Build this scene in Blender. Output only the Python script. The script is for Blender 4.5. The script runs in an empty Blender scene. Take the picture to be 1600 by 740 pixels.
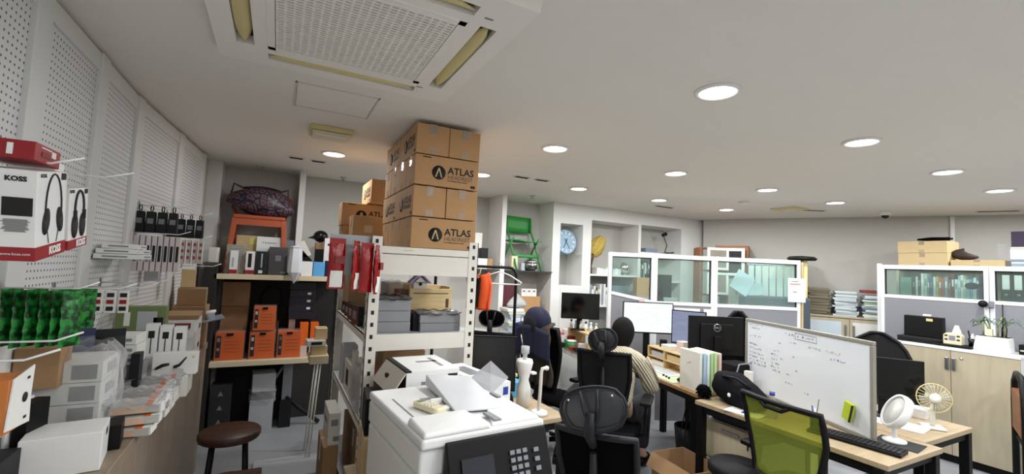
import bpy, bmesh, math, random
from mathutils import Vector as V, Matrix as M4
random.seed(11)
S = bpy.context.scene
COL = S.collection
R = math.radians
CEIL = 2.45

# ---------------------------------------------------------------- camera
cd = bpy.data.cameras.new('camera')
cam = bpy.data.objects.new('camera', cd)
COL.objects.link(cam)
cd.sensor_fit = 'HORIZONTAL'
cd.sensor_width = 36.0
cd.lens = 700.0 / 1600.0 * 36.0
cd.clip_start = 0.02
y_, p_, r_ = R(27.5), R(3.85), R(2.6)
fw = V((math.sin(y_) * math.cos(p_), math.cos(y_) * math.cos(p_), math.sin(p_)))
rt = V((math.cos(y_), -math.sin(y_), 0))
up = rt.cross(fw)
rt2 = rt * math.cos(r_) + up * math.sin(r_)
up2 = -rt * math.sin(r_) + up * math.cos(r_)
mw = M4.Identity(4)
for i in range(3):
    mw[i][0] = rt2[i]; mw[i][1] = up2[i]; mw[i][2] = -fw[i]; mw[i][3] = (0, 0, 1.6)[i]
cam.matrix_world = mw
S.camera = cam
# ---------------------------------------------------------------- world, exposure
w = bpy.data.worlds.new('world'); S.world = w
w.use_nodes = True
w.node_tree.nodes['Background'].inputs[0].default_value = (.75, .8, .9, 1)
w.node_tree.nodes['Background'].inputs[1].default_value = .3
S.view_settings.view_transform = 'Standard'
S.view_settings.look = 'None'
S.view_settings.gamma = 1
S.view_settings.exposure = -0.5
LAMP_W = 20.0
LAMP_E = 14.0
try:
    S.cycles.max_bounces = 8
    S.cycles.transparent_max_bounces = 12
    S.cycles.caustics_reflective = False
    S.cycles.caustics_refractive = False
    S.cycles.use_denoising = True
    S.cycles.sample_clamp_indirect = 4.0
except Exception:
    pass

# ---------------------------------------------------------------- materials
def lin(c):
    c = c.lstrip('#')
    o = []
    for i in (0, 2, 4):
        v = int(c[i:i + 2], 16) / 255
        o.append(v / 12.92 if v <= .04045 else ((v + .055) / 1.055) ** 2.4)
    return o
_mats = {}
def mat(name, col='#808080', rough=.5, metal=0, n=.06, sc=9, bump=0, bsc=60, emit=0, spec=.5, coat=0):
    if name in _mats: return _mats[name]
    m = bpy.data.materials.new(name); _mats[name] = m
    m.use_nodes = True
    nt = m.node_tree; N = nt.nodes; L = nt.links
    b = N['Principled BSDF']
    c = lin(col)
    b.inputs['Roughness'].default_value = rough
    b.inputs['Metallic'].default_value = metal
    b.inputs['Specular IOR Level'].default_value = spec
    b.inputs['Coat Weight'].default_value = coat
    tc = N.new('ShaderNodeTexCoord')
    nz = N.new('ShaderNodeTexNoise'); nz.inputs['Scale'].default_value = sc; nz.inputs['Detail'].default_value = 3
    L.new(tc.outputs['Object'], nz.inputs['Vector'])
    mx = N.new('ShaderNodeMix'); mx.data_type = 'RGBA'
    mx.inputs[6].default_value = [max(0, v * (1 - n)) for v in c] + [1]
    mx.inputs[7].default_value = [min(1, v * (1 + n)) for v in c] + [1]
    L.new(nz.outputs['Fac'], mx.inputs[0])
    L.new(mx.outputs[2], b.inputs['Base Color'])
    if bump:
        n2 = N.new('ShaderNodeTexNoise'); n2.inputs['Scale'].default_value = bsc; n2.inputs['Detail'].default_value = 4
        L.new(tc.outputs['Object'], n2.inputs['Vector'])
        bp = N.new('ShaderNodeBump'); bp.inputs['Strength'].default_value = bump; bp.inputs['Distance'].default_value = .004
        L.new(n2.outputs['Fac'], bp.inputs['Height']); L.new(bp.outputs[0], b.inputs['Normal'])
    if emit:
        b.inputs['Emission Color'].default_value = c + [1]
        b.inputs['Emission Strength'].default_value = emit
    return m
def wood(name, c1, c2, rough=.45, sc=3, stretch=(1, 14, 14)):
    m = mat(name, c1, rough); nt = m.node_tree; N = nt.nodes; L = nt.links
    b = N['Principled BSDF']
    tc = N.new('ShaderNodeTexCoord'); mp = N.new('ShaderNodeMapping'); mp.inputs['Scale'].default_value = stretch
    L.new(tc.outputs['Object'], mp.inputs[0])
    nz = N.new('ShaderNodeTexNoise'); nz.inputs['Scale'].default_value = sc; nz.inputs['Detail'].default_value = 6; nz.inputs['Distortion'].default_value = .6
    L.new(mp.outputs[0], nz.inputs['Vector'])
    cr = N.new('ShaderNodeValToRGB')
    cr.color_ramp.elements[0].position = .35; cr.color_ramp.elements[0].color = lin(c1) + [1]
    cr.color_ramp.elements[1].position = .7; cr.color_ramp.elements[1].color = lin(c2) + [1]
    L.new(nz.outputs['Fac'], cr.inputs[0]); L.new(cr.outputs[0], b.inputs['Base Color'])
    return m
def clear(name, tint='#d8ece6', alpha=.12, rough=.05, bump=0, bsc=60, body=None):
    """thin glass or film: mostly transparent, with gloss; body = share of a diffuse colour"""
    m = bpy.data.materials.new(name); _mats[name] = m; m.use_nodes = True
    nt = m.node_tree; N = nt.nodes; L = nt.links
    N.remove(N['Principled BSDF']); out = N['Material Output']
    tr = N.new('ShaderNodeBsdfTransparent'); tr.inputs[0].default_value = lin(tint) + [1]
    pr = N.new('ShaderNodeBsdfPrincipled'); pr.inputs['Roughness'].default_value = rough
    pr.inputs['Base Color'].default_value = lin(body or tint) + [1]
    tc = N.new('ShaderNodeTexCoord'); nz = N.new('ShaderNodeTexNoise'); nz.inputs['Scale'].default_value = bsc
    nz.inputs['Detail'].default_value = 3
    L.new(tc.outputs['Object'], nz.inputs['Vector'])
    if bump:
        bp = N.new('ShaderNodeBump'); bp.inputs['Strength'].default_value = bump; bp.inputs['Distance'].default_value = .01
        L.new(nz.outputs['Fac'], bp.inputs['Height']); L.new(bp.outputs[0], pr.inputs['Normal'])
    fr = N.new('ShaderNodeLayerWeight'); fr.inputs[0].default_value = .25
    ma = N.new('ShaderNodeMath'); ma.operation = 'MULTIPLY_ADD'; ma.inputs[1].default_value = .5; ma.inputs[2].default_value = alpha
    ma.use_clamp = True
    L.new(fr.outputs['Facing'], ma.inputs[0])
    mx = N.new('ShaderNodeMixShader')
    L.new(ma.outputs[0], mx.inputs[0]); L.new(tr.outputs[0], mx.inputs[1]); L.new(pr.outputs[0], mx.inputs[2])
    L.new(mx.outputs[0], out.inputs[0])
    return m
def peg(name, col, hole, pitch, r, axes=(1, 2)):
    """board with a square grid of small round holes"""
    m = mat(name, col, .5, n=.03); nt = m.node_tree; N = nt.nodes; L = nt.links
    b = N['Principled BSDF']
    tc = N.new('ShaderNodeTexCoord'); sp = N.new('ShaderNodeSeparateXYZ'); L.new(tc.outputs['Object'], sp.inputs[0])
    ds = []
    for a in axes:
        d = N.new('ShaderNodeMath'); d.operation = 'DIVIDE'; d.inputs[1].default_value = pitch; L.new(sp.outputs[a], d.inputs[0])
        f = N.new('ShaderNodeMath'); f.operation = 'FRACT'; L.new(d.outputs[0], f.inputs[0])
        s = N.new('ShaderNodeMath'); s.operation = 'SUBTRACT'; s.inputs[1].default_value = .5; L.new(f.outputs[0], s.inputs[0])
        p = N.new('ShaderNodeMath'); p.operation = 'POWER'; p.inputs[1].default_value = 2; L.new(s.outputs[0], p.inputs[0])
        ds.append(p)
    ad = N.new('ShaderNodeMath'); L.new(ds[0].outputs[0], ad.inputs[0]); L.new(ds[1].outputs[0], ad.inputs[1])
    lt = N.new('ShaderNodeMath'); lt.operation = 'LESS_THAN'; lt.inputs[1].default_value = (r / pitch) ** 2; L.new(ad.outputs[0], lt.inputs[0])
    mx = N.new('ShaderNodeMix'); mx.data_type = 'RGBA'
    mx.inputs[6].default_value = lin(col) + [1]; mx.inputs[7].default_value = lin(hole) + [1]
    L.new(lt.outputs[0], mx.inputs[0]); L.new(mx.outputs[2], b.inputs['Base Color'])
    return m
def screen(name, c1, c2, strength):
    m = mat(name, c1, .3); nt = m.node_tree; N = nt.nodes; L = nt.links; b = N['Principled BSDF']
    tc = N.new('ShaderNodeTexCoord'); nz = N.new('ShaderNodeTexNoise'); nz.inputs['Scale'].default_value = 9
    mp = N.new('ShaderNodeMapping'); mp.inputs['Scale'].default_value = (1, 1, 6)
    L.new(tc.outputs['Object'], mp.inputs[0]); L.new(mp.outputs[0], nz.inputs['Vector'])
    cr = N.new('ShaderNodeValToRGB'); cr.color_ramp.elements[0].position = .4; cr.color_ramp.elements[1].position = .62
    cr.color_ramp.elements[0].color = lin(c1) + [1]; cr.color_ramp.elements[1].color = lin(c2) + [1]
    L.new(nz.outputs['Fac'], cr.inputs[0]); L.new(cr.outputs[0], b.inputs['Emission Color'])
    b.inputs['Emission Strength'].default_value = strength
    b.inputs['Base Color'].default_value = (.01, .01, .01, 1)
    for l in list(b.inputs['Base Color'].links): L.remove(l)
    return m

WALL = mat('wall_paint', '#bebcb6', .85, n=.03, bump=.15, bsc=180)
WALLW = mat('white_panel_paint', '#e6e5e2', .6, n=.02)
CEILM = mat('ceiling_paint', '#efebe3', .9, n=.02, bump=.2, bsc=200)
FLOORM = mat('grey_vinyl', '#9a9ca0', .35, n=.12, sc=4)
PEG = peg('pegboard_white', '#dedede', '#4a4a4c', .025, .0042)
FRAMEW = mat('white_frame', '#dededc', .5, n=.02)
WHITE = mat('white_plastic', '#ececea', .35, n=.02)
WHITED = mat('warm_white_plastic', '#ddd9cf', .4, n=.03)
CREAM = mat('cream_plastic', '#d8c88e', .45, n=.05)
IVORY = mat('ivory_plastic', '#e2d9b8', .4, n=.04)
BLACK = mat('black_plastic', '#0a0a0b', .5, n=.1, spec=.22)
BLACKG = mat('black_gloss', '#050506', .1, n=.1)
DARK = mat('charcoal', '#1a1b1f', .55, n=.1, spec=.3)
ACP = mat('cassette_panel', '#f4f0e8', .5, n=.02)
FABK = mat('black_fabric', '#0b0b0d', .95, n=.25, sc=40, bump=.4, bsc=300, spec=.03)
GREY = mat('grey_plastic', '#7d8086', .45)
LGREY = mat('light_grey', '#b4b7bb', .5)
STEEL = mat('brushed_steel', '#b9bcc0', .3, 1, n=.08, sc=50)
CHROME = mat('chrome', '#dddddd', .12, 1)
RACKM = mat('rack_enamel', '#e6e2d8', .45, n=.03)
CARD = mat('cardboard', '#b98f63', .8, n=.08, sc=14, bump=.08, bsc=120)
CARDD = mat('cardboard_dull', '#9c7b58', .85, n=.1, sc=14)
CARDL = mat('cardboard_pale', '#cdb488', .8, n=.07, sc=14)
TAPE = clear('packing_tape', '#ead9bf', .35, .12, .3, 40, '#e9dcc4')
INK = mat('black_ink', '#161412', .7)
INKG = mat('grey_ink', '#8a8a88', .7)
INKW = mat('white_ink', '#f0f0ee', .6)
RED = mat('red_print', '#95191f', .45, n=.06)
REDG = mat('red_foil', '#96090c', .22, n=.2, sc=16, bump=.5, bsc=30)
GREENF = mat('green_foil', '#1f7a2a', .3, n=.6, sc=22, bump=.6, bsc=26)
def blotch(m, dark, light, scale):
    nt = m.node_tree; N = nt.nodes; L = nt.links
    tc = N.new('ShaderNodeTexCoord'); nz = N.new('ShaderNodeTexNoise'); nz.inputs['Scale'].default_value = scale; nz.inputs['Detail'].default_value = 5
    cr = N.new('ShaderNodeValToRGB'); a, b = cr.color_ramp.elements
    a.position = .42; a.color = lin(dark) + [1]; b.position = .58; b.color = lin(light) + [1]
    L.new(tc.outputs['Object'], nz.inputs['Vector']); L.new(nz.outputs['Fac'], cr.inputs[0]); L.new(cr.outputs[0], N['Principled BSDF'].inputs['Base Color'])
blotch(GREENF, '#0c3314', '#258a35', 45)
ORANGE = mat('orange_print', '#ee6c1c', .42, n=.06, sc=6)
BLUE = mat('blue_print', '#5aa4dc', .5)
NAVY = mat('navy_fabric', '#161a34', .9, n=.25, sc=30, bump=.3)
PAPER = mat('paper_white', '#e8e7e2', .8, n=.03)
PAPERB = mat('paper_blueish', '#c9d5de', .8, n=.03)
FELT = mat('grey_partition_felt', '#85868c', .95, n=.08, sc=120, bump=.3, bsc=400)
ALU = mat('white_aluminium', '#e4e4e8', .35, n=.02)
GLASS = clear('partition_glass', '#e6f3ef', .05, .03)
GLASSC = clear('clear_glass', '#f2f8f6', .05, .03)
FILM = clear('clear_film', '#f2f2f2', .16, .12, .9, 45, '#dcdcdc')
SMOKE = clear('smoked_film', '#9a9a9c', .3, .15, .6, 30, '#8a8a8c')
DESKW = wood('desk_beech', '#a08d70', '#b09c7e')
DESKB = wood('desk_oak', '#8f6d48', '#a98358')
BIRCH = wood('birch_laminate', '#b5a98f', '#c0b59b', sc=2, stretch=(10, 10, 1))
TAN = wood('tan_laminate', '#877868', '#938472', sc=2, stretch=(12, 12, 1))
DWOOD = wood('dark_walnut', '#3a251b', '#5a3a2a')
BROWNW = wood('brown_wood', '#7a4a2c', '#94603a')
SHELFW = mat('shelf_cream', '#d8c8a8', .6, n=.05)
def mesh_cloth(name, tint, alpha, body):
    return clear(name, tint, alpha, .8, 0, 400, body)
MESHK = mesh_cloth('black_mesh', '#2c2c2e', .75, '#101012')
WRAP = clear('clear_wrap', '#f4f4f4', .03, .1, .5, 40, '#dcdcdc')
MESHG = mesh_cloth('lime_mesh', '#dde2a6', .26, '#a3ad4c')

LOOSE = {'post_slots', 'pack_window', 'card_print', 'blister', 'small_print', 'print', 'barcode', 'keys', 'keypad', 'button', 'buttons', 'grille_bars', 'grille_slats', 'handwriting', 'numeral_bars', 'vent_slots', 'line_print', 'connector_picture', 'headphone_picture', 'panel_mark', 'paper_guides', 'stamp', 'logo_print', 'guard', 'hatch_frame', 'tape', 'pack_label', 'black_rim', 'cable_knit', 'clutter', 'fur'}
# ---------------------------------------------------------------- mesh building
class MB:
    def __init__(s): s.v = []; s.f = []; s.mi = []; s.sm = []
    def add(s, vs, fs, m=0, sm=False, X=None):
        o = len(s.v)
        for p in vs:
            p = V(p)
            if X is not None: p = X @ p
            s.v.append(tuple(p))
        for f in fs:
            s.f.append([i + o for i in f]); s.mi.append(m); s.sm.append(sm)
        return s
    def box(s, a, b, m=0, X=None):
        x0, y0, z0 = a; x1, y1, z1 = b
        return s.hexa([(x0, y0, z0), (x1, y0, z0), (x1, y1, z0), (x0, y1, z0), (x0, y0, z1), (x1, y0, z1), (x1, y1, z1), (x0, y1, z1)], m, X)
    def hexa(s, p, m=0, X=None):
        return s.add(p, [(0, 3, 2, 1), (4, 5, 6, 7), (0, 1, 5, 4), (1, 2, 6, 5), (2, 3, 7, 6), (3, 0, 4, 7)], m, False, X)
    def cb(s, c, d, m=0, X=None):
        return s.box([c[i] - d[i] / 2 for i in range(3)], [c[i] + d[i] / 2 for i in range(3)], m, X)
    def cyl(s, p0, p1, r0, r1=None, n=14, m=0, X=None, cap=True):
        return s.tube([p0, p1], [r0, r0 if r1 is None else r1], n, m, X, cap)
    def tube(s, pts, r, n=8, m=0, X=None, cap=True, closed=False):
        pts = [V(p) for p in pts]; k = len(pts)
        rs = r if isinstance(r, (list, tuple)) else [r] * k
        vs = []; fs = []
        t0 = (pts[1] - pts[0]).normalized()
        u = t0.orthogonal().normalized()
        for i, p in enumerate(pts):
            if closed: t = (pts[(i + 1) % k] - pts[i - 1])
            elif i == 0: t = pts[1] - p
            elif i == k - 1: t = p - pts[i - 1]
            else: t = (pts[i + 1] - p).normalized() + (p - pts[i - 1]).normalized()
            t.normalize()
            u = (u - t * u.dot(t))
            if u.length < 1e-5: u = t.orthogonal()
            u.normalize(); w_ = t.cross(u)
            for j in range(n):
                a = 2 * math.pi * j / n + math.pi / n
                vs.append(p + (u * math.cos(a) + w_ * math.sin(a)) * rs[i])
        for i in range(k if closed else k - 1):
            i2 = (i + 1) % k
            for j in range(n):
                fs.append((i * n + j, i * n + (j + 1) % n, i2 * n + (j + 1) % n, i2 * n + j))
        s.add(vs, fs, m, n > 5, X)
        if cap and not closed:
            o = len(s.v) - k * n
            s.f.append([o + j for j in reversed(range(n))]); s.mi.append(m); s.sm.append(False)
            s.f.append([o + (k - 1) * n + j for j in range(n)]); s.mi.append(m); s.sm.append(False)
        return s
    def lathe(s, prof, n=24, m=0, c=(0, 0, 0), X=None, cap=True):
        vs = []; fs = []
        for (r, z) in prof:
            for j in range(n):
                a = 2 * math.pi * j / n
                vs.append((c[0] + r * math.cos(a), c[1] + r * math.sin(a), c[2] + z))
        k = len(prof)
        for i in range(k - 1):
            for j in range(n):
                fs.append((i * n + j, i * n + (j + 1) % n, (i + 1) * n + (j + 1) % n, (i + 1) * n + j))
        s.add(vs, fs, m, True, X)
        if not cap: return s
        o = len(s.v) - k * n
        s.f.append([o + j for j in reversed(range(n))]); s.mi.append(m); s.sm.append(False)
        s.f.append([o + (k - 1) * n + j for j in range(n)]); s.mi.append(m); s.sm.append(False)
        return s
    def prism(s, poly, h0, h1, m=0, axis='z', X=None):
        """poly in 2D extruded along axis (x: poly=(y,z); y: poly=(x,z); z: poly=(x,y))"""
        def P(a, h): return {'z': (a[0], a[1], h), 'y': (a[0], h, a[1]), 'x': (h, a[0], a[1])}[axis]
        k = len(poly)
        vs = [P(a, h0) for a in poly] + [P(a, h1) for a in poly]
        fs = [tuple(range(k)), tuple(reversed(range(k, 2 * k)))] + [(i, k + i, k + (i + 1) % k, (i + 1) % k) for i in range(k)]
        return s.add(vs, fs, m, False, X)
    def sph(s, c, r, m=0, n=16, k=10, X=None):
        if not isinstance(r, (list, tuple)): r = (r, r, r)
        vs = [(c[0], c[1], c[2] - r[2])]; fs = []
        for i in range(1, k):
            a = -math.pi / 2 + math.pi * i / k
            for j in range(n):
                b = 2 * math.pi * j / n
                vs.append((c[0] + r[0] * math.cos(a) * math.cos(b), c[1] + r[1] * math.cos(a) * math.sin(b), c[2] + r[2] * math.sin(a)))
        vs.append((c[0], c[1], c[2] + r[2]))
        for j in range(n):
            fs.append((0, 1 + (j + 1) % n, 1 + j))
            fs.append((len(vs) - 1, 1 + (k - 2) * n + j, 1 + (k - 2) * n + (j + 1) % n))
        for i in range(k - 2):
            for j in range(n):
                fs.append((1 + i * n + j, 1 + i * n + (j + 1) % n, 1 + (i + 1) * n + (j + 1) % n, 1 + (i + 1) * n + j))
        return s.add(vs, fs, m, True, X)
    def grid(s, fn, nu, nv, m=0, thick=0, X=None, sm=True):
        """surface fn(u,v) -> point; thick gives it a back"""
        vs = [V(fn(i / nu, j / nv)) for j in range(nv + 1) for i in range(nu + 1)]
        W = nu + 1
        fs = [(j * W + i, j * W + i + 1, (j + 1) * W + i + 1, (j + 1) * W + i) for j in range(nv) for i in range(nu)]
        if thick:
            nr = [V((0, 0, 0)) for _ in vs]
            for f in fs:
                q = (vs[f[1]] - vs[f[0]]).cross(vs[f[3]] - vs[f[0]])
                for i in f: nr[i] += q
            k = len(vs)
            vs = vs + [p - n_.normalized() * thick if n_.length > 0 else p for p, n_ in zip(vs, nr)]
            fs = fs + [tuple(reversed([i + k for i in f])) for f in fs]
            rim = [i for i in range(W)] + [j * W + nu for j in range(1, nv + 1)] + [nv * W + i for i in range(nu - 1, -1, -1)] + [j * W for j in range(nv - 1, 0, -1)]
            for a, b in zip(rim, rim[1:] + rim[:1]): fs.append((b, a, a + k, b + k))
        return s.add(vs, fs, m, sm, X)
    def islands(s):
        par = list(range(len(s.v)))
        def fnd(a):
            while par[a] != a: par[a] = par[par[a]]; a = par[a]
            return a
        for f in s.f:
            r0 = fnd(f[0])
            for i in f[1:]: par[fnd(i)] = r0
        g = {}
        for k, f in enumerate(s.f): g.setdefault(fnd(f[0]), []).append(k)
        return list(g.values())
    def pick(s, ks):
        q = MB(); idx = {}
        for k in ks:
            f = []
            for i in s.f[k]:
                if i not in idx: idx[i] = len(q.v); q.v.append(s.v[i])
                f.append(idx[i])
            q.f.append(f); q.mi.append(s.mi[k]); q.sm.append(s.sm[k])
        return q
    def build(s, name, mats, parent=None, bevel=0, seg=2, kind=None, label=None, sub=0):
        if name in LOOSE:
            isl = s.islands()
            if len(isl) > 12: kind = 'stuff'
            elif len(isl) > 1:
                for ks in isl: o = s.pick(ks).build(name + ' ', mats, parent, bevel, seg, kind, label, sub); o.name = name; o.data.name = name
                return o
        me = bpy.data.meshes.new(name)
        me.from_pydata(s.v, [], s.f)
        for m in (mats if isinstance(mats, (list, tuple)) else [mats]): me.materials.append(m)
        me.polygons.foreach_set('material_index', s.mi)
        me.polygons.foreach_set('use_smooth', s.sm)
        me.update()
        o = bpy.data.objects.new(name, me); COL.objects.link(o)
        if parent: o.parent = parent
        if bevel:
            b = o.modifiers.new('bevel', 'BEVEL'); b.width = bevel; b.segments = seg; b.limit_method = 'ANGLE'; b.angle_limit = R(40)
        if sub:
            b = o.modifiers.new('sub', 'SUBSURF'); b.levels = sub; b.render_levels = sub
        if kind: o['kind'] = kind
        if label: o['label'] = label
        return o
def tag(o, label, cat, group=None):
    o['label'] = label; o['category'] = cat
    if group: o['group'] = group
    return o
def thing(name, label, cat, loc=(0, 0, 0), rz=0, group=None, rot=None):
    o = bpy.data.objects.new(name, None); COL.objects.link(o)
    o.empty_display_size = .05
    o.location = loc
    o.rotation_euler = rot if rot else (0, 0, R(rz))
    return tag(o, label, cat, group)
def solo(name, mb, mats, label, cat, loc=(0, 0, 0), rz=0, group=None, bevel=0, rot=None):
    o = mb.build(name, mats, None, bevel)
    o.location = loc; o.rotation_euler = rot if rot else (0, 0, R(rz))
    return tag(o, label, cat, group)
def struct(name, mb, mats, bevel=0):
    o = mb.build(name, mats, None, bevel); o['kind'] = 'structure'; return o
def copy_tree(o, parent=None):
    c = o.copy(); COL.objects.link(c)
    if parent: c.parent = parent
    for ch in list(o.children): copy_tree(ch, c)
    return c
FACE = {'F': (90, 0, 0), 'B': (90, 0, 180), 'R': (90, 0, 90), 'L': (90, 0, -90), 'T': (0, 0, 0)}
_txt = {}
def txt(parent, s, size, loc, face='F', m=None, align='CENTER', name='lettering', bold=0, roll=0):
    key = (s, size, align, bold)
    if key not in _txt:
        cu = bpy.data.curves.new('t', 'FONT'); cu.body = s; cu.size = size; cu.align_x = align; cu.align_y = 'CENTER'
        cu.extrude = .0004; cu.offset = bold; cu.resolution_u = 2
        ob = bpy.data.objects.new('t', cu)
        _txt[key] = bpy.data.meshes.new_from_object(ob)
        bpy.data.objects.remove(ob)
    me = _txt[key]
    if not me.materials: me.materials.append(m or INK)
    elif me.materials[0] != (m or INK):
        me = me.copy(); me.materials[0] = m or INK
    o = bpy.data.objects.new(name, me); COL.objects.link(o); o.parent = parent
    o.location = loc
    e = FACE[face] if isinstance(face, str) else face
    o.rotation_euler = [R(a) for a in e]
    if roll: o.rotation_euler = (M4.Rotation(R(e[2]), 3, 'Z') @ M4.Rotation(R(e[0]), 3, 'X') @ M4.Rotation(R(roll), 3, 'Z')).to_euler()
    return o
def plate(parent, face, c, wh, m, name='label_sticker', t=.0015):
    """thin print or sticker on a face; c = its centre, wh = width, height"""
    w_, h = wh; b = MB()
    if face in 'FB': b.cb(c, (w_, t, h))
    elif face in 'LR': b.cb(c, (t, w_, h))
    else: b.cb(c, (w_, h, t))
    return b.build(name, m, parent)
def box(name, label, cat, loc, dim, m, rz=0, group=None, bevel=.002, parts=(), rot=None, body='body'):
    """box-shaped product: base centre at loc; parts = list of (face, u, v, w, h, mat, name) in face coordinates -0.5..0.5"""
    t = thing(name, label, cat, loc, rz, group, rot)
    W, D, H = dim
    MB().box((-W / 2, -D / 2, 0), (W / 2, D / 2, H)).build(body, m, t, bevel)
    for (f, u, v, pw, ph, pm, nm) in parts:
        fp(t, dim, f, u, v, pw, ph, pm, nm)
    return t
def fp(t, dim, f, u, v, pw, ph, pm, nm='label_sticker'):
    W, D, H = dim; e = .0012
    if f == 'F': plate(t, 'F', (u * W, -D / 2 - e * .5, H / 2 + v * H), (pw * W, ph * H), pm, nm)
    if f == 'B': plate(t, 'F', (u * W, D / 2 + e * .5, H / 2 + v * H), (pw * W, ph * H), pm, nm)
    if f == 'R': plate(t, 'R', (W / 2 + e * .5, u * D, H / 2 + v * H), (pw * D, ph * H), pm, nm)
    if f == 'L': plate(t, 'R', (-W / 2 - e * .5, u * D, H / 2 + v * H), (pw * D, ph * H), pm, nm)
    if f == 'T': plate(t, 'T', (u * W, v * D, H + e * .5), (pw * W, ph * D), pm, nm)
def carton(label, loc, dim, rz=0, m=None, group=None, tape=True, name='cardboard_box', along='x'):
    t = thing(name, label, 'box', loc, rz, group)
    W, D, H = dim
    b = MB()
    b.box((-W / 2, -D / 2, 0), (W / 2, D / 2, H))
    b.build('carton', m or CARD, t, .003)
    if tape:
        k = MB(); e = .0015
        if along == 'x':
            k.prism([(-W / 2 - e, H * .68), (-W / 2, H * .68), (-W / 2, H), (W / 2, H), (W / 2, H * .68), (W / 2 + e, H * .68), (W / 2 + e, H + e), (-W / 2 - e, H + e)], -.024, .024, 0, 'y')
            for sx in (-1, 1):
                k.box((sx * W / 2 - e, -.024, 0), (sx * W / 2 + e, .024, H * .25))
        else:
            k.prism([(-D / 2 - e, H * .68), (-D / 2, H * .68), (-D / 2, H), (D / 2, H), (D / 2, H * .68), (D / 2 + e, H * .68), (D / 2 + e, H + e), (-D / 2 - e, H + e)], -.024, .024, 0, 'x')
            for sy in (-1, 1):
                k.box((-.024, sy * D / 2 - e, 0), (.024, sy * D / 2 + e, H * .25))
        k.build('tape', TAPE, t)
    return t
ORD = ['first', 'second', 'third', 'fourth', 'fifth', 'sixth', 'seventh', 'eighth', 'ninth', 'tenth', 'eleventh', 'twelfth', 'thirteenth', 'fourteenth']
# ================================================================ structure
RX0, RX1 = (5.69, 4.66), (8.9, -0.73)      # right wall line
BACK = -1.9
def wl(y): return -.74 if y < 3.05 else -.74 + .083 * (y - 3.05)
b = MB(); b.prism([(-1.0, BACK - .2), (9.9, BACK - .2), (9.9, -.3), (5.9, 5.4), (-1.0, 5.4)], -.1, 0); struct('floor', b, FLOORM)
b = MB(); b.prism([(-1.0, BACK - .2), (9.9, BACK - .2), (9.9, -.3), (5.9, 5.4), (-1.0, 5.4)], CEIL, CEIL + .1); struct('ceiling', b, CEILM)
b = MB(); b.prism([(-.76, BACK), (-.76, 3.05), (wl(5.1) - .02, 5.1), (-.98, 5.1), (-.98, BACK)], 0, CEIL); wleft = struct('wall_left', b, WALL)
b = MB(); b.box((-.98, 5.1, 0), (6.0, 5.3, CEIL)); struct('wall_back', b, WALL)
b = MB(); b.prism([RX0, (9.6, -1.9), (9.9, -1.9), (5.95, 4.8)], 0, CEIL); wright = struct('wall_right', b, WALL)
b = MB(); b.box((-.98, BACK - .15, 0), (9.85, BACK, CEIL)); struct('wall_front', b, WALL)
# pegboard panels, posts, top rail: parts of the left wall
def wp(y, off=0): return (wl(y) + off, y)
posts = [(-1.2, -1.1), (-.56, -.46), (.08, .18), (.7, .8), (1.32, 1.42), (1.915, 2.02), (2.49, 2.585), (3.07, 3.16), (3.83, 3.94), (4.5, 4.58)]
def strip(y0, y1, z0, z1, o0, o1):
    bb = MB(); a, c = wp(y0, o0), wp(y1, o0); d, e = wp(y1, o1), wp(y0, o1)
    bb.hexa([(a[0], a[1], z0), (e[0], e[1], z0), (d[0], d[1], z0), (c[0], c[1], z0), (a[0], a[1], z1), (e[0], e[1], z1), (d[0], d[1], z1), (c[0], c[1], z1)])
    return bb
for (a0, a1), (c0, c1) in zip(posts, posts[1:]):
    strip(a1, c0, .3, 2.36, -.015, .002).build('pegboard_panel', PEG, wleft)
    strip(a1, c0, 2.36, 2.435, -.015, .012).build('top_rail', FRAMEW, wleft)
for a0, a1 in posts: strip(a0, a1, .3, 2.44, -.015, .02).build('post', FRAMEW, wleft, .003)
# back end: white boxed corner and white pilasters
b = MB(); b.box((-.66, 4.86, 0), (-.5, 5.1, CEIL)); struct('trim_1', b, FRAMEW, .004)
b = MB(); b.box((.145, 4.84, 0), (.2, 5.1, CEIL)); struct('trim_2', b, WALLW, .003)
b = MB(); b.box((2.315, 4.72, 0), (2.375, 5.1, CEIL)); struct('trim_3', b, WALLW, .003)
# niche wall
Y0, Y1 = 4.75, 5.1
pr = [3.05, 3.165, 3.515, 3.655, 4.475, 4.525, 5.32, 5.69]
b = MB()
for x0, x1, z0, z1 in [(3.05, 3.165, 0, CEIL), (3.165, 3.515, 2.19, CEIL), (3.165, 3.515, 0, 1.4), (3.515, 3.655, 0, CEIL), (3.655, 4.475, 2.27, CEIL), (3.655, 4.475, 0, .7), (4.475, 4.525, 0, CEIL), (4.525, 5.32, 2.28, CEIL), (4.525, 5.32, 0, .7), (5.32, 5.8, 0, CEIL)]:
    b.box((x0, Y0, z0), (x1, Y1, z1))
wn = struct('wall_niches', b, WALLW)
for x0, x1, zz in [(3.655, 4.475, [1.56, 1.15]), (4.525, 5.32, [1.9, 1.5, 1.1])]:
    for z in zz: MB().box((x0, Y0 + .01, z - .025), (x1, Y1, z)).build('shelf_board', WALLW, wn, .002)
MB().box((3.166, Y0 + .01, 1.795), (3.514, Y1, 1.803)).build('glass_shelf', GLASSC, wn)
MB().box((3.19, Y0 - .008, .72), (3.49, Y0, 1.385)).build('door_panel', WALLW, wn, .002)
b = MB()
for x0, x1 in ((2.0, 2.315), (2.375, 3.05)): b.box((x0, 4.72, 1.555), (x1, 5.1, 1.565))
tag(b.build('glass_shelf', mat('shelf_glass_dark', '#3c4644', .1)), 'thin dark glass shelf board carrying the green folding chair', 'shelf')
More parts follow.
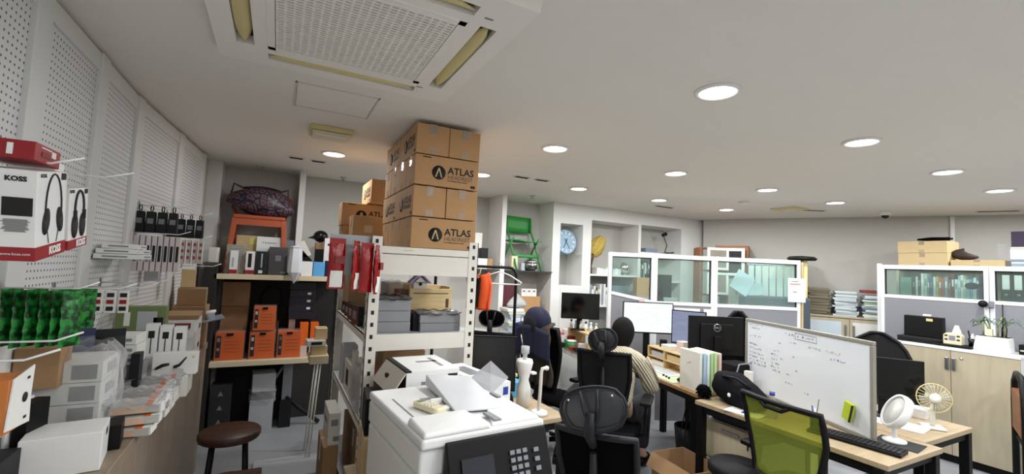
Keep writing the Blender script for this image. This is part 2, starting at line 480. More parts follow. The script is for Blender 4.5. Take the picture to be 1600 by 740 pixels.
b = MB(); b.box((2.0, 4.78, .0), (2.30, 5.1, .85)); b.box((2.39, 4.78, 0), (3.04, 5.1, .85))
struct('trim_4', b, WALLW)
# baseboards
b = MB(); b.prism([(5.66, 4.66), (8.87, -.73), (8.9, -.73), (5.69, 4.66)], 0, .08); struct('baseboard_right', b, DARK)
# pipe cover on right wall
def wr(s, off): # point on right wall at distance s from the corner, offset into the room
    d = V((9.6 - 5.69, -1.9 - 4.66)).normalized(); n = V((d[1], -d[0]))
    p = V(RX0) + d * s + n * off
    return (p[0], p[1])
WRA = math.degrees(math.atan2(-1.9 - 4.66, 9.6 - 5.69))   # direction along the wall
def wr_s(px): return 0
s_pipe = (V((7.08, 2.28)) - V(RX0)).length
b = MB(); q = [wr(s_pipe - .02, 0), wr(s_pipe + .02, 0), wr(s_pipe + .02, .03), wr(s_pipe - .02, .03)]
b.prism(q, .1, CEIL - .01); struct('trim_5', b, FRAMEW, .002)

# ================================================================ ceiling fittings
lamps = [(1.74, 1.36), (1.68, 2.63), (2.91, 2.67), (3.07, 1.39), (4.34, 1.42), (5.46, 1.45), (4.10, 2.64), (3.85, 3.77), (4.98, 3.74), (5.26, 2.63), (.35, 3.85), (2.73, 3.79), (1.63, 3.81), (6.5, 1.46)]
off_lamps = [(.35, .1), (1.7, .1), (3.05, .1), (4.4, .1), (5.8, .1), (.35, -1.1), (1.7, -1.1), (3.05, -1.1), (4.4, -1.1), (5.8, -1.1)]
lab = ['round downlight nearest the camera, largest of the lit discs', 'round downlight just right of the stacked headrest cartons', 'round downlight in the middle row over the seated person',
       'round downlight over the whiteboard, second of the near row', 'round downlight third along the near row to the right', 'round downlight near the right edge of the photo above the pipe cover',
       'round downlight over the glass partition, third in the middle row', 'round downlight close to the open wall niches, back row', 'small round downlight next to the corner of niche wall and right wall',
       'round downlight in the middle row nearest the dome camera', 'round downlight at the back left beside the yellowed emergency lamp', 'round downlight in the back row before the clock niche',
       'round downlight half hidden behind the stack of cartons', 'round downlight last of the near row at the right edge']
LEM = mat('lamp_diffuser', '#fffaf2', .5, emit=LAMP_E)
for i, (x, y) in enumerate(lamps + off_lamps):
    vis = i < len(lamps)
    t = thing('downlight', lab[i] if vis else 'downlight out of view behind the camera, %s' % ('%s of the row' % ORD[(i - len(lamps)) % 5] + (' near the camera' if i < len(lamps) + 5 else ' at the back wall')), 'light', (x, y, CEIL), 0, 'ceiling downlights')
    MB().lathe([(.082, -.004), (.082, -.012), (.1, -.008), (.1, 0), (.085, 0)], 28).build('trim_ring', WHITE, t)
    MB().lathe([(.0, -.005), (.081, -.005), (.081, -.002), (0, -.002)], 28).build('diffuser', LEM, t)
    ld = bpy.data.lights.new('lamp', 'AREA'); ld.shape = 'DISK'; ld.size = .15; ld.energy = LAMP_W * (.6 if x < .5 else 1); ld.color = (.965, .985, 1.0)
    lo = bpy.data.objects.new('lamp', ld); COL.objects.link(lo); lo.parent = t; lo.location = (0, 0, -.016)
# air conditioner cassette
t = thing('air_conditioner', 'large square ceiling cassette air conditioner with grille and cream louvres', 'air conditioner', (.21, 1.665, CEIL))
ACW = .475
b = MB()
# panel with a chamfered edge, built as a ring round the grille and the four louvre slots
g = .30; zb, zt = -.042, -.0
for a in range(4):
    X = M4.Rotation(a * math.pi / 2, 4, 'Z')
    b.hexa([(-g, -ACW, zb), (g, -ACW, zb), (g, -.405, zb), (-g, -.405, zb), (-g, -ACW - .004, zt), (g, -ACW - .004, zt), (g, -.405, zt), (-g, -.405, zt)], 0, X)
    b.box((-g, -.345, zb), (g, -g, zt), 0, X)
    b.hexa([(g, -ACW, zb), (ACW, -ACW, zb), (ACW, -g, zb), (g, -g, zb), (g, -ACW - .004, zt), (ACW + .004, -ACW - .004, zt), (ACW + .004, -g, zt), (g, -g, zt)], 0, X)
    b.box((-g, -.405, -.006), (g, -.345, zt), 1, X)
b.build('panel', [ACP, BLACK], t)
for a in range(4):
    X = M4.Rotation(a * math.pi / 2, 4, 'Z')
    k = MB()
    prof = []
    n = 12
    def lou(u, v):
        x = -.29 + .58 * u; wv = .026 * (1 - abs(2 * u - 1) ** 6) + .002
        yy = -.375 + (v - .5) * 2 * wv
        return (x, yy, -.03 - .012 * math.cos((v - .5) * math.pi) + (.012 * (v - .5)))
    k.grid(lou, n, 6, 0, -.004, X); k.build('louvre', CREAM, t)
k = MB()
gr = .27
nx, ny = 20, 32
for i in range(nx + 1):
    x = -gr + 2 * gr * i / nx; k.box((x - .004, -gr, -.044), (x + .004, gr, -.03))
k.build('grille_bars', ACP, t)
k = MB()
for j in range(ny + 1):
    y = -gr + 2 * gr * j / ny; k.box((-gr, y - .0035, -.046), (gr, y + .0035, -.034))
k.build('grille_slats', ACP, t)
k = MB(); k.box((-.3, -.3, -.012), (.3, .3, -.002)); k.build('filter', mat('filter_grey', '#4a453e', .9), t)
k = MB()
for a in range(4):
    X = M4.Rotation(a * math.pi / 2, 4, 'Z'); k.box((-.3, -.3, -.044), (.3, -gr, -.01), 0, X)
k.build('grille_frame', ACP, t, .002)
k = MB(); k.box((-.32, -.36, -.0432), (-.30, -.345, -.042)); k.box((-.3, -.36, -.0432), (-.29, -.35, -.042)); k.box((.30, .33, -.0432), (.33, .338, -.042)); k.box((.335,-.36,-.0432),(.365,-.352,-.042))
k.build('panel_mark', GREY, t)
# access hatch
t = thing('ceiling_hatch', 'flat square access hatch in the ceiling behind the air conditioner', 'hatch', (.22, 2.56, CEIL))
MB().box((-.19, -.18, -.004), (.19, .18, 0)).build('hatch_panel', CEILM, t, .001)
b = MB()
for q in (((-.2, -.19), (.2, -.183)), ((-.2, .183), (.2, .19)), ((-.2, -.19), (-.193, .19)), ((.193, -.19), (.2, .19))): b.box((q[0][0], q[0][1], -.006), (q[1][0], q[1][1], 0))
b.build('hatch_frame', mat('hatch_frame_paint', '#d2cec6', .7), t)
# emergency lamp
t = thing('emergency_lamp', 'yellowed rectangular emergency lamp fixed to the ceiling', 'light', (.26, 3.17, CEIL), 0)
MB().box((-.13, -.11, -.03), (.13, .11, 0)).build('base', CREAM, t, .006)
MB().box((-.118, -.09, -.05), (.118, .085, -.03)).build('cover', IVORY, t, .008)
MB().box((-.1, -.088, -.056), (.09, -.05, -.05)).build('lens', WHITE, t, .004)
# vents (slotted), sprinkler heads, small fittings
def vent(x, y, L_, label, rz=0):
    t = thing('ceiling_vent', label, 'vent', (x, y, CEIL), rz)
    MB().box((-L_ / 2, -.035, -.006), (L_ / 2, .035, 0)).build('vent_frame', WHITED, t, .002)
    k = MB()
    for i in range(3): k.box((-L_ / 2 + .015, -.024 + i * .018, -.009), (L_ / 2 - .015, -.015 + i * .018, -.005))
    k.build('vent_slots', BLACK, t)
vent(.085, 4.22, .13, 'left half of the slotted ceiling vent near the bag'); vent(.26, 4.24, .13, 'right half of the slotted ceiling vent near the bag')
vent(1.98, 3.66, .16, 'left slotted ceiling vent near the green chair'); vent(2.2, 3.66, .16, 'right slotted ceiling vent near the green chair')
vent(4.28, 4.1, .3, 'slotted ceiling vent before the lamp niche'); vent(5.65, 3.1, .35, 'slotted ceiling vent before the right wall', -30); vent(6.9, 1.85, .35, 'slotted ceiling vent above the pipe cover', -60)
t = thing('ceiling_vent', 'flat square cream ceiling tile vent before the right wall', 'vent', (5.4, 3.2, CEIL), 0)
MB().box((-.15, -.15, -.015), (.15, .15, 0)).build('vent_frame', CREAM, t, .004); MB().box((-.1, -.1, -.022), (.1, .1, -.015)).build('vent_plate', IVORY, t, .003)
for x, y, l in ((-.21, 4.9, 'small sprinkler disc above the patterned bag'), (.55, 4.9, 'small sprinkler disc right of the white pilaster'), (2.62, 4.55, 'small sprinkler disc above the green folding chair')):
    t = thing('sprinkler', l, 'sprinkler', (x, y, CEIL)); MB().lathe([(.03, 0), (.035, -.006), (.012, -.012), (.012, -.03), (.02, -.032), (0, -.034)], 14).build('head', STEEL, t)
t = thing('smoke_detector', 'round white smoke detector on the ceiling', 'detector', (4.6, 3.24, CEIL)); MB().lathe([(.05, 0), (.052, -.015), (.04, -.035), (.0, -.036)], 20).build('housing', WHITE, t)
t = thing('dome_camera', 'white dome security camera with a black lens on the ceiling', 'camera', (6.3, 2.62, CEIL))
MB().lathe([(.06, 0), (.06, -.03), (.045, -.045), (0, -.046)], 20).build('housing', WHITE, t); MB().sph((0, 0, -.045), .038, 0).build('lens_dome', BLACKG, t)
# ================================================================ left wall: hanging goods
def hook(y, z, L_, label, x0=None, group='pegboard hooks'):
    x0 = wl(y) - .0 if x0 is None else x0
    t = thing('display_hook', label, 'hook', (x0, y, z), 0, group)
    MB().tube([(.003, 0, 0), (L_ * .8, 0, .0), (L_, 0, .022)], .0028, 6).build('rod', WHITE, t)
    MB().box((.002, -.012, -.02), (.006, .012, .02)).build('hook_plate', STEEL, t)
    return t
# headphone boxes (upright box, label side to the room)
def phonebox(y, z, x1, wy, h, dx, label, style, tilt=0):
    t = thing('headphone_box', label, 'box', (x1 - dx / 2, y + wy / 2, z), 0, None, (R(tilt), 0, 0))
    W, D, H = dx, wy, h
    MB().box((-W / 2, -D / 2, 0), (W / 2, D / 2, H)).build('carton', WHITE, t, .0015)
    e = .0008
    b = MB(); b.box((-W / 2 - e, -D / 2 - e, .0005), (W / 2 + e, D / 2 + e, H * .155)); b.build('red_band', RED, t)
    txt(t, 'KOSS', .026, (W / 2 + .0015, 0.02, H * .075), 'R', INKW, bold=.001)
    if style < 2:
        txt(t, 'KOSS', .015, (-.004, -D / 2 - .001, H * .9), 'F', INK, bold=.0006)
        fp(t, (W, D, H), 'F', 0, .1, .8, .2, INK, 'photo_print')
        k = MB()
        for i in range(12): k.cb((-.002, -D / 2 - .0012, H * (.46 - .012 * i)), (W * .8 * random.uniform(.6, 1), .0006, .0016))
        k.build('small_print', INKG, t)
        txt(t, 'www.koss.com', .008, (0, -D / 2 - .0018, H * .08), 'F', INKW)
    txt(t, 'KOSS', .012, (W / 2 + .001, -.05, H * .95), 'R', INK)
    fp(t, (W, D, H), 'R', .36, .445, .16, .08, DARK, 'corner_badge')
    # picture of a headphone, printed: band, ear pads
    k = MB(); X0 = W / 2 + .0014
    if style == 1:
        k.tube([(X0, .005 + .042 * math.sin(a), H * .56 + .085 * math.cos(a)) for a in [R(q) for q in range(-105, 106, 15)]], .0018, 5)
        for s in (-1, 1): k.lathe([(0, -.0004), (.02, -.0004), (.02, .0004), (0, .0004)], 18, 0, (0, 0, 0), M4.Translation((X0, .005 + s * .036, H * .43)) @ M4.Rotation(R(s * 12), 4, 'X') @ M4.Diagonal((1, .85, 1.6, 1)) @ M4.Rotation(R(90), 4, 'Y'))
        for s in (-1, 1): k.tube([(X0, .005 + s * .03, H * .33), (X0, .005 + s * .02, H * .17)], .0008, 4)
    else:
        k.tube([(X0, .0 + .03 * math.sin(a), H * .66 + .05 * math.cos(a)) for a in [R(q) for q in range(-100, 101, 20)]], .003, 5)
        for s in (-1, 1): k.lathe([(0, -.0004), (.026, -.0004), (.026, .0004), (0, .0004)], 18, 0, (0, 0, 0), M4.Translation((X0, .0 + s * .026, H * .38)) @ M4.Diagonal((1, .8, 1.3, 1)) @ M4.Rotation(R(90), 4, 'Y'))
        for s in (-1, 1): k.tube([(X0, s * .03, H * .64), (X0, s * .03, H * .48)], .006, 5)
    k.build('headphone_picture', INK, t)
    return t
phonebox(1.405, 1.575, -.487, .155, .205, .062, 'white headphone box with red base band, full headphone picture, frontmost on its hook', 1, 9)
phonebox(1.405, 1.575, -.554, .155, .203, .055, 'white headphone box behind the front one, mostly cut by the left edge', 1, 9)
phonebox(1.605, 1.60, -.495, .125, .165, .05, 'second white headphone box behind, with a black clip headphone picture', 2, 9)
t = hook(1.47, 1.80, .30, 'white wire hook carrying the white headphone boxes')
hook(1.76, 1.815, .33, 'white wire hook with upturned tip behind the headphone boxes')
# red boxes lying on the hooks
box('product_box', 'red headphone box lying flat on top of the white headphone boxes', 'box', (-.55, 1.475, 1.795), (.085, .13, .043), RED, 0, None, .002,
    [('R', .2, .15, .16, .35, PAPER, 'price_sticker'), ('R', -.1, -.02, .35, .3, mat('dark_red_print', '#7c1418', .5), 'printed_panel'), ('R', -.1, .32, .4, .06, INKW, 'white_print'), ('F', 0, 0, .12, .6, INKW, 'white_print')])
box('product_box', 'white box end beside the red box at the left edge', 'box', (-.625, 1.475, 1.795), (.06, .13, .046), WHITE)
box('product_box', 'small white flat box under the red box', 'box', (-.57, 1.60, 1.79), (.09, .05, .03), WHITE)
# green foil bags on two hooks
def pouch(name, mats, w_, h, th, label, cat, loc, rz, group, window=None, rot=None):
    t = thing(name, label, cat, loc, rz, group, rot)
    def f(s):
        def q(u, v):
            x = (u - .5) * w_; z = -v * h
            k = math.sin(math.pi * min(1, max(0, u))) ** .5 * (math.sin(math.pi * min(1, v * .9 + .07)) ** .7)
            return (x * (1 + .02 * math.sin(v * 9)), s * th / 2 * k + .002 * math.sin(u * 17 + v * 23 + loc[0] * 50), z)
        return q
    b = MB(); b.grid(f(-1), 10, 12); b.grid(lambda u, v: f(1)(1 - u, v), 10, 12)
    b.box((-w_ / 2, -.0015, -.002), (w_ / 2, .0015, .028))
    b.build('foil_bag', mats[0], t)
    if window:
        k = MB()
        def wq(u, v):
            uu = window[0] + (window[2] - window[0]) * u; vv = window[1] + (window[3] - window[1]) * v
            p = f(-1)(uu, vv); return (p[0], p[1] - .003, p[2])
        k.grid(wq, 8, 6); k.build('bag_label', mats[1], t)
    return t
for i in range(6):
    pouch('snack_pouch', (GREENF,), .07, .142, .02, '%s green foil pouch from the wall on the front hook' % ORD[i], 'pouch', (-.698 + .029 * i, 1.9 - .004 * i, 1.44 - .004 * (i % 2)), 90 - 14 + random.uniform(-6, 6) - (16 if i == 5 else 0), 'green foil pouches on hooks')
for i in range(2):
    pouch('snack_pouch', (GREENF,), .085, .14, .03, ['green foil pouch on the further hook, nearer the wall', 'green foil pouch on the further hook, outer one'][i], 'pouch', (-.665 + .03 * i, 2.3, 1.415), 90 - 20, 'green foil pouches on hooks')
hook(1.9, 1.47, .24, 'white wire hook carrying the row of green pouches'); hook(2.3, 1.445, .25, 'white wire hook carrying two green pouches')
hook(2.62, 1.43, .26, 'white wire hook past the green pouches, upper'); hook(2.8, 1.44, .27, 'white wire hook beside the small shelf boxes')
# little red and black blister packs behind the green bags
for i in range(3):
    t = thing('blister_pack', '%s small red and black blister pack hanging past the green pouches' % ORD[i], 'pack', (-.69 + .045 * i, 2.62, 1.415), 0, 'red and black blister packs')
    MB().box((-.018, -.008, -.1), (.018, .008, 0)).build('card', PAPER, t, .002)
    k = MB(); [k.cb((0, -.009, -.02 - .03 * j), (.024, .004, .018), j % 2) for j in range(3)]; k.build('blister', [INK, RED], t)
# small white boxes on a bracket shelf
t = thing('wall_shelf', 'small clear shelf bracket on the pegboard with white boxes on it', 'shelf', (wl(2.8) + .003, 2.8, 1.555)); MB().box((0, -.16, -.006), (.16, .16, 0)).build('shelf_board', GLASSC, t); MB().box((0, -.16, -.03), (.004, .16, -.006)).build('bracket', WHITE, t)
for i, (z, w_, d, l) in enumerate([(0, .15, .3, 'lowest flat white box on the clear wall shelf'), (.024, .145, .27, 'middle flat white box on the clear wall shelf'), (.048, .12, .22, 'top flat white box on the clear wall shelf')]):
    box('product_box', l, 'box', (-.655, 2.8, 1.556 + z), (w_, d, .022), WHITE, 0, 'flat white boxes on the clear wall shelf', .001, [('F', 0, 0, .6, .3, INKG, 'print'), ('R', .2, 0, .4, .3, INKG, 'print')])
# black hanging pouches
for hk, (yy, x0, n_) in enumerate([(3.25, -.71, 4), (3.75, -.645, 4)]):
    z = 1.855 - .0 * hk
    hook(yy, z + .005, .26, 'wire hook carrying the %s group of black pouches' % ['nearer', 'further'][hk])
    for i in range(n_):
        t = thing('black_pouch', '%s black hanging pouch from the wall in the %s group' % (ORD[i], ['nearer', 'further'][hk]), 'pouch', (x0 + .052 * i, yy, z), 0, 'black hanging pouches')
        MB().prism([(-.024, -.155), (.024, -.155), (.021, -.03), (-.021, -.03)], -.02, .02, 0, 'y').build('pouch_body', DARK, t, .004)
        MB().tube([(.006 * math.cos(a), 0, -.012 + .02 * math.sin(a)) for a in [R(q) for q in range(0, 360, 45)]], .003, 5, closed=True).build('loop', BLACK, t)
        MB().cb((0, -.0215, -.085), (.028, .002, .03)).build('logo_patch', GREY, t)
# pink and white packs below
for hk, (yy, x0, n_) in enumerate([(3.2, -.70, 8), (3.75, -.64, 6)]):
    hook(yy, 1.70, .27, 'wire hook carrying the %s row of pale packs' % ['nearer', 'further'][hk])
    for i in range(n_):
        t = thing('accessory_pack', '%s pale hanging pack from the wall in the %s row' % (ORD[i], ['nearer', 'further'][hk]), 'pack', (x0 + (.027 if hk == 0 else .034) * i, yy, 1.685), 0, 'pale hanging packs')
        H = .2 if hk == 0 else .16
        MB().box((-.011, -.022, -H), (.011, .022, 0)).build('pack_card', mat('pack_pink_white', '#d9cfd0', .5), t, .001)
        k = MB()
        if hk == 0: k.cb((0, -.023, -.1), (.012, .002, .09), 0)
        else: [k.cb((0, -.023, -.03 - .045 * j), (.013, .002, .022), 1) for j in range(3)]
        k.build('pack_window', [DARK, mat('pack_red_dots', '#a04a50', .5)], t)
t = thing('accessory_pack', 'grey clear-bagged pack under the black pouches next to the post', 'pack', (-.66, 3.4, 1.62)); MB().box((-.035, -.01, -.2), (.035, .01, 0)).build('pack_card', LGREY, t, .003); MB().cb((.01, -.011, -.08), (.03, .002, .05)).build('pack_window', DARK, t)
hook(4.2, 1.5, .26, 'single empty white wire hook near the end of the pegboard')
# orange box and bags hanging lower left
hook(1.45, 1.335, .30, 'white wire hook over the orange box, front'); hook(1.66, 1.345, .28, 'white wire hook over the orange box, back')
t = thing('product_box', 'orange box hanging between white cards at the left edge', 'box', (-.555, 1.52, 1.16))
MB().box((-.03, -.05, 0), (.028, .05, .125)).build('carton', mat('dull_orange', '#c97838', .5), t, .002)
MB().prism([(-.055, .01), (-.04, .125), (.06, .14), (.055, .065), (.06, .0)], .029, .032, 0, 'x').build('hang_card', PAPER, t)
k = MB(); k.lathe([(0, 0), (.012, 0), (.012, .001), (0, .001)], 12, 0, (0, 0, 0), M4.Translation((.033, .02, .07)) @ M4.Rotation(R(90), 4, 'Y')); k.cb((.0332, .03, .115), (.001, .012, .006)); k.cb((.0332, .03, .02), (.001, .012, .006)); k.build('card_print', INK, t)
fp(t, (.06, .1, .125), 'F', 0, 0, .15, .45, PAPER, 'white_print')
box('product_box', 'white card pack with dark dots at the very left edge below the hooks', 'box', (-.63, 1.5, 1.15), (.03, .1, .14), PAPER, 0, None, .001, [('F', .1, .3, .3, .1, INK, 'print'), ('F', .1, -.3, .3, .1, INK, 'print')])

# ================================================================ left counter and goods on it
t = thing('counter', 'long tan laminate counter under the pegboard wall', 'counter', (0, 0, 0))
b = MB(); b.prism([(-.735, .5), (-.395, .5), (-.42, 4.12), (-.655, 4.12), (-.735, 3.0)], .885, .93); b.build('top', TAN, t, .003)
b = MB(); b.prism([(-.43, .55), (-.40, .55), (-.425, 4.1), (-.455, 4.1)], 0, .884); b.build('front_panel', TAN, t, .002)
b = MB(); b.box((-.64, 4.08, 0), (-.456, 4.1, .884)); b.build('end_panel', TAN, t)
CZ = .931
def prod(label, loc, dim, m, rz=0, group=None, parts=(), name='product_box', bevel=.0015):
    return box(name, label, 'box', loc, dim, m, rz, group, bevel, parts)
# far end: brown cartons and white printed cartons
carton('dull brown carton upright at the far end of the counter, partly behind', (-.525, 3.98, CZ), (.2, .2, .29), 0, CARDD)
t = carton('shallow brown carton stacked at the far end of the counter', (-.525, 4.0, CZ + .293), (.17, .18, .12), 4, CARDD)
carton('small tan carton standing on top of the far brown cartons', (-.56, 4.0, CZ + .293 + .124), (.085, .1, .13), 8, CARDL)
for i, l in enumerate(['lower white carton with dark circle print at the end of the counter', 'upper white carton with a red band at the end of the counter']):
    prod(l, (-.545, 3.6, CZ + .125 * i), (.235, .28, .123), WHITE, 0, 'white cartons at the end of the counter', [('F', 0, .15, .8, .35, mat('maroon_band', '#7d2a34', .5), 'colour_band') if i else ('F', .2, 0, .08, .2, INK, 'print'), ('R', .2, 0, .2, .25, INK, 'print'), ('F', -.1, -.3, .5, .08, INKG, 'print')])
carton('flat open brown carton lid lying on the white cartons', (-.545, 3.6, CZ + .25), (.25, .3, .025), 3, CARDD, None, False)
t = thing('clear_tray', 'tilted clear plastic tray with a white tub at the end of the counter', 'tray', (-.415, 3.92, 1.12), 0, None, (R(0), R(-12), R(10)))
MB().box((-.1, -.12, 0), (.1, .12, .006)).build('tray_plate', clear('tray_blue', '#c6d2e0', .45, .1, body='#b9c3cf'), t)
b = MB(); b.lathe([(.028, 0), (.032, .035), (.042, .04), (.042, .055), (0, .056)], 18, 0, (.02, 0, .006)); b.build('white_tub', WHITE, t)
# green and grey product card and others in the middle
prod('olive green boxed product with a grey speaker picture near the wall', (-.585, 2.92, CZ + .25), (.2, .07, .135), mat('olive_print', '#6f7f4d', .5), 0, None, [('F', .12, -.02, .4, .7, LGREY, 'picture'), ('F', .35, -.15, .2, .5, DARK, 'picture'), ('F', -.28, .05, .12, .5, PAPER, 'print')])
prod('white box block standing under the olive green product', (-.585, 2.93, CZ), (.24, .16, .249), WHITED)
for i in range(3):
    l = ['left', 'middle', 'right'][i] + ' tall white cable box with a black plug picture'
    t = prod(l, (-.505 + .055 * i, 2.74, CZ + .165), (.048, .05, .155 - .008 * i), WHITE, 0, 'white cable boxes with plug pictures', [('F', 0, .18, .5, .22, INK, 'plug_picture'), ('F', 0, -.15, .08, .5, INK, 'cable_picture')])
prod('wide white carton under the row of three cable boxes', (-.45, 2.76, CZ), (.19, .12, .164), WHITED)
prod('white boxes with yellow print, top of the stack before the olive product', (-.58, 2.5, CZ + .27), (.165, .12, .04), PAPER, -4, None, [('F', .1, 0, .12, .4, CREAM, 'yellow_print'), ('F', .35, 0, .12, .3, INKG, 'print')])
prod('white boxes with yellow print, second of the stack before the olive product', (-.58, 2.5, CZ + .228), (.17, .12, .04), PAPER, -3, None, [('F', .1, 0, .12, .4, CREAM, 'yellow_print'), ('F', .35, 0, .12, .3, INKG, 'print')])
prod('white boxes with yellow print, third of the stack before the olive product', (-.58, 2.5, CZ + .186), (.17, .12, .04), PAPER, -3, None, [('F', .1, 0, .12, .4, CREAM, 'yellow_print'), ('F', .35, 0, .12, .3, INKG, 'print')])
prod('grey carton below the white boxes with yellow print', (-.575, 2.5, CZ), (.19, .13, .184), GREY, 0)
prod('dark slim box standing beside the grey carton', (-.49, 2.42, CZ), (.03, .06, .24), DARK)
# dark blue bag behind green pouches
pouch('blue_pouch', (mat('navy_foil', '#262a52', .4, n=.3),), .1, .2, .04, 'dark blue foil bag hanging below the green pouches', 'pouch', (-.64, 2.25, 1.27), 15, None)
pouch('black_bag', (DARK,), .09, .18, .03, 'black hanging bag right of the dark blue foil bag', 'pouch', (-.555, 2.3, 1.26), 15, None)
prod('dull brown box bagged in clear film under the hooks at the left', (-.66, 2.05, 1.14), (.11, .1, .13), CARDD)
# bagged white cartons: stack of four wrapped in bubble film
for i in range(4):
    prod('%s white carton from the bottom of the bubble-wrapped stack' % ORD[i], (-.6, 2.14, CZ + .071 * i), (.19, .2, .069), PAPER, random.uniform(-2, 2), 'bubble wrapped white cartons', [('F', .25, 0, .35, .7, INKG, 'barcode'), ('R', 0, 0, .5, .5, LGREY, 'print')])
def film(label, loc, dim, m=FILM, rz=0, seed=0, name='clear_film_bag'):
    rnd = random.Random(seed)
    W, D, H = dim
    b = MB()
    nn = 12
    def f(u, v):
        a = 2 * math.pi * u; rr = 1
        cx, sx = math.cos(a), math.sin(a)
        k = 1 / max(abs(cx), abs(sx))
        k = .8 * k + .2
        z = v * H
        top = 1 if v < .85 else 1 - (v - .85) * 2.2
        j = .05 * math.sin(7 * a + 9 * v + seed) + .04 * math.sin(15 * a - 13 * v)
        return (W / 2 * cx * k * (1 + j) * top, D / 2 * sx * k * (1 + j) * top, z + .006 * math.sin(9 * a + seed))
    b.grid(f, 36, 10)
    return solo(name, b, m, label, 'film bag', loc, rz, 'clear film bags')
film('crumpled bubble film around the stack of white cartons', (-.6, 2.14, CZ + .003), (.235, .235, .33), FILM, 0, 1)
film('crumpled clear film bag behind the bubble-wrapped cartons', (-.62, 2.36, CZ + .003), (.2, .12, .3), FILM, 0, 5)
# flat clear packs with orange labels in the front row of the counter
for i in range(7):
    y = 2.12 + .1 * i
    z = CZ + .001
    for j in range(3):
        t = thing('cable_pack', '%s pack from the front in the %s layer of clear packs with orange labels' % (ORD[i], ['bottom', 'middle', 'top'][j]), 'pack', (-.435 + random.uniform(-.008, .008) + .004 * j, y + .015 * j, z + .036 * j), random.uniform(-6, 6), 'clear cable packs with orange labels')
        MB().box((-.075, -.044, 0), (.075, .044, .03)).build('pack_box', mat('pack_grey_white', '#b9b5b0', .4, n=.12, sc=30), t, .004)
        k = MB(); k.box((.03, -.0445, .0302), (.05, .0445, .0312), 0); k.box((.05, -.0445, .0302), (.0755, .0445, .0314), 1); k.box((.0752, -.04, .002), (.0762, .04, .029), 1); k.box((-.07, -.0452, .004), (.03, -.0442, .026), 2)
        k.build('pack_label', [ORANGE, PAPER, mat('pack_peach', '#d8b79c', .5)], t)
for i in range(4): film('%s sheet of clear film over the packs with orange labels' % ORD[i], (-.43, 2.15 + .19 * i, CZ + .105), (.17, .17, .028), FILM, 10 * i, 11 + i)
# white cable cards lying in front of the three boxes
t = prod('broad white pack with two black connector pictures leaning before the cable boxes', (-.385, 2.62, CZ + .1), (.17, .05, .1), PAPER, -4, None)
k = MB(); k.tube([(-.07, -.0265, .03), (-.045, -.0265, .045), (-.02, -.0265, .05)], [.006, .008, .006], 6); k.tube([(.0, -.0265, .035), (.02, -.0265, .045), (.045, -.0265, .08)], [.008, .006, .003], 6); k.build('connector_picture', INK, t)
fp(t, (.17, .05, .1), 'F', .42, .3, .06, .12, CREAM, 'print')
prod('white carton lying under the pack with connector pictures', (-.41, 2.66, CZ), (.16, .16, .099), WHITED)
film('crumpled clear film at the edge of the counter by the cable boxes', (-.42, 2.84, CZ + .17), (.14, .1, .1), FILM, 0, 31)
# foreground boxes
t = thing('white_carton', 'large white carton at the front of the counter', 'box', (-.53, 1.87, CZ), 8)
MB().box((-.09, -.075, 0), (.09, .075, .115)).build('carton', WHITE, t, .002)
k = MB(); [k.cb((.0905, .0 + .004 * i, .09), (.001, .0016, .02)) for i in range(8)]; k.build('barcode', INK, t)
prod('slim black box with a white cover standing at the left of the counter', (-.625, 1.9, CZ), (.035, .09, .2), BLACK, -12)
prod('white cover card leaning against the slim black box', (-.658, 1.9, CZ), (.02, .1, .205), PAPER, -12, None, [('F', 0, -.1, .3, .3, INKG, 'print')])
prod('black plastic box lying beside the large white carton', (-.455, 2.02, CZ), (.05, .1, .08), BLACK, 8)
prod('dark grey carton at the near end of the counter by the left edge', (-.66, 1.72, CZ), (.12, .14, .1), DARK, 0)
# ================================================================ back-left shelving
t = thing('back_shelf', 'cream edged two-board shelf unit along the back wall', 'shelf', (0, 0, 0))
MB().box((-.47, 4.6, 1.385), (.62, 5.09, 1.43)).build('upper_board', SHELFW, t, .003)
MB().box((-.45, 4.6, .63), (.36, 5.09, .675)).build('lower_board', SHELFW, t, .003)
for x in (-.43, .58):
    MB().box((x, 5.055, 0), (x + .05, 5.085, 1.385)).build('upright', DARK, t)
MB().box((-.38, 5.07, 0), (.57, 5.085, 1.384)).build('back_panel', mat('shelf_back_dark', '#2b2826', .8), t)
Z1 = 1.431; Z0 = .676
# patterned bag on an orange chair, on the upper board
t = thing('orange_chair', 'orange plastic chair with slim legs standing on the upper shelf board', 'chair', (-.165, 4.86, Z1))
OC = mat('orange_chair_plastic', '#b85a38', .45)
MB().box((-.21, -.17, .5), (.21, .17, .535)).build('seat', OC, t, .012, 3)
for sx in (-1, 1):
    for sy in (-1, 1):
        MB().prism([(sx * .235 - .017, 0), (sx * .235 + .017, 0), (sx * .195 + .022, .5), (sx * .195 - .022, .5)], sy * .15 - .014, sy * .15 + .014, 0, 'y').build('leg', OC, t, .004)
k = MB(); k.prism([(-.2, .44), (.2, .44), (.2, .5), (-.2, .5)], -.16, -.145, 0, 'y'); k.build('apron', OC, t, .003)
k = MB(); k.tube([(-.19, .12, .53), (-.24, .16, .62), (-.24, .18, .76), (-.17, .19, .80)], .014, 8); k.tube([(.2, .12, .53), (.24, .16, .62), (.25, .18, .74), (.2, .19, .77)], .014, 8); k.build('arm', OC, t)
BAGM = mat('bag_snakeskin', '#3c2136', .4); 
nt = BAGM.node_tree; N = nt.nodes; L = nt.links
vo = N.new('ShaderNodeTexVoronoi'); vo.feature = 'DISTANCE_TO_EDGE'; vo.inputs['Scale'].default_value = 19; vo.inputs['Randomness'].default_value = .7
cr = N.new('ShaderNodeValToRGB'); e0, e1 = cr.color_ramp.elements; e0.position = .06; e0.color = lin('#1a1220') + [1]; e1.position = .3; e1.color = lin('#55303c') + [1]
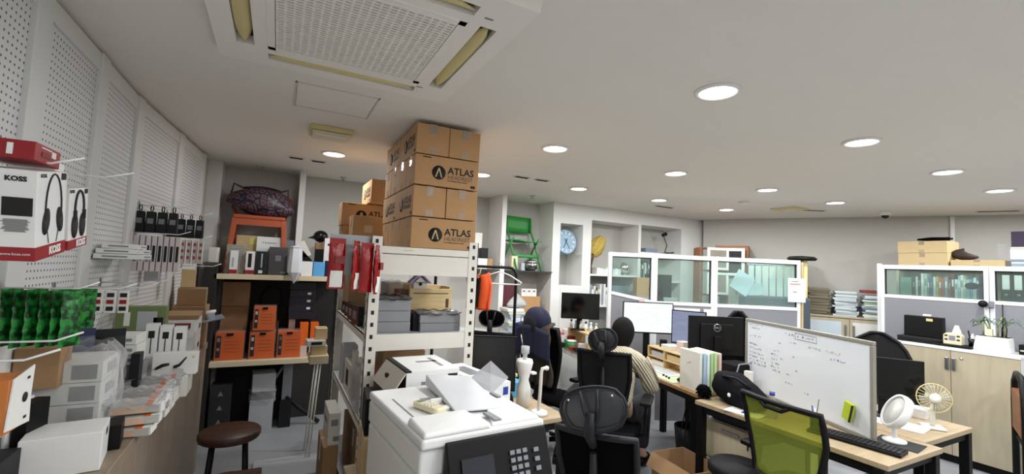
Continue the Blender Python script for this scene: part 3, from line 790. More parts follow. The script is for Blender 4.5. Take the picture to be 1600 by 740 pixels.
e2 = cr.color_ramp.elements.new(.16); e2.color = lin('#77606e') + [1]
tcn = N.new('ShaderNodeTexCoord'); L.new(tcn.outputs['Object'], vo.inputs['Vector']); L.new(vo.outputs['Distance'], cr.inputs[0]); L.new(cr.outputs[0], N['Principled BSDF'].inputs['Base Color'])
t = thing('handbag', 'dark purple snakeskin-patterned bag lying on the orange chair', 'bag', (-.165, 4.84, Z1 + .536))
def bagf(u, v):
    a = 2 * math.pi * u; p = -math.pi / 2 + math.pi * v
    x = .275 * math.cos(p) ** .45 * math.copysign(abs(math.cos(a)) ** .8, math.cos(a)); y = .13 * math.cos(p) ** .6 * math.sin(a)
    z = .135 + .135 * math.sin(p) * (1 - .25 * (x / .275) ** 2) - .03 * (x / .275)
    if x < -.12 and z > .14: z -= .03
    return (x + .02 * math.sin(z * 30), y, max(.0, z))
MB().grid(bagf, 28, 14).build('bag_body', BAGM, t)
MB().grid(lambda u, v: (-.15 + .3 * u, -.02 + .06 * v - .03, .262 + .02 * math.sin(math.pi * u)), 8, 3, 0, .01).build('bag_top', mat('bag_dark_leather', '#3a2433', .5), t)
STR = mat('bag_strap', '#4a2b2c', .5)
MB().tube([(-.26, 0, .14), (-.25, 0, .2), (-.235, .0, .29), (-.2, 0, .275), (-.14, 0, .25)], .009, 6).build('strap', STR, t)
MB().tube([(.15, 0, .25), (.19, .0, .265), (.215, 0, .275), (.22, 0, .22), (.2, 0, .18)], .008, 6).build('strap', STR, t)
MB().cb((0, -.02, .0), (.3, .1, .004)).build('bag_base', STR, t)
# goods on the upper board
for i in range(11):
    MBb = prod('flat pale box number %s up in the tall stack at the shelf left end' % ORD[i], (-.325 + random.uniform(-.004, .004), 4.75, Z1 + .0236 * i), (.145, .12, .023), mat('pale_grey_box', '#a8a397', .6), random.uniform(-2, 2), 'stack of flat pale boxes', [('F', 0, 0, .8, .25, INKG, 'print')])
def tallbox(x, y, w_, h, d, m, label, parts): return prod(label, (x, y, Z1), (w_, d, h), m, 0, None, parts)
tallbox(-.335, 4.655, .06, .205, .05, WHITE, 'narrow white headphone box with red base, left of the two', [('F', 0, -.4, 1, .17, RED, 'red_band'), ('F', -.1, 0, .25, .4, LGREY, 'picture')])
tallbox(-.21, 4.655, .07, .205, .05, WHITE, 'narrow white headphone box with red base and a dark picture', [('F', 0, -.4, 1, .17, RED, 'red_band'), ('F', -.05, .1, .4, .6, DARK, 'picture')])
t = tallbox(-.12, 4.66, .1, .21, .07, mat('navy_carton', '#14171f', .5), 'navy box with a white upright print', [('F', 0, .1, .12, .6, LGREY, 'print'), ('F', -.05, -.38, .32, .13, PAPER, 'sticker')])
tallbox(.01, 4.67, .15, .255, .09, mat('charcoal_carton', '#4a4747', .6), 'broad charcoal grey box on the upper shelf', [('F', .0, .1, .3, .2, GREY, 'print'), ('F', .3, -.4, .3, .05, GREY, 'print')])
t = carton('cream carton with a yellow sticker behind the stack of flat boxes', (-.23, 4.86, Z1 + .0), (.22, .16, .35), 0, CARDL); fp(t, (.22, .16, .35), 'F', .15, .36, .36, .17, mat('yellow_sticker', '#d9d97c', .6), 'yellow_sticker')
t = prod('white carton with a row of dark letters behind the navy box', (-.07, 4.78, Z1), (.21, .1, .345), WHITE); txt(t, 'Y O R K E C', .022, (0, -.052, .29), 'F', INK)
prod('grey carton behind the charcoal box at the foot of the orange chair', (.09, 4.86, Z1), (.09, .12, .33), GREY)
t = thing('paper_lantern', 'white paper lantern lamp with pointed base hanging over the shelf edge', 'lamp', (.15, 4.53, 1.41))
def lan(u, v):
    a = 2 * math.pi * u
    prof = [(0, -.05), (.06, .055), (.058, .15), (.05, .27), (.056, .285), (.0, .30)]
    q = v * (len(prof) - 1); i = min(int(q), len(prof) - 2); f = q - i
    r_ = prof[i][0] * (1 - f) + prof[i + 1][0] * f; z = prof[i][1] * (1 - f) + prof[i + 1][1] * f
    return (r_ * math.cos(a), r_ * math.sin(a), z)
MB().grid(lan, 6, 15, sm=False).build('shade', mat('lantern_paper', '#dcdde2', .7), t)
prod('small white box at the right end of the upper shelf', (.255, 4.67, Z1), (.095, .09, .135), WHITE)
prod('sky blue box at the right end of the upper shelf', (.36, 4.67, Z1), (.1, .09, .135), BLUE)
prod('navy slim box beside the sky blue box', (.43, 4.68, Z1), (.03, .08, .15), NAVY)
t = thing('camera_box', 'white box leaning diagonally on top of the small white box', 'box', (.25, 4.68, Z1 + .18), 0, None, (0, R(-28), 0)); MB().box((-.04, -.045, 0), (.04, .045, .15)).build('carton', WHITED, t, .002)
t = thing('lens_box', 'black box under the leaning white box', 'box', (.265, 4.665, Z1 + .137)); MB().prism([(-.06, 0), (.04, 0), (-.06, .11)], -.03, .03, 0, 'y').build('carton', BLACK, t, .003)
prod('black square box on the sky blue box', (.355, 4.68, Z1 + .137), (.075, .08, .12), BLACK)
prod('white box with a small dark emblem standing behind the red pouches', (.44, 4.78, Z1), (.075, .08, .37), WHITE, 0, None, [('F', 0, .33, .2, .06, INK, 'emblem')]); prod('blue box standing behind the red pouches', (.52, 4.78, Z1), (.075, .08, .37), BLUE)
# lower board
def oc(label, x, z, w_, h, group='orange boxes in clear film'):
    t = prod(label, (x, 4.76, z), (w_, .18, h), ORANGE, random.uniform(-1.5, 1.5), group, [('F', -.38, 0, .16, .8, DARK, 'side_print'), ('F', -.38, .25, .1, .14, PAPER, 'print'), ('F', -.38, -.1, .1, .1, PAPER, 'print')])
    k = MB()
    for i in range(4): k.cb((.02, -.0915, h * (.3 + .13 * i)), (w_ * .55, .001, .004))
    k.build('line_print', mat('dark_orange', '#b34f1a', .5), t)
    MB().box((-w_ / 2 - .006, -.1, -.0), (w_ / 2 + .006, .1, h + .01)).build('film_wrap', WRAP, t, .008)
    MB().cb((0, -.101, h - .012), (w_ * .25, .002, .022)).build('header_tag', BLACK, t)
    return t
oc('left orange film-wrapped box on the lower shelf board', -.315, Z0, .215, .235); oc('middle orange film-wrapped box on the lower shelf board', -.065, Z0, .2, .235); oc('right orange film-wrapped box on the lower shelf board', .155, Z0, .195, .235)
carton('long cardboard tray behind the orange boxes under the upper orange box', (-.06, 4.97, Z0), (.24, .13, .3), 0, CARDD)
oc('single orange film-wrapped box standing higher, behind the middle one', -.06, Z0 + .252, .175, .21)
prod('brown carton filler supporting the higher orange box', (-.06, 4.95, Z0 + .301), (.2, .12, .05), CARDD)
for i, x in enumerate((.285, .375)):
    prod(['narrow orange box, left of the pair beside the right orange box', 'narrow orange box, right of the pair beside the right orange box'][i], (x - .01, 4.74, Z0 + .1), (.07, .1, .21), ORANGE, 0, 'narrow orange boxes'); prod(['pink white box under the left narrow orange box', 'pink white box under the right narrow orange box'][i], (x - .01, 4.74, Z0), (.07, .1, .098), mat('pinkish_white', '#d9c6c0', .6), 0, 'pinkish boxes')
carton('lower brown carton between the shelf boards', (-.31, 4.95, Z0), (.215, .2, .45), 0, CARDD); carton('upper brown carton between the shelf boards', (-.31, 4.95, Z0 + .453), (.215, .2, .22), 0, CARDD)
for i in range(5):
    prod('%s dark boxed item up in the dark stack between the shelf boards' % ORD[i], (.245, 4.86, Z0 + .336 + .07 * i), (.225, .18, .068), mat('dark_violet_box', '#1c1a26', .5), random.uniform(-2, 2), 'stack of dark boxes', [('F', .25, 0, .14, .3, PAPER, 'sticker')] if i in (1, 2, 3) else [])
prod('dark filler carton at the foot of the dark stack', (.245, 4.93, Z0), (.2, .15, .334), DARK)
b = MB(); b.tube([(.0, 0, 0), (.08, 0, .08), (.18, 0, .06), (.2, 0, -.1), (.1, 0, -.15), (.02, 0, -.08), (.0, 0, 0)], .008, 6)
solo('black_cable', b, BLACK, 'coiled black cable behind the higher orange box', 'cable', (-.12, 4.98, 1.22))
# underneath
for i in range(4):
    prod('%s black box up in the low stack with pale triangles' % ORD[i], (-.345, 4.7, .0 + .118 * i), (.15, .2, .116), mat('black_carton', '#222326', .6), 0, 'black boxes with triangle prints')
    p_ = [o for o in COL.objects if o.get('category') == 'box'][-1]
    MB().prism([(-.02, .035), (.02, .035), (0, .075)], -.1012, -.1, 0, 'y').build('triangle_print', GREY, p_)
for i, (z, h, w_, m, l) in enumerate([(0, .3, .19, LGREY, 'lowest pale grey wrapped box under the lower shelf board'), (.302, .07, .18, FILM, 'film bundle'), (.372, .16, .185, LGREY, 'upper pale grey wrapped box under the lower shelf board')]):
    if i == 1: prod('thin grey wrapped box between the two pale grey boxes', (-.03, 4.8, z), (.17, .18, .068), GREY)
    else: prod(l, (-.03, 4.8, z), (w_, .2, h), LGREY, 2 * i, 'pale grey wrapped boxes')
film('clear film sagging around the thin grey box', (-.03, 4.8, .27), (.21, .22, .13), FILM, 0, 41)
t = thing('metal_stand', 'dark upright metal column with slanted brace under the lower board', 'stand', (.17, 4.85, 0)); MB().box((-.04, -.03, .25), (.04, .03, .6)).build('column', GREY, t, .004); MB().tube([(-.12, 0, .42), (-.04, 0, .56)], .012, 6).build('brace', GREY, t); MB().tube([(0, -.02, .28), (.12, -.02, .16), (.3, -.05, .02)], .02, 6).build('foot_bar', DARK, t); MB().box((-.05, -.05, 0), (.05, .05, .25)).build('base_block', DARK, t)
t = thing('small_shelf', 'narrow cream board on white wire legs beside the rack', 'shelf', (.36, 4.08, 0)); MB().box((-.07, -.12, .75), (.07, .12, .815)).build('board', SHELFW, t, .003)
for x, y in ((-.03, -.1), (-.005, -.1), (-.03, .1), (-.005, .1)): MB().tube([(x - .02, y, 0), (x + .02, y, .75)], .006, 6).build('leg', WHITED, t)
carton('small carton with dark lid on the narrow cream board', (.36, 4.08, .816), (.12, .16, .07), 0, CARDL)
prod('black and white flat box on the narrow cream board', (.33, 4.06, .888), (.14, .14, .045), WHITED, 4, None, [('F', 0, .0, .6, .5, DARK, 'print')]); carton('topmost brown carton on the narrow cream board', (.37, 4.1, .935), (.09, .14, .09), 0, CARDL)
# corner: little black stand with a white pack
t = thing('corner_stand', 'dark cabinet in the back left corner', 'cabinet', (-.495, 4.7, 0)); MB().box((-.05, -.1, 0), (.05, .1, 1.5)).build('carcass', mat('dark_brown_cabinet', '#201c1a', .7), t, .004); MB().box((-.055, -.11, 1.5), (.06, .1, 1.525)).build('top', mat('olive_wood', '#4a4434', .6), t)
prod('white wrapped pack standing on the dark corner cabinet', (-.49, 4.69, 1.526), (.065, .06, .13), PAPER, -12)
# stools and things on the floor, lower left
def roundstool(label, loc, r_, h, top, leg):
    t = thing('round_stool', label, 'stool', loc)
    MB().lathe([(0, h - .045), (r_ * .95, h - .045), (r_, h - .03), (r_, h - .008), (r_ * .96, h), (0, h)], 28).build('seat', top, t)
    for a in (45, 135, 225, 315):
        c_, s_ = math.cos(R(a)), math.sin(R(a)); MB().cyl((r_ * .95 * c_, r_ * .95 * s_, 0), (r_ * .7 * c_, r_ * .7 * s_, h - .045), .013, .013, 8).build('leg', leg, t)
    MB().tube([(r_ * .8 * math.cos(R(a)), r_ * .8 * math.sin(R(a)), h * .4) for a in range(0, 360, 20)], .008, 6, closed=True).build('foot_ring', leg, t)
    return t
roundstool('round stool with dark wood top before the back shelf', (-.18, 3.3, 0), .17, .52, DWOOD, BLACK)
t = thing('low_bench', 'low dark wooden bench on the aisle floor in front of the stool', 'bench', (-.16, 2.75, 0)); MB().box((-.17, -.18, .38), (.17, .18, .42)).build('seat', DWOOD, t, .006)
for sx in (-1, 1):
    for sy in (-1, 1): MB().box((sx * .15 - .02, sy * .15 - .02, 0), (sx * .15 + .02, sy * .15 + .02, .38)).build('leg', DWOOD, t)
t = thing('tablet', 'dark tablet with a pale rim lying on the low bench', 'tablet', (-.16, 2.74, .421), 10); MB().box((-.1, -.075, 0), (.1, .075, .008)).build('body', LGREY, t, .003); MB().box((-.09, -.065, .0081), (.09, .065, .009)).build('screen', NAVY, t)
t = thing('floor_board', 'grey flat panel lying on the floor in front of the back shelf', 'panel', (.17, 3.75, 0)); MB().box((-.22, -.5, 0), (.25, .3, .02)).build('panel', LGREY, t, .003); MB().box((-.2, -.1, .02), (.24, -.08, .026)).build('edge_strip', GREY, t)
# ================================================================ storage rack with headrest cartons
RXA, RXB, RYA, RYB = .453, 1.092, 2.536, 3.88
t = thing('storage_rack', 'cream perforated-post storage rack carrying the headrest cartons', 'rack', (0, 0, 0))
def post(x0, sx, y0, sy):
    b = MB()
    b.box((min(x0, x0 + sx * .06), min(y0, y0 + sy * .004), 0), (max(x0, x0 + sx * .06), max(y0, y0 + sy * .004), 1.738))
    b.box((min(x0, x0 + sx * .004), min(y0, y0 + sy * .055), 0), (max(x0, x0 + sx * .004), max(y0, y0 + sy * .055), 1.738))
    o = b.build('post', RACKM, t)
    k = MB()
    for i in range(26):
        z = 1.70 - i * .0655
        k.box((x0 + sx * .022, y0 - sy * .001, z), (x0 + sx * .038, y0 + sy * .0005, z + .022)); k.box((x0 - sx * .001, y0 + sy * .02, z), (x0 + sx * .0005, y0 + sy * .034, z + .022))
    k.build('post_slots', DARK, o)
post(RXA, 1, RYA, 1); post(RXB, -1, RYA, 1); post(RXA, 1, RYB, -1); post(RXB, -1, RYB, -1)
for z, hb in ((1.682, .155), (1.195, .088), (.72, .088), (.2, .088)):
    x0, x1 = RXA + .005, RXB - .005
    MB().box((x0, RYA + .006, z - .01), (x1, RYB - .006, z)).build('deck', LGREY if z < 1.6 else RACKM, t)
    for y in (RYA + .004, RYB - .014):
        k = MB()
        if hb > .1: k.box((x0 + .055, y - .002, z - .035), (x1 - .055, y + .012, z + .004)); k.box((x0 + .05, y, z - hb), (x1 - .05, y + .01, z - .04))
        else: k.box((x0 + .05, y, z - hb), (x1 - .05, y + .01, z + .003))
        k.build('beam', RACKM, t, .002)
    for x in (RXA + .005, RXB - .014): MB().box((x, RYA + .06, z - .05), (x + .009, RYB - .06, z + .002)).build('side_beam', RACKM, t, .002)
MB().cb((.66, RYA + .0005, 1.668), (.05, .002, .006)).build('beam_sticker', CREAM, t)
# headrest cartons on the top deck
def atlas(label, loc, ex, group='headrest cartons'):
    """ex: True = logo side faces the aisle end, False = carton end faces it"""
    W, D, H = (.4, .198, .178) if ex else (.198, .4, .178)
    t = carton(label, loc, (W, D, H), random.uniform(-.8, .8), CARD, group, True, 'headrest_carton', 'x' if ex else 'y')
    k = MB()
    if ex:
        for s, f in ((-1, 'F'), (1, 'B')):
            pass
        X = M4.Translation((-.055, -D / 2 - .0006, H * .46)) @ M4.Rotation(R(90), 4, 'X')
        k.lathe([(0, 0), (.042, 0), (.042, .0008), (0, .0008)], 26, 0, (0, 0, 0), X)
        k.build('logo_disc', INK, t)
        k = MB(); k.prism([(-.077, H * .46 - .028), (-.07, H * .46 - .028), (-.055, H * .46 + .016), (-.04, H * .46 - .028), (-.033, H * .46 - .028), (-.051, H * .46 + .028), (-.059, H * .46 + .028)], -D / 2 - .0022, -D / 2 - .0014, 0, 'y'); k.build('logo_mark', CARDL, t)
        txt(t, 'ATLAS', .058, (.0, -D / 2 - .001, H * .56), 'F', INK, 'LEFT', bold=.0012)
        txt(t, 'HEADREST', .034, (.0, -D / 2 - .001, H * .34), 'F', mat('text_brown_grey', '#57504a', .7), 'LEFT')
        txt(t, 'FOR HERMAN MILLER AERON', .0095, (.0, -D / 2 - .001, H * .22), 'F', INK, 'LEFT')
        k = MB(); k.cb((.165, -D / 2 - .0008, H * .1), (.03, .001, .016)); k.cb((-.13, -D / 2 - .0008, H * .93), (.05, .001, .006)); k.build('small_print', INK, t)
    else:
        X = M4.Translation((-W / 2 - .0006, .06, H * .46)) @ M4.Rotation(R(-90), 4, 'Y')
        k.lathe([(0, 0), (.042, 0), (.042, .0008), (0, .0008)], 26, 0, (0, 0, 0), X); k.build('logo_disc', INK, t)
        k = MB(); k.prism([(.06 + a, H * .46 + c_) for a, c_ in ((-.022, -.028), (-.015, -.028), (0, .016), (.015, -.028), (.022, -.028), (.004, .028), (-.004, .028))], -W / 2 - .0022, -W / 2 - .0014, 0, 'x'); k.build('logo_mark', CARDL, t)
        txt(t, 'ATLAS', .058, (-W / 2 - .001, .005, H * .56), 'L', INK, 'LEFT', bold=.0012)
        txt(t, 'HEADREST', .034, (-W / 2 - .001, .005, H * .34), 'L', mat('text_brown_grey', '#57504a', .7), 'LEFT')
        k = MB(); k.cb((-W / 2 - .0008, -.165, H * .1), (.001, .03, .016)); k.build('small_print', INK, t)
    return t
zt = [1.688, 1.872, 2.058, 2.242]
rows = ['frontmost', 'second', 'third', 'rearmost']
for ti, tn in ((0, 'bottom tier'), (2, 'third tier up')):
    for j in range(4):
        atlas('%s crosswise headrest carton in the %s of the tall stack' % (rows[j], tn), (.87 + (.0 if ti == 0 else .0), 2.64 + .203 * j, zt[ti]), True)
for ti, tn in ((1, 'second tier up'), (3, 'top tier')):
    for j in range(2):
        for i in range(2):
            atlas('%s %s headrest carton standing end-on in the %s' % (['front', 'rear'][j], ['left', 'right'][i], tn), (.772 + .202 * i - (0 if ti == 3 else .006), 2.742 + .41 * j, zt[ti]), False)
# cartons at the rear of the top deck
atlas('lower headrest carton of the pair at the rear left of the rack', (.63, 3.77, 1.688), True)
atlas('upper headrest carton of the pair at the rear left of the rack', (.62, 3.77, 1.868), True)
t = atlas('single headrest carton on top of the rear left pair', (.70, 3.72, 2.05), False)
t = carton('plain brown carton with clear tape before the rear pair of cartons', (.60, 3.51, 1.688), (.26, .17, .24), 2, CARD); fp(t, (.26, .17, .24), 'F', -.08, .1, .22, .22, mat('worn_label', '#cbb696', .6), 'worn_label')
t = thing('helmet', 'dark glossy object beside the rear left cartons', 'helmet', (.37, 4.83, 1.758)); MB().sph((0, 0, .06), (.07, .06, .06)).build('shell', BLACKG, t); MB().prism([(-.12, .04), (-.05, .03), (-.05, .07)], -.02, .02, 0, 'y').build('visor', NAVY, t)
prod('tall grey carton standing on the back shelf under the dark glossy object', (.362, 4.83, 1.431), (.07, .1, .326), CARDD)
# grey display panel and red foil pouches on the left of the rack
t = thing('hook_board', 'small grey panel fixed to the left rack post with a rod for red pouches', 'panel', (.35, 2.56, 1.52)); MB().box((-.105, -.004, 0), (.1, .004, .215)).build('panel', LGREY, t, .002)
MB().tube([(-.10, -.03, .165), (.155, -.03, .165)], .004, 6).build('rod', WHITE, t); MB().tube([(-.04, -.03, .165), (-.04, 0, .165)], .003, 6).build('rod_bracket', WHITE, t)
for i, (x, w_, rz) in enumerate([(.275, .1, 10), (.37, .085, 58), (.425, .085, 14), (.477, .07, 62)]):
    y = 2.485 - .004 * i
    tt = pouch('red_pouch', (REDG, PAPER), w_ * .82, .235, .034, 'red foil pouch with white lower label, %s of four on the rack' % ['leftmost', 'second', 'third', 'rightmost'][i], 'pouch', (x, y, 1.682 - .008 * i), rz, 'red foil pouches on the rack', (.12, .6, .88, .96) if i != 2 else None)
    if i in (0, 3):
        k = MB(); k.cb((.01, -.024, -.085), (.05, .004, .04)); k.build('dark_print', mat('dark_red_print', '#5a1014', .4), tt)
# middle deck goods
zm = 1.196
for i in range(3):
    prod('%s grey film-wrapped flat carton in the left stack on the middle rack deck' % ['lowest', 'middle', 'topmost'][i], (.615, 2.78, zm + .062 * i), (.2, .34, .06), mat('grey_carton', '#8b8c90', .5), random.uniform(-1, 1), 'grey cartons on the middle deck')
for i in range(2):
    prod('%s grey film-wrapped flat carton in the right stack on the middle rack deck' % ['lower', 'upper'][i], (.90, 2.72, zm + .05 * i), (.25, .22, .048), mat('grey_carton', '#8b8c90', .5), random.uniform(-1, 1), 'grey cartons on the middle deck')
for i in range(2): film('clear film over the %s stack of grey cartons' % ['left', 'right'][i], ((.615, .90)[i], (2.78, 2.72)[i], zm + (.187, .099)[i]), ((.22, .27)[i], (.36, .24)[i], .012), SMOKE, 0, 51 + i)
prod('black box end beside the right stack of grey cartons', (.755, 2.74, zm), (.03, .2, .1), BLACK)
for i in range(4): prod('%s black foil pack lying along the left edge of the middle deck' % ORD[i], (.475 + .005 * i, 2.98 + .2 * i, zm), (.035, .19, .12 - .01 * i), mat('black_foil', '#1c1c22', .25, n=.5, sc=40), 4, 'black foil packs on the middle deck', [('L', 0, 0, .5, .4, GREY, 'print')])
t = thing('pine_crate', 'pale wooden crate with slots on the middle rack deck', 'crate', (.93, 3.02, zm)); PINE = wood('pine', '#c9ae7c', '#d9c193')
MB().box((-.145, -.1, 0), (.145, -.088, .235)).build('front_board', PINE, t, .002); MB().box((-.145, .088, 0), (.145, .1, .255)).build('back_board', PINE, t, .002); MB().box((-.145, -.088, 0), (-.133, .088, .25)).build('side_board', PINE, t); MB().box((.133, -.088, 0), (.145, .088, .25)).build('side_board', PINE, t)
k = MB(); k.cb((0, -.1006, .205), (.24, .001, .005)); k.cb((.115, -.1006, .14), (.02, .001, .06)); k.build('stamp', DWOOD, t)
t = thing('birdhouse', 'small white birdhouse with lilac roof in the wooden crate', 'birdhouse', (.875, 3.03, zm)); MB().box((-.045, -.035, 0), (.045, .035, .275)).build('house', WHITE, t); 
k = MB(); k.prism([(-.07, .265), (0, .325), (.07, .265), (.07, .275), (0, .338), (-.07, .275)], -.05, .04, 0, 'y'); k.prism([(-.045, .27), (.045, .27), (0, .31)], -.035, .035, 1, 'y'); k.build('roof', [mat('lilac', '#a9a2d6', .5), WHITE], t)
MB().lathe([(0, 0), (.012, 0), (.012, .002), (0, .002)], 14, 0, (0, 0, 0), M4.Translation((0, -.0355, .262)) @ M4.Rotation(R(90), 4, 'X')).build('entrance_hole', INK, t)
for i in range(2): prod(['left', 'right'][i] + ' maroon box with white front behind the grey stacks', (.731 + .032 * i, 3.01, zm), (.03, .1, .225), mat('maroon_box', '#6a3a36', .5), 0, 'maroon boxes', [('F', 0, -.1, .9, .6, PAPER, 'white_front')])
film('crumpled clear plastic bag bulging behind the maroon boxes', (.72, 3.32, zm), (.26, .2, .27), FILM, 0, 61)
carton('large brown carton at the back of the middle rack deck, left', (.58, 3.62, zm), (.2, .3, .31), 0, CARDD); carton('large brown carton at the back of the middle rack deck, right', (.92, 3.62, zm), (.3, .3, .24), 0, CARDD)
# lower deck goods
zl = .721
prod('white boxed product with dark picture on the lower rack deck', (.53, 3.2, zl), (.12, .26, .2), WHITED, 0, None, [('L', 0, 0, .4, .5, DARK, 'picture')]); prod('white tall box at the rear left of the lower rack deck', (.52, 3.52, zl), (.1, .16, .26), LGREY)
prod('rust red flat carton on the lower rack deck, upper', (.72, 2.74, zl + .132), (.36, .34, .1), mat('rust_red', '#8e3a26', .5)); prod('rust red flat carton on the lower rack deck, lower', (.72, 2.74, zl), (.36, .34, .13), mat('rust_red', '#8e3a26', .5))
film('large crumpled clear bag at the left edge of the lower rack deck', (.50, 2.86, zl), (.09, .28, .24), FILM, 0, 71)
prod('white and orange slim box at the left edge of the lower rack deck', (.49, 3.04, zl + .0), (.03, .06, .3), WHITED)
carton('dark carton at the back of the lower rack deck', (.85, 3.4, zl), (.3, .4, .25), 0, CARDD)
prod('white carton with dark print strapped low at the rack side', (.40, 3.25, .42), (.07, .3, .2), WHITED, 0, None, [('L', .1, .1, .5, .15, INKG, 'print'), ('F', 0, .2, .6, .2, INKG, 'print'), ('F', .2, -.3, .5, .15, INKG, 'print')])
carton('brown carton on the floor carrying the strapped white carton', (.385, 3.25, 0), (.09, .34, .419), 0, CARDD)
carton('large carton on the bottom deck of the rack', (.77, 3.1, .201), (.5, .9, .3), 0, CARDD)

# ================================================================ printer and boxes in front of the rack
t = thing('printer_table', 'low cabinet under the white multifunction printer', 'table', (.72, 1.88, 0)); MB().box((-.34, -.42, .5), (.42, .62, .54)).build('top', DESKW, t, .003)
for sx, sy in ((-.31, -.38), (.38, -.38), (-.31, .58), (.38, .58)): MB().box((sx - .025, sy - .025, 0), (sx + .025, sy + .025, .5)).build('leg', WHITED, t)
t = thing('printer', 'large white multifunction printer with black front panel and open paper support', 'printer', (.665, 1.755, .541), 5)
PW, PD = .235, .315
b = MB(); b.box((-PW, -PD + .06, 0), (PW, PD, .36)); b.build('body', WHITE, t, .012, 3)
b = MB(); b.box((-PW - .004, -PD + .02, .365), (PW + .004, PD, .455)); b.build('scanner_unit', WHITE, t, .012, 3)
b = MB(); b.box((-PW - .008, -PD, .46), (PW + .008, PD - .01, .495)); b.build('scanner_lid', WHITE, t, .01, 3)
# document feeder along the right two thirds
b = MB(); b.hexa([(-.238, -.313, .495), (.02, -.313, .495), (-.0, -.17, .495), (-.238, -.15, .495), (-.232, -.308, .512), (-.0, -.308, .515), (-.03, -.18, .53), (-.232, -.16, .522)]); b.build('feeder_cover', WHITE, t, .008, 3)
b = MB(); b.hexa([(.02, -.30, .4955), (.23, -.30, .4955), (.23, .10, .4955), (.19, .10, .4955), (.03, -.29, .503), (.225, -.29, .507), (.225, .10, .512), (.19, .10, .512)]); b.build('output_tray', WHITE, t, .005)
b = MB(); b.hexa([(-.04, -.13, .503), (.15, -.17, .503), (.19, .2, .503), (.0, .27, .503), (-.04, -.13, .509), (.15, -.17, .509), (.19, .2, .545), (.0, .27, .552)]); b.build('paper_support', mat('support_grey', '#cfd1d4', .45), t, .006)
b = MB(); b.hexa([(.2, .02, .50), (.3, .04, .56), (.3, .2, .6), (.2, .22, .52), (.2, .02, .506), (.3, .04, .566), (.3, .2, .606), (.2, .22, .526)]); b.build('support_flap', clear('flap_plastic', '#eef0f2', .45, .1, body='#dcdfe3'), t)
b = MB(); b.cb((-.06, -.06, .502), (.05, .03, .012)); b.cb((-.055, .02, .506), (.05, .012, .022)); b.cb((.06, -.235, .506), (.03, .09, .008), 1); b.cb((-.07, .09, .498), (.05, .012, .006), 1); b.cb((.20, -.02, .514), (.02, .07, .006), 1); b.build('paper_guides', [WHITE, GREY], t, .002)
b = MB(); b.cb((-.19, .02, .4956), (.006, .26, .001)); b.build('lid_groove', GREY, t)
# front
b = MB(); b.hexa([(-.165, -PD - .10, .25), (PW + .002, -PD - .10, .25), (PW + .002, -PD + .015, .25), (-.165, -PD + .015, .25), (-.165, -PD - .012, .478), (PW + .002, -PD - .012, .478), (PW + .002, -PD - .001, .478), (-.165, -PD - .001, .478)]); b.build('control_panel', BLACK, t, .006)
nrm = M4.Translation((.04, -PD - .0585, .365)) @ M4.Rotation(math.atan2(.228, .088), 4, 'X')
b = MB(); b.cb((-.1, .01, .003), (.12, .11, .003), 0, nrm); b.build('touch_screen', mat('dim_screen', '#23262e', .15), t)
k = MB()
for i in range(4):
    for j in range(3): k.cb((.035 + .026 * j, .055 - .024 * i, .003), (.018, .014, .006), 0, nrm)
for i in range(3): k.cb((.135, .05 - .03 * i, .003), (.02, .014, .006), 0, nrm)
k.build('keypad', GREY, t)
b = MB(); b.box((-.1, -PD - .06, .02), (.2, -PD + .06, .19)); b.build('paper_drawer', BLACK, t, .006); b = MB(); b.box((-PW, -PD, 0), (-.165, -PD + .06, .35)); b.build('front_side_panel', WHITE, t, .008)
nt_ = txt(t, 'MFC', .018, (.0, -PD - .0985, .262), (69, 0, 0), GREY)
# handset on the lid
t = thing('remote_control', 'ivory remote control lying on the printer lid', 'remote', (.56, 1.70, 1.039), 24); 
b = MB(); b.prism([(-.022, -.07), (.022, -.07), (.028, -.06), (.026, .06), (.018, .075), (-.018, .075), (-.026, .06), (-.028, -.06)], 0, .022); b.build('case', IVORY, t, .005)
k = MB()
for i in range(3):
    for j in range(3): k.cb((-.013 + .013 * j, -.03 + .018 * i, .0235), (.009, .01, .003))
k.build('buttons', WHITED, t); MB().cb((0, .05, .0226), (.034, .024, .001)).build('display', GREY, t)
# white boxes behind the printer
t = thing('open_carton', 'white product box with one open flap and black rim behind the printer', 'box', (.70, 2.285, .90), 3)
b = MB(); b.box((-.135, -.17, 0), (.135, .17, .19)); b.build('carton', WHITE, t, .002)
b = MB(); b.hexa([(-.138, -.17, .182), (-.128, -.17, .19), (-.128, .17, .19), (-.138, .17, .182), (-.205, -.17, .085), (-.2, -.17, .08), (-.2, .17, .08), (-.205, .17, .085)]); b.build('flap', mat('flap_white', '#d9d3c8', .6), t)
b = MB(); b.box((-.137, -.171, .0), (-.1352, .171, .189)); b.box((-.135, -.1715, .183), (-.11, .1715, .1905)); b.build('black_rim', INK, t)
k = MB(); k.cb((.03, .02, .1905), (.11, .03, .001)); k.cb((.07, .0, .1905), (.02, .2, .001), 0); k.cb((.0, -.171, .13), (.12, .001, .014)); k.build('print', INKG, t)
k = MB(); X = M4.Translation((.04, -.1712, .14)) @ M4.Rotation(R(90), 4, 'X'); k.lathe([(0, 0), (.022, 0), (.022, .001), (0, .001)], 18, 0, (0, 0, 0), X); k.cb((.1, -.171, .16), (.05, .001, .012)); k.cb((-.171, .02, .128), (.012, .04, .03), 0) ; k.build('logo_print', INK, t)
carton('brown carton under the open white box behind the printer', (.70, 2.30, .541), (.3, .36, .358), 0, CARD)
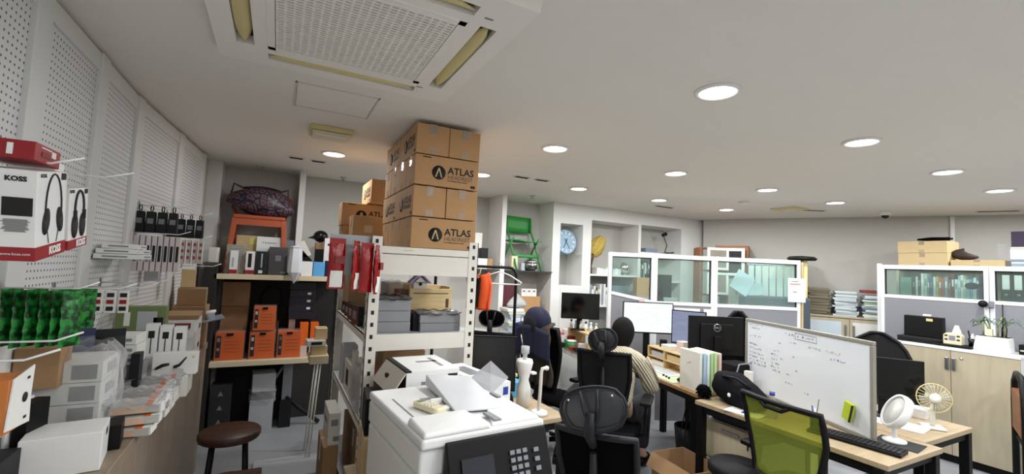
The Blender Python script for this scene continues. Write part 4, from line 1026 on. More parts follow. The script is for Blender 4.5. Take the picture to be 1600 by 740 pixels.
t = prod('white box with blue square emblem and oval window right of the open box', (.95, 2.20, .87), (.15, .46, .17), WHITE, 10, None, [('T', 0, .12, .5, .4, GREY, 'window_print'), ('F', .3, .25, .2, .22, mat('emblem_blue', '#2b3f9a', .5), 'emblem'), ('F', -.2, .15, .4, .1, mat('pink_print', '#c98a9a', .5), 'print')])
carton('brown carton under the white box with blue emblem', (.95, 2.24, .541), (.16, .4, .328), 0, CARDD)
prod('black box with a pale label at the left rear of the printer', (.475, 2.32, .78), (.09, .22, .17), BLACK, -6, None, [('F', -.1, -.05, .3, .5, GREY, 'label_sticker')], bevel=.004)
carton('tan carton under the black box beside the printer', (.475, 2.32, .541), (.1, .26, .238), -4, CARDL)
# ================================================================ desks
def desk(label, pts, z=.72, top=DESKW, leg=BLACK, th=.028, legs=None, group=None, ls=.025):
    """pts: four corners of the top, counter-clockwise"""
    c = sum((V(p) for p in pts), V((0, 0))) / 4
    t = thing('desk', label, 'desk', (c[0], c[1], 0), 0, group)
    P = [V(p) - c for p in pts]
    MB().prism(P, z - th, z).build('desktop', top, t, .003)
    k = MB()
    Q = [p * .93 for p in P]
    k2 = MB()
    for i in range(4):
        if legs and i not in legs: continue
        MB().box((Q[i][0] - ls, Q[i][1] - ls, 0), (Q[i][0] + ls, Q[i][1] + ls, z - th)).build('leg', leg, t, .003)
    for i in range(4):
        a, b_ = Q[i], Q[(i + 1) % 4]; d = (b_ - a).normalized(); n = V((-d[1], d[0])) * .012
        MB().prism([a + d * ls - n, b_ - d * ls - n, b_ - d * ls + n, a + d * ls + n], z - th - .045, z - th - .001).build('rail', leg, t)
    return t
desk('beech desk with whiteboard, keyboard and black bag, at the near right', [(2.70, 1.12), (3.30, 1.12), (3.30, 2.26), (2.70, 2.26)])
desk('beech desk behind the whiteboard with two fans and a black monitor', [(3.31, 1.20), (3.97, 1.20), (3.97, 2.10), (3.31, 2.10)])
DA = R(10); DU = V((math.sin(DA), math.cos(DA))); DV = V((math.cos(DA), -math.sin(DA))); DO = V((2.835, 2.35))
def dl(u, v, z=None):
    p = DO + DU * u + DV * v
    return (p[0], p[1]) if z is None else (p[0], p[1], z)
DZ = -10
desk('oak desk of the seated person with green mat and wooden organiser', [dl(0, 0), dl(0, .60), dl(1.22, .60), dl(1.22, 0)], .72, DESKB)
desk('oak desk across from the seated person, carrying the black monitor back', [dl(.0, .62), dl(0, 1.12), dl(.9, 1.12), dl(.9, .62)], .72, DESKB)
desk('pale desk on white legs under the black monitor, cluttered', [(2.81, 3.66), (3.19, 3.60), (3.40, 4.55), (3.02, 4.62)], .74, DESKW, WHITED, .03, None, None, .032)
desk('desk in front of the coat rack carrying the small black screen and desk lamp', [(1.14, 2.30), (1.66, 2.33), (1.62, 3.15), (1.14, 3.15)], .70, DESKW, BLACK)
# ---------------------------------------------------------------- monitors
def monitor(label, a, b_, z0, z1, front, desk_z, mat_screen=BLACKG, group='monitors', stand=True, back_logo=False):
    """panel between plan points a and b (left, right seen from its front); front = 1 when the screen faces the side left of a->b rotated -90"""
    A, B = V(a), V(b_); c = (A + B) / 2; L_ = (B - A).length
    rz = math.degrees(math.atan2(B[1] - A[1], B[0] - A[0]))
    t = thing('monitor', label, 'monitor', (c[0], c[1], desk_z), rz, group)
    z0 -= desk_z; z1 -= desk_z
    MB().box((-L_ / 2, 0, z0), (L_ / 2, .022, z1)).build('panel', BLACK, t, .003)
    MB().box((-L_ / 2 + .009, -.0012, z0 + .014), (L_ / 2 - .009, .0, z1 - .009)).build('screen', mat_screen, t)
    MB().box((-L_ * .3, .022, z0 + .04), (L_ * .3, .04, z1 - .06)).build('back_cover', BLACK, t, .008)
    if stand:
        MB().box((-.03, .041, .01), (.03, .062, (z0 + z1) / 2)).build('stand_neck', BLACK, t, .004)
        MB().lathe([(0, 0), (.1, 0), (.1, .006), (.03, .014), (0, .014)], 22, 0, (0, .05, 0)).build('stand_foot', BLACK, t)
    return t
SCR = screen('screen_white', '#f2f8fa', '#dcecf0', 1.7)
SCR2 = screen('screen_lavender', '#9fa9cc', '#aab4d6', .9)
monitor('monitor with a bright white page, before the seated person', (3.12, 3.50), (3.565, 3.265), 1.0, 1.31, 1, .72, SCR)
monitor('monitor turned away with a pale blue lit screen, edge-on beside the bright one', (3.44, 3.17), (3.60, 2.90), .94, 1.26, 1, .72, SCR2)
t = monitor('black monitor seen from the back with a round silver emblem', (3.62, 2.545), (3.20, 2.765), .93, 1.255, 1, .72, BLACKG)
k = MB()
X = M4.Translation((0, .0405, .44)) @ M4.Rotation(R(-90), 4, 'X')
k.tube([X @ V((.03 * math.cos(R(a)), .03 * math.sin(R(a)), .001)) for a in range(0, 360, 20)], .003, 5, closed=True); k.build('emblem_ring', STEEL, t)
txt(t, 'DELL', .02, (0, .0425, .44), 'B', STEEL, bold=.0006)
monitor('black switched-off monitor on the cluttered pale desk', (2.84, 4.19), (3.215, 3.99), 1.06, 1.345, 1, .937, BLACKG)
monitor('black glossy monitor to the right of the whiteboard', (3.52, 1.68), (3.76, 1.36), .84, 1.11, 1, .72, BLACKG)
monitor('small black screen standing before the storage rack', (1.15, 2.72), (1.42, 2.59), .80, 1.15, 1, .70, mat('screen_matte', '#0c0c10', .3))
# ---------------------------------------------------------------- chairs
def office_chair(label, loc, facing, mesh=MESHK, frame=BLACK, head=True, seat=FABK, sh=.46, bw=.45, bz=(.56, 1.0), hz=1.12, solid=False, arms=True, lean=8, hw=.26, name='office_chair', group='office chairs', hp=None, by=-.24, hh=.075, roll=0, spine=True, arm_z=.19, rnd_top=False, shell=None, screws=False):
    t = thing(name, label, 'chair', (loc[0], loc[1], 0), -facing, group)
    for i in range(5):
        a = R(72 * i + 20); c_, s_ = math.cos(a), math.sin(a)
        o = MB().tube([(.03 * c_, .03 * s_, .1), (.17 * c_, .17 * s_, .085), (.29 * c_, .29 * s_, .062)], [.024, .02, .014], 6).build('base_leg', frame, t)
        MB().cyl((.285 * c_ - .014 * s_, .285 * s_ + .014 * c_, .028), (.285 * c_ + .014 * s_, .285 * s_ - .014 * c_, .028), .028, None, 12).build('caster', BLACK, o)
    MB().tube([(0, 0, .07), (0, 0, .25), (0, 0, .251), (0, 0, sh - .06)], [.03, .03, .016, .016], 12).build('column', frame, t)
    MB().box((-.1, -.12, sh - .075), (.1, .12, sh - .05)).build('mechanism', BLACK, t, .006)
    b = MB()
    def sf(u, v):
        a = 2 * math.pi * u; r_ = math.sin(math.pi * v) ** .35
        x = .235 * r_ * math.copysign(abs(math.cos(a)) ** .6, math.cos(a)); y = .225 * r_ * math.copysign(abs(math.sin(a)) ** .6, math.sin(a))
        return (x, y, sh - .05 + .055 * (1 - math.cos(math.pi * v)) / 2 * (1 if v > .5 else 1) + .01 * (y > .15) * -1)
    b.grid(sf, 28, 10); b.build('seat', seat, t)
    z0, z1 = bz; tl = math.tan(R(lean))
    def bk(u, v, o=0):
        x = (u - .5) * bw * (.72 + .28 * min(1, v * 1.6)); z = z0 + (z1 - z0) * v
        if rnd_top and v > .35: x *= math.sqrt(max(0, 1 - ((v - .35) / .65) ** 2 * .96))
        y = by - .035 * (1 - (2 * u - 1) ** 2) - (z - z0) * tl + .035 * math.sin(math.pi * v * .9) + o
        return (x, y, z)
    if solid: MB().grid(bk, 14, 12, 0, .045).build('backrest', mesh, t)
    else: MB().grid(bk, 14, 12, 0, .004).build('backrest', mesh, t)
    rim = [bk(i / 8, 1) for i in range(9)] + [bk(1, 1 - j / 8) for j in range(1, 9)] + [bk(1 - i / 8, 0) for i in range(1, 9)] + [bk(0, j / 8) for j in range(1, 8)]
    MB().tube(rim, .016, 7, closed=True).build('back_frame', frame, t)
    pb = bk(.5, .25)
    if spine: MB().tube([(0, -.08, sh - .06), (0, by - .06, sh - .03), (0, pb[1] - .035, pb[2]), (0, bk(.5, .8)[1] - .02, bk(.5, .8)[2])], [.028, .028, .022, .016], 8).build('back_spine', frame, t)
    else:
        MB().tube([(0, -.08, sh - .06), (0, by - .02, sh - .03), (0, bk(.5, .0)[1] - .01, z0 + .01)], [.028, .028, .03], 8).build('back_bracket', frame, t)
        MB().tube([bk(.3, 1), (bk(.4, 1)[0], bk(.4, 1)[1] - .01, z1 - .03), (bk(.6, 1)[0], bk(.6, 1)[1] - .01, z1 - .03), bk(.7, 1)], .012, 7).build('back_handle', frame, t)
    if head:
        p = bk(.5, 1); hy = p[1] - .0
        hp_ = hp or 0
        X = M4.Translation((0, hy + .0, hz)) @ M4.Rotation(R(hp_), 4, 'X') @ M4.Rotation(R(roll), 4, 'Y')
        def hd(u, v):
            uu = 2 * u - 1; vv = 2 * v - 1
            # square mapped to a rounded disc
            dx = uu * math.sqrt(1 - vv * vv * .42); dz = vv * math.sqrt(1 - uu * uu * .42)
            return (hw / 2 * dx, -.03 * (1 - dx * dx) + .012 * dz * dz, hh * dz)
        h = MB().grid(hd, 14, 8, 0, .028, X).build('headrest', shell or FABK, t)
        r2 = [X @ V(hd(*q)) for q in [(i / 10, 1) for i in range(11)] + [(1, 1 - j / 4) for j in range(1, 5)] + [(1 - i / 10, 0) for i in range(1, 11)] + [(0, j / 4) for j in range(1, 4)]]
        MB().tube([q + X.to_3x3() @ V((0, -.02, 0)) for q in r2], .007, 6, closed=True).build('headrest_rim', DARK, h)
        for sx in (-1, 1): MB().tube([X @ V((sx * .04, -.048, hh * .85)), X @ V((sx * .03, -.066, 0)), X @ V((sx * .018, -.066, -hh * .5))], .007, 6).build('headrest_rib', DARK, h)
        if screws:
            for sx in (-1, 1): MB().sph(X @ V((sx * hw * .33, -.045, .05)), .005, 0, 8, 6).build('screw', WHITED, h)
        MB().tube([X @ V((0, -.062, -.01)), (0, hy - .08, (hz + z1) / 2 - .03), (0, bk(.5, .9)[1] - .02, bk(.5, .9)[2])], [.022, .024, .02], 8).build('headrest_stem', DARK, t)
    if arms:
        for sx in (-1, 1):
            x = sx * .275
            MB().tube([(sx * .2, -.05, sh - .055), (x, -.05, sh - .04), (x, -.04, sh + .1), (x, -.03, sh + arm_z)], [.016, .02, .02, .018], 8).build('arm_post', frame, t)
            MB().box((x - .04, -.15, sh + arm_z), (x + .04, .12, sh + arm_z + .03)).build('arm_pad', BLACK, t, .01, 3)
    return t
office_chair('black office chair nearest the camera with headrest shell and rails showing', (1.575, 1.845), 52, FABK, DARK, True, FABK, .42, .36, (.48, .87), .985, solid=True, arms=False, hp=-10, hw=.30, lean=12, hh=.095, roll=-14, shell=mat('shell_grey', '#303136', .32), screws=True)
office_chair('black mesh office chair on which the person sits', (2.33, 2.735), 50, MESHK, BLACK, True, FABK, .46, .36, (.56, 1.03), 1.12, arms=True, lean=5, by=-.27, hw=.20, hh=.08, roll=-16, shell=mat('shell_dark', '#1d1e22', .32))
office_chair('lime green mesh chair with black frame pushed under the near desk', (2.70, 1.50), 96, MESHG, BLACK, False, FABK, .45, .46, (.50, .93), 1.1, lean=6, by=-.19, spine=False, arm_z=.14)
office_chair('black mesh chair with rounded back behind the black monitor at right', (4.86, 2.10), 248, MESHK, BLACK, False, FABK, .47, .52, (.58, 1.13), 1.1, lean=6, rnd_top=True, spine=False)
office_chair('black office chair with thin headrest at the left, behind the small screen', (2.02, 4.05), 40, MESHK, DARK, True, FABK, .45, .44, (.52, .98), 1.12, hw=.24)
c_ = office_chair('black padded office chair with a navy jacket over its back', (2.34, 3.40), 80, FABK, BLACK, False, FABK, .48, .42, (.56, 1.10), 1.2, solid=True, lean=6)
office_chair('grey-topped office chair behind the emblem monitor', (4.02, 2.88), 236, FABK, BLACK, False, FABK, .47, .34, (.58, 1.25), 1.2, solid=True, lean=4, by=-.16, rnd_top=True)
# jacket and coat on the padded chair
t = thing('jacket', 'navy hooded jacket and olive coat hanging over the padded chair', 'jacket', (2.34, 3.40, 0), -80)
def jk(u, v):
    x = (u - .5) * (.40 + .03 * math.sin(v * 9)) * min(1, .8 + v); z = 1.13 - .50 * v
    y = -.335 - .03 * math.sin(math.pi * u) - .02 * math.sin(u * 21) * v + (-.02 * math.sin(v * 6)) - (.0 if v > .06 else -.08 * (1 - v / .06)) - (1.1 - z) * -.06
    return (x, y, z)
MB().grid(jk, 26, 18, 0, .02).build('coat', mat('olive_coat', '#3b3126', .95, n=.25, sc=16, bump=.4), t)
def hood(u, v):
    a = 2 * math.pi * u; p = math.pi * (v - .5)
    return (.14 * math.cos(p) * math.cos(a), -.32 + .10 * math.cos(p) * math.sin(a), 1.15 + .12 * math.sin(p) + .012 * math.sin(5 * a) * math.cos(p))
MB().grid(hood, 20, 12).build('hood', NAVY, t)
MB().sph((.0, -.405, 1.115), (.09, .022, .08), 0).build('hood_lining', mat('dark_lining', '#0d0d14', .9), t)
def yoke(u, v):
    x = (u - .5) * .40 * (1 + .06 * v); z = 1.12 - .24 * v
    return (x, -.365 - .045 * math.sin(math.pi * u) - .012 * math.sin(u * 17), z - .05 * (2 * u - 1) ** 2)
MB().grid(yoke, 20, 8, 0, .02).build('shoulders', NAVY, t)
# stool, cardboard box, drawers
t = thing('round_stool', 'black padded round stool between the cardboard box and the green chair', 'stool', (2.49, 1.77, 0))
MB().lathe([(0, .44), (.15, .44), (.165, .455), (.165, .485), (.15, .505), (0, .512)], 30).build('seat', mat('black_vinyl', '#121317', .6, spec=.2), t)
MB().tube([(.0, 0, .1), (0, 0, .44)], .025, 10).build('column', CHROME, t)
for i in range(5):
    a = R(72 * i); MB().tube([(0, 0, .1), (.2 * math.cos(a), .2 * math.sin(a), .03)], [.02, .014], 6).build('base_leg', BLACK, t)
t = thing('open_box', 'open brown cardboard box on the floor beside the desk legs', 'box', (2.66, 2.20, 0), -6)
t.location = (2.585, 2.22, 0)
b = MB(); W, D, H = .14, .19, .34
for q in (((-W, -D, 0), (W, D, .004)), ((-W, -D, .004), (-W + .004, D, H)), ((W - .004, -D, .004), (W, D, H)), ((-W, -D, .004), (W, -D + .004, H)), ((-W, D - .004, .004), (W, D, H))): b.box(*q)
b.build('carton', CARDD, t)
b = MB(); b.hexa([(-W, -D, H), (-W + .003, -D, H), (-W + .003, D, H), (-W, D, H), (-W - .05, -D, H - .09), (-W - .047, -D, H - .092), (-W - .047, D, H - .092), (-W - .05, D, H - .09)]); b.build('flap', CARDD, t)
b = MB(); b.box((-W - .0012, -D * .9, H - .06), (-W, D * .9, H - .02)); b.build('printed_band', mat('mauve_band', '#6a5250', .7), t)
t = thing('drawer_unit', 'cream drawer cabinet with key under the near desk', 'drawers', (3.02, 2.03, 0))
MB().box((-.22, -.20, .03), (.26, .20, .60)).build('carcass', LGREY, t, .004)
for i, (z0, z1) in enumerate(((.345, .595), (.04, .335))):
    d = MB().box((-.24, -.195, z0), (-.221, .195, z1)).build('drawer_front', BIRCH, t, .003)
    MB().box((-.252, -.06, z1 - .05), (-.241, .07, z1 - .035)).build('handle', STEEL, d, .002)
MB().lathe([(0, 0), (.012, 0), (.012, .006), (0, .006)], 14, 0, (0, 0, 0), M4.Translation((-.247, -.13, .53)) @ M4.Rotation(R(90), 4, 'Y')).build('lock', STEEL, t)
MB().box((-.256, -.134, .49), (-.25, -.126, .53)).build('key', BLACK, t, .001)
MB().box((-.2, -.18, .601), (.2, .18, .64)).build('tray', BLACK, t, .003)

# ================================================================ whiteboard and near desk goods
wa, wb_ = V((3.40, 2.36)), V((2.985, 1.30))
c = (wa + wb_) / 2; L_ = (wa - wb_).length; rz = math.degrees(math.atan2(wb_[1] - wa[1], wb_[0] - wa[0]))
t = thing('whiteboard', 'whiteboard with grey frame and handwriting leaning on the near desk', 'whiteboard', (c[0], c[1], .721), rz, None)
H = .555
MB().box((-L_ / 2 + .01, 0, .01), (L_ / 2 - .01, .012, H - .01)).build('board', mat('board_enamel', '#dfe4ea', .12, n=.01), t)
FR = mat('board_frame', '#8e8a80', .4)
for q in (((-L_ / 2, -.008, 0), (L_ / 2, .016, .022)), ((-L_ / 2, -.008, H - .022), (L_ / 2, .016, H)), ((-L_ / 2, -.008, .023), (-L_ / 2 + .022, .016, H - .023)), ((L_ / 2 - .022, -.008, .023), (L_ / 2, .016, H - .023))): MB().box(*q).build('frame', FR, t, .004)
MB().tube([(0, .016, H * .5), (0, .16, .004)], .008, 6).build('prop', FR, t)
rnd = random.Random(5)
def scribble(x, z, n_, h, m, nm='handwriting', gap=.35):
    k = MB(); xx = x
    for i in range(n_):
        if rnd.random() < gap: xx += h * .7; continue
        pts = []; st = rnd.randint(3, 5)
        for j in range(st): pts.append((xx + h * .8 * rnd.random(), -.0016, z + h * (rnd.random() - .5)))
        k.tube(pts, .0011, 4); xx += h * .95
    k.build(nm, m, t)
INKBL = mat('marker_blue', '#5a6ea8', .6); INKRD = mat('marker_red', '#c58a86', .6); INKDK = mat('marker_dark', '#5a5d68', .6)
x0 = -L_ / 2 + .04
scribble(x0, .515, 12, .017, INKDK); scribble(x0 + .02, .49, 10, .014, INKDK)
scribble(x0 + .40, .495, 5, .022, INKDK); scribble(x0 + .52, .495, 8, .02, INKDK)
k = MB(); k.tube([(x0 + .50, -.0016, .475), (x0 + .69, -.0016, .475), (x0 + .69, -.0016, .515), (x0 + .50, -.0016, .515)], .0012, 4, closed=True); k.build('drawn_box', INKDK, t)
for i, z in enumerate((.43, .365, .335, .30, .27, .245, .22)):
    scribble(x0 + .01, z, 11 + rnd.randint(-2, 3), .016, INKDK); 
    if i > 0: scribble(x0 + .25 + .03 * rnd.random(), z - .005, 7, .014, INKDK)
for x, z in ((.34, .42), (.36, .31), (.47, .35), (.5, .26), (.42, .22)): scribble(x0 + x, z, 2, .014, INKDK, gap=0)
scribble(x0 + .62, .44, 16, .018, INKRD); scribble(x0 + .45, .445, 8, .01, INKRD); scribble(x0 + .78, .40, 11, .014, INKBL); scribble(x0 + .55, .13, 6, .016, INKDK); scribble(x0 + .4, .16, 8, .012, INKDK)
t = thing('whiteboard_eraser', 'lime green eraser stuck on the lower whiteboard', 'eraser', (c[0] + (wb_ - c)[0] * .72, c[1] + (wb_ - c)[1] * .72, .80), rz, None, (R(0), R(14), R(rz)))
MB().box((-.03, -.031, 0), (.03, -.012, .105)).build('felt', mat('lime', '#b6c92e', .7), t, .003); MB().box((.026, -.038, 0), (.034, -.031, .105)).build('grip', DARK, t)
t = thing('keyboard', 'long black keyboard on the near desk before the whiteboard', 'keyboard', (2.905, 1.36, .721), 98)
MB().box((-.215, -.065, 0), (.215, .065, .016)).build('case', BLACK, t, .004)
k = MB()
for j in range(5):
    for i in range(20): k.cb((-.2 + .021 * i, -.045 + .0225 * j, .019), (.017, .018, .007))
k.build('keys', DARK, t)
t = thing('mouse_pad', 'dark mouse pad on the near desk under the white fan', 'mouse pad', (3.13, 1.25, .721), 98); MB().box((-.1, -.09, 0), (.1, .09, .003)).build('pad', DARK, t)
t = thing('desk_fan', 'white disc-shaped desk fan on the mouse pad', 'fan', (3.13, 1.27, .7245), 45)
MB().lathe([(0, 0), (.055, 0), (.055, .012), (.02, .022), (0, .022)], 24).build('base', WHITE, t); MB().tube([(0, 0, .02), (0, .0, .12)], .012, 8).build('neck', WHITE, t)
X = M4.Translation((0, -.012, .165)) @ M4.Rotation(R(-62), 4, 'X') @ M4.Rotation(R(180), 4, 'X')
MB().lathe([(.088, -.02), (.098, -.02), (.102, 0), (.098, .02), (.088, .02), (.088, -.02)], 30, 0, (0, 0, 0), X, False).build('rim', WHITE, t)
k = MB()
for i in range(24): a = R(15 * i); k.tube([X @ V((.018 * math.cos(a), .018 * math.sin(a), .016)), X @ V((.09 * math.cos(a + .25), .09 * math.sin(a + .25), .016))], .003, 4)
k.lathe([(0, .012), (.02, .012), (.02, .02), (0, .02)], 16, 0, (0, 0, 0), X); k.build('guard', WHITE, t)
MB().lathe([(0, -.012), (.09, -.012), (.09, -.006), (0, -.006)], 24, 0, (0, 0, 0), X).build('blade_disc', mat('fan_grey', '#bdbab4', .5), t)
t = thing('desk_fan', 'beige wire-guard desk fan on the far desk', 'fan', (3.69, 1.30, .721), -55)
MB().box((-.055, -.055, 0), (.055, .055, .014)).build('base', WHITED, t, .006); MB().tube([(0, 0, .014), (0, 0, .16)], [.014, .012], 10).build('neck', WHITED, t)
X = M4.Translation((0, -.03, .19)) @ M4.Rotation(R(84), 4, 'X')
k = MB(); k.tube([X @ V((.085 * math.cos(R(a)), .085 * math.sin(R(a)), 0)) for a in range(0, 360, 15)], .003, 5, closed=True)
for i in range(24): a = R(15 * i); k.tube([X @ V((.02 * math.cos(a), .02 * math.sin(a), .02)), X @ V((.06 * math.cos(a), .06 * math.sin(a), .018)), X @ V((.085 * math.cos(a), .085 * math.sin(a), 0))], .0013, 4)
k.build('guard', CREAM, t)
MB().lathe([(0, .012), (.028, .012), (.028, .028), (0, .028)], 18, 0, (0, 0, 0), X).build('hub', WHITED, t); MB().lathe([(0, -.07), (.03, -.065), (.034, -.02), (0, -.015)], 18, 0, (0, 0, 0), X).build('motor', WHITED, t)
for i in range(4):
    a = R(90 * i + 20); k = MB(); k.grid(lambda u, v, a=a: X @ V(((.02 + .055 * u) * math.cos(a + .9 * (v - .5)), (.02 + .055 * u) * math.sin(a + .9 * (v - .5)), .008 - .014 * v)), 4, 4, 0, .0015); k.build('blade', clear('fan_blade', '#dcdcd6', .5, .2, body='#c9c9c2') if 'fan_blade' not in _mats else _mats['fan_blade'], t)
prod('flat white box on the far desk behind the white fan', (3.90, 1.50, .721), (.12, .2, .06), WHITE, 10); 
t = thing('paper', 'sheets of paper lying on the far desk', 'paper', (3.55, 1.42, .721), 8); MB().box((-.1, -.14, 0), (.1, .14, .004)).build('sheet', PAPER, t)
t = thing('paper_cutout', 'white papers with blue print lying on the near desk edge', 'paper', (2.78, 1.93, .721), 12); MB().box((-.07, -.11, 0), (.07, .11, .004)).build('sheet', PAPER, t); MB().cb((0, .0, .0045), (.08, .03, .001)).build('print', mat('emblem_blue', '#2b3f9a', .5), t)
t = thing('pen_cup', 'dark blue pen cup with a thin rod before the whiteboard', 'cup', (2.93, 1.58, .721)); MB().lathe([(.025, 0), (.028, .085), (.025, .085), (.022, .004), (0, .004)], 18).build('cup', NAVY, t)
MB().tube([(0, 0, .01), (.012, -.015, .17)], .002, 5).build('rod', BLACK, t); MB().tube([(.005, .005, .01), (-.01, .012, .13)], .004, 6).build('pen', mat('emblem_blue', '#2b3f9a', .5), t); MB().tube([(-.005, -.005, .01), (-.016, -.008, .12)], .004, 6).build('pen', PAPER, t)
t = thing('bottle', 'clear bottle top lying beside the black bag', 'bottle', (2.86, 1.80, .721)); MB().lathe([(.03, 0), (.032, .09), (.014, .12), (.014, .14), (0, .14)], 18).build('bottle', FILM, t); MB().lathe([(.016, .14), (.016, .16), (0, .16)], 14).build('cap', mat('emblem_blue', '#2b3f9a', .5), t)
t = thing('bag', 'soft black bag lying on the near desk beside the folders', 'bag', (2.90, 2.06, .721), 78)
def bg(u, v):
    a = 2 * math.pi * u; p = math.pi * (v - .5)
    x = .215 * math.cos(p) ** .5 * math.copysign(abs(math.cos(a)) ** .7, math.cos(a)); y = .11 * math.cos(p) ** .6 * math.sin(a)
    z = .085 + .085 * math.sin(p)
    return (x + .008 * math.sin(z * 70 + x * 20), y + .006 * math.sin(x * 50), max(0, z * (1 + .25 * math.sin(x * 9 + .6)) + .008 * math.sin(x * 45) * (z > .03)))
MB().grid(bg, 40, 14).build('bag_body', mat('black_nylon', '#121217', .85, n=.2, sc=30, bump=.5, bsc=40, spec=.1), t)
MB().tube([(-.15, .04, .15), (-.07, .09, .2), (.05, .09, .19), (.12, .03, .15)], .01, 6).build('strap', BLACK, t)
MB().lathe([(0, 0), (.014, 0), (.014, .004), (0, .004)], 14, 0, (0, 0, 0), M4.Translation((-.03, .108, .08)) @ M4.Rotation(R(-90), 4, 'X')).build('badge', PAPER, t)
t = thing('fur_charm', 'black fluffy tail lying beside the bag at the desk edge', 'charm', (2.80, 2.27, .721))
MB().sph((0, 0, .05), (.035, .045, .045), 0, 14, 10).build('core', FABK, t)
k = MB(); rf = random.Random(9)
for i in range(160):
    d = V((rf.uniform(-1, 1), rf.uniform(-1, 1), rf.uniform(-.6, 1))).normalized(); a = V((d[0] * .033, d[1] * .043, .05 + d[2] * .043)); k.tube([a, a + d * .018 + V((0, 0, -.012))], [.006, .001], 3)
k.build('fur', FABK, t)
# ================================================================ person's desk goods
def dthing(name, label, cat, u, v, rz=0, group=None, z=.721):
    p = dl(u, v); return thing(name, label, cat, (p[0], p[1], z), DZ + rz, group)   # local x = v, local y = u
for i, (m, dv, h, l) in enumerate([('#dedcd2', 0, .30, 'cream folder at the front of the upright folders'), ('#a9c4d6', .035, .295, 'light blue folder in the row of upright folders'), ('#d9e2e4', .065, .29, 'white folder in the row of upright folders'),
                                ('#a9c98e', .10, .295, 'pale green folder in the row of upright folders'), ('#b9d39a', .135, .30, 'lime folder in the row of upright folders'), ('#d9bdb0', .175, .29, 'pink folder at the back of the upright folders')]):
    t = dthing('folder', l, 'folder', .13, .03 + dv, random.uniform(-2, 2), 'upright folders on the oak desk')
    MB().box((0, -.115, 0), (.024, .115, h)).build('cover', mat('folder_' + m[1:], m, .6), t, .003); MB().box((.003, -.113, h), (.021, .1, h + .003)).build('sheets', PAPER, t)
    if i == 0: MB().tube([(-.001, -.02, h * .72), (-.001, .03, h * .66)], .0015, 4).build('pen_mark', GREY, t)
t = dthing('desk_mat', 'pale green desk mat in front of the seated person', 'desk mat', .62, .22); MB().box((-.2, -.3, 0), (.2, .3, .003)).build('mat', mat('mat_green', '#b7c7a0', .6), t)
t = dthing('mouse', 'small black mouse on the green desk mat', 'mouse', .33, .12, 0, None, .7245); MB().sph((0, 0, .014), (.03, .05, .017)).build('shell', BLACK, t)
MB().box((-.004, .0, .028), (.004, .03, .034)).build('wheel', GREY, t, .001)
t = dthing('keyboard', 'white keyboard and papers before the bright monitor', 'keyboard', .70, .19, 0, None, .7245); MB().box((-.065, -.2, 0), (.065, .2, .014)).build('case', WHITE, t, .004)
k = MB()
for j in range(5):
    for i in range(17): k.cb((-.045 + .0225 * j, -.18 + .0225 * i, .016), (.018, .018, .006))
k.build('keys', LGREY, t)
for i in range(3):
    t = dthing('earbud', ['small black earbud on the mat, left', 'small black earbud on the mat, middle', 'tiny black clip on the mat'][i], 'earbud', .44 + .05 * i, .08 + .01 * i, 0, None, .7245); MB().sph((0, 0, .008), (.012, .008, .008), 0, 10, 6).build('shell', BLACK, t)
t = dthing('desk_organiser', 'low wooden two-tier desk organiser behind the keyboard', 'organiser', .80, .38)
ORGW = wood('organiser_pine', '#c6a873', '#d8bd8c')
for z in (.0, .08, .165): MB().box((-.1, -.26, z), (.1, .24, z + .012)).build('board', ORGW, t, .002)
for y in (-.26, -.02, .228):
    MB().box((-.1, y, .013), (.1, y + .012, .079)).build('side', ORGW, t); MB().box((-.1, y, .093), (.1, y + .012, .164)).build('side', ORGW, t)
def oi(label, y, z, dim, m, name='desk_item', cat='box'):
    p = dl(.80 + y, .38); return box(name, label, cat, (p[0], p[1], .721 + z), (dim[0], dim[1], dim[2]), m, DZ, 'things in the desk organiser')
oi('grey paper stack in the upper left bay of the organiser', .1, .0925, (.17, .2, .045), LGREY, 'paper_stack', 'paper'); oi('cream paper stack in the upper right bay of the organiser', -.14, .0925, (.17, .2, .05), CARDL, 'paper_stack', 'paper')
oi('white papers in the lower bay of the organiser', .1, .0125, (.17, .2, .04), PAPER, 'paper_stack', 'paper'); oi('pale box standing on the organiser under the bright monitor', -.16, .1775, (.08, .09, .1), mat('pinkish_white', '#d9c6c0', .6)); oi('white flat device on the organiser', .0, .1775, (.14, .14, .04), WHITED); oi('dark camera shape on the organiser', .13, .1775, (.05, .05, .07), BLACK)
t = dthing('toy', 'small red and white tumbler beside the organiser', 'toy', .62, .45); MB().sph((0, 0, .035), (.03, .03, .035)).build('body', PAPER, t); MB().sph((0, 0, .078), (.024, .024, .02)).build('cap', RED, t)
t = dthing('telephone', 'black desk telephone behind the folders', 'telephone', .42, .50); MB().prism([(-.08, 0), (.08, 0), (.08, .07), (-.08, .03)], -.08, .08, 0, 'y').build('base', BLACK, t, .006); MB().tube([(-.06, -.05, .07), (-.02, -.05, .095), (.04, -.05, .11), (.07, -.05, .09)], .016, 8).build('handset', BLACK, t)
t = dthing('paper_stack', 'leaning heap of white papers beside the folders', 'paper', .33, .36); MB().box((-.09, -.06, 0), (.09, .06, .16)).build('sheets', PAPER, t, .004)
t = thing('computer', 'black computer tower standing on the desk under the emblem monitor', 'computer', (3.34, 2.42, .721), DZ); MB().box((-.10, -.10, 0), (.12, .10, .19)).build('case', BLACK, t, .004); MB().tube([(-.12, -.11, .02), (-.06, -.115, .2), (.14, -.115, .215)], .006, 6).build('wire_stand', GREY, t); MB().cb((-.1005, .02, .1), (.001, .05, .01)).build('badge', GREY, t)
prod('cream and yellow carton standing beside the black computer', (3.25, 2.23, .721), (.04, .05, .17), PAPER, 0, None, [('F', 0, -.2, 1, .4, CREAM, 'yellow_print'), ('L', 0, -.2, 1, .4, CREAM, 'yellow_print')])
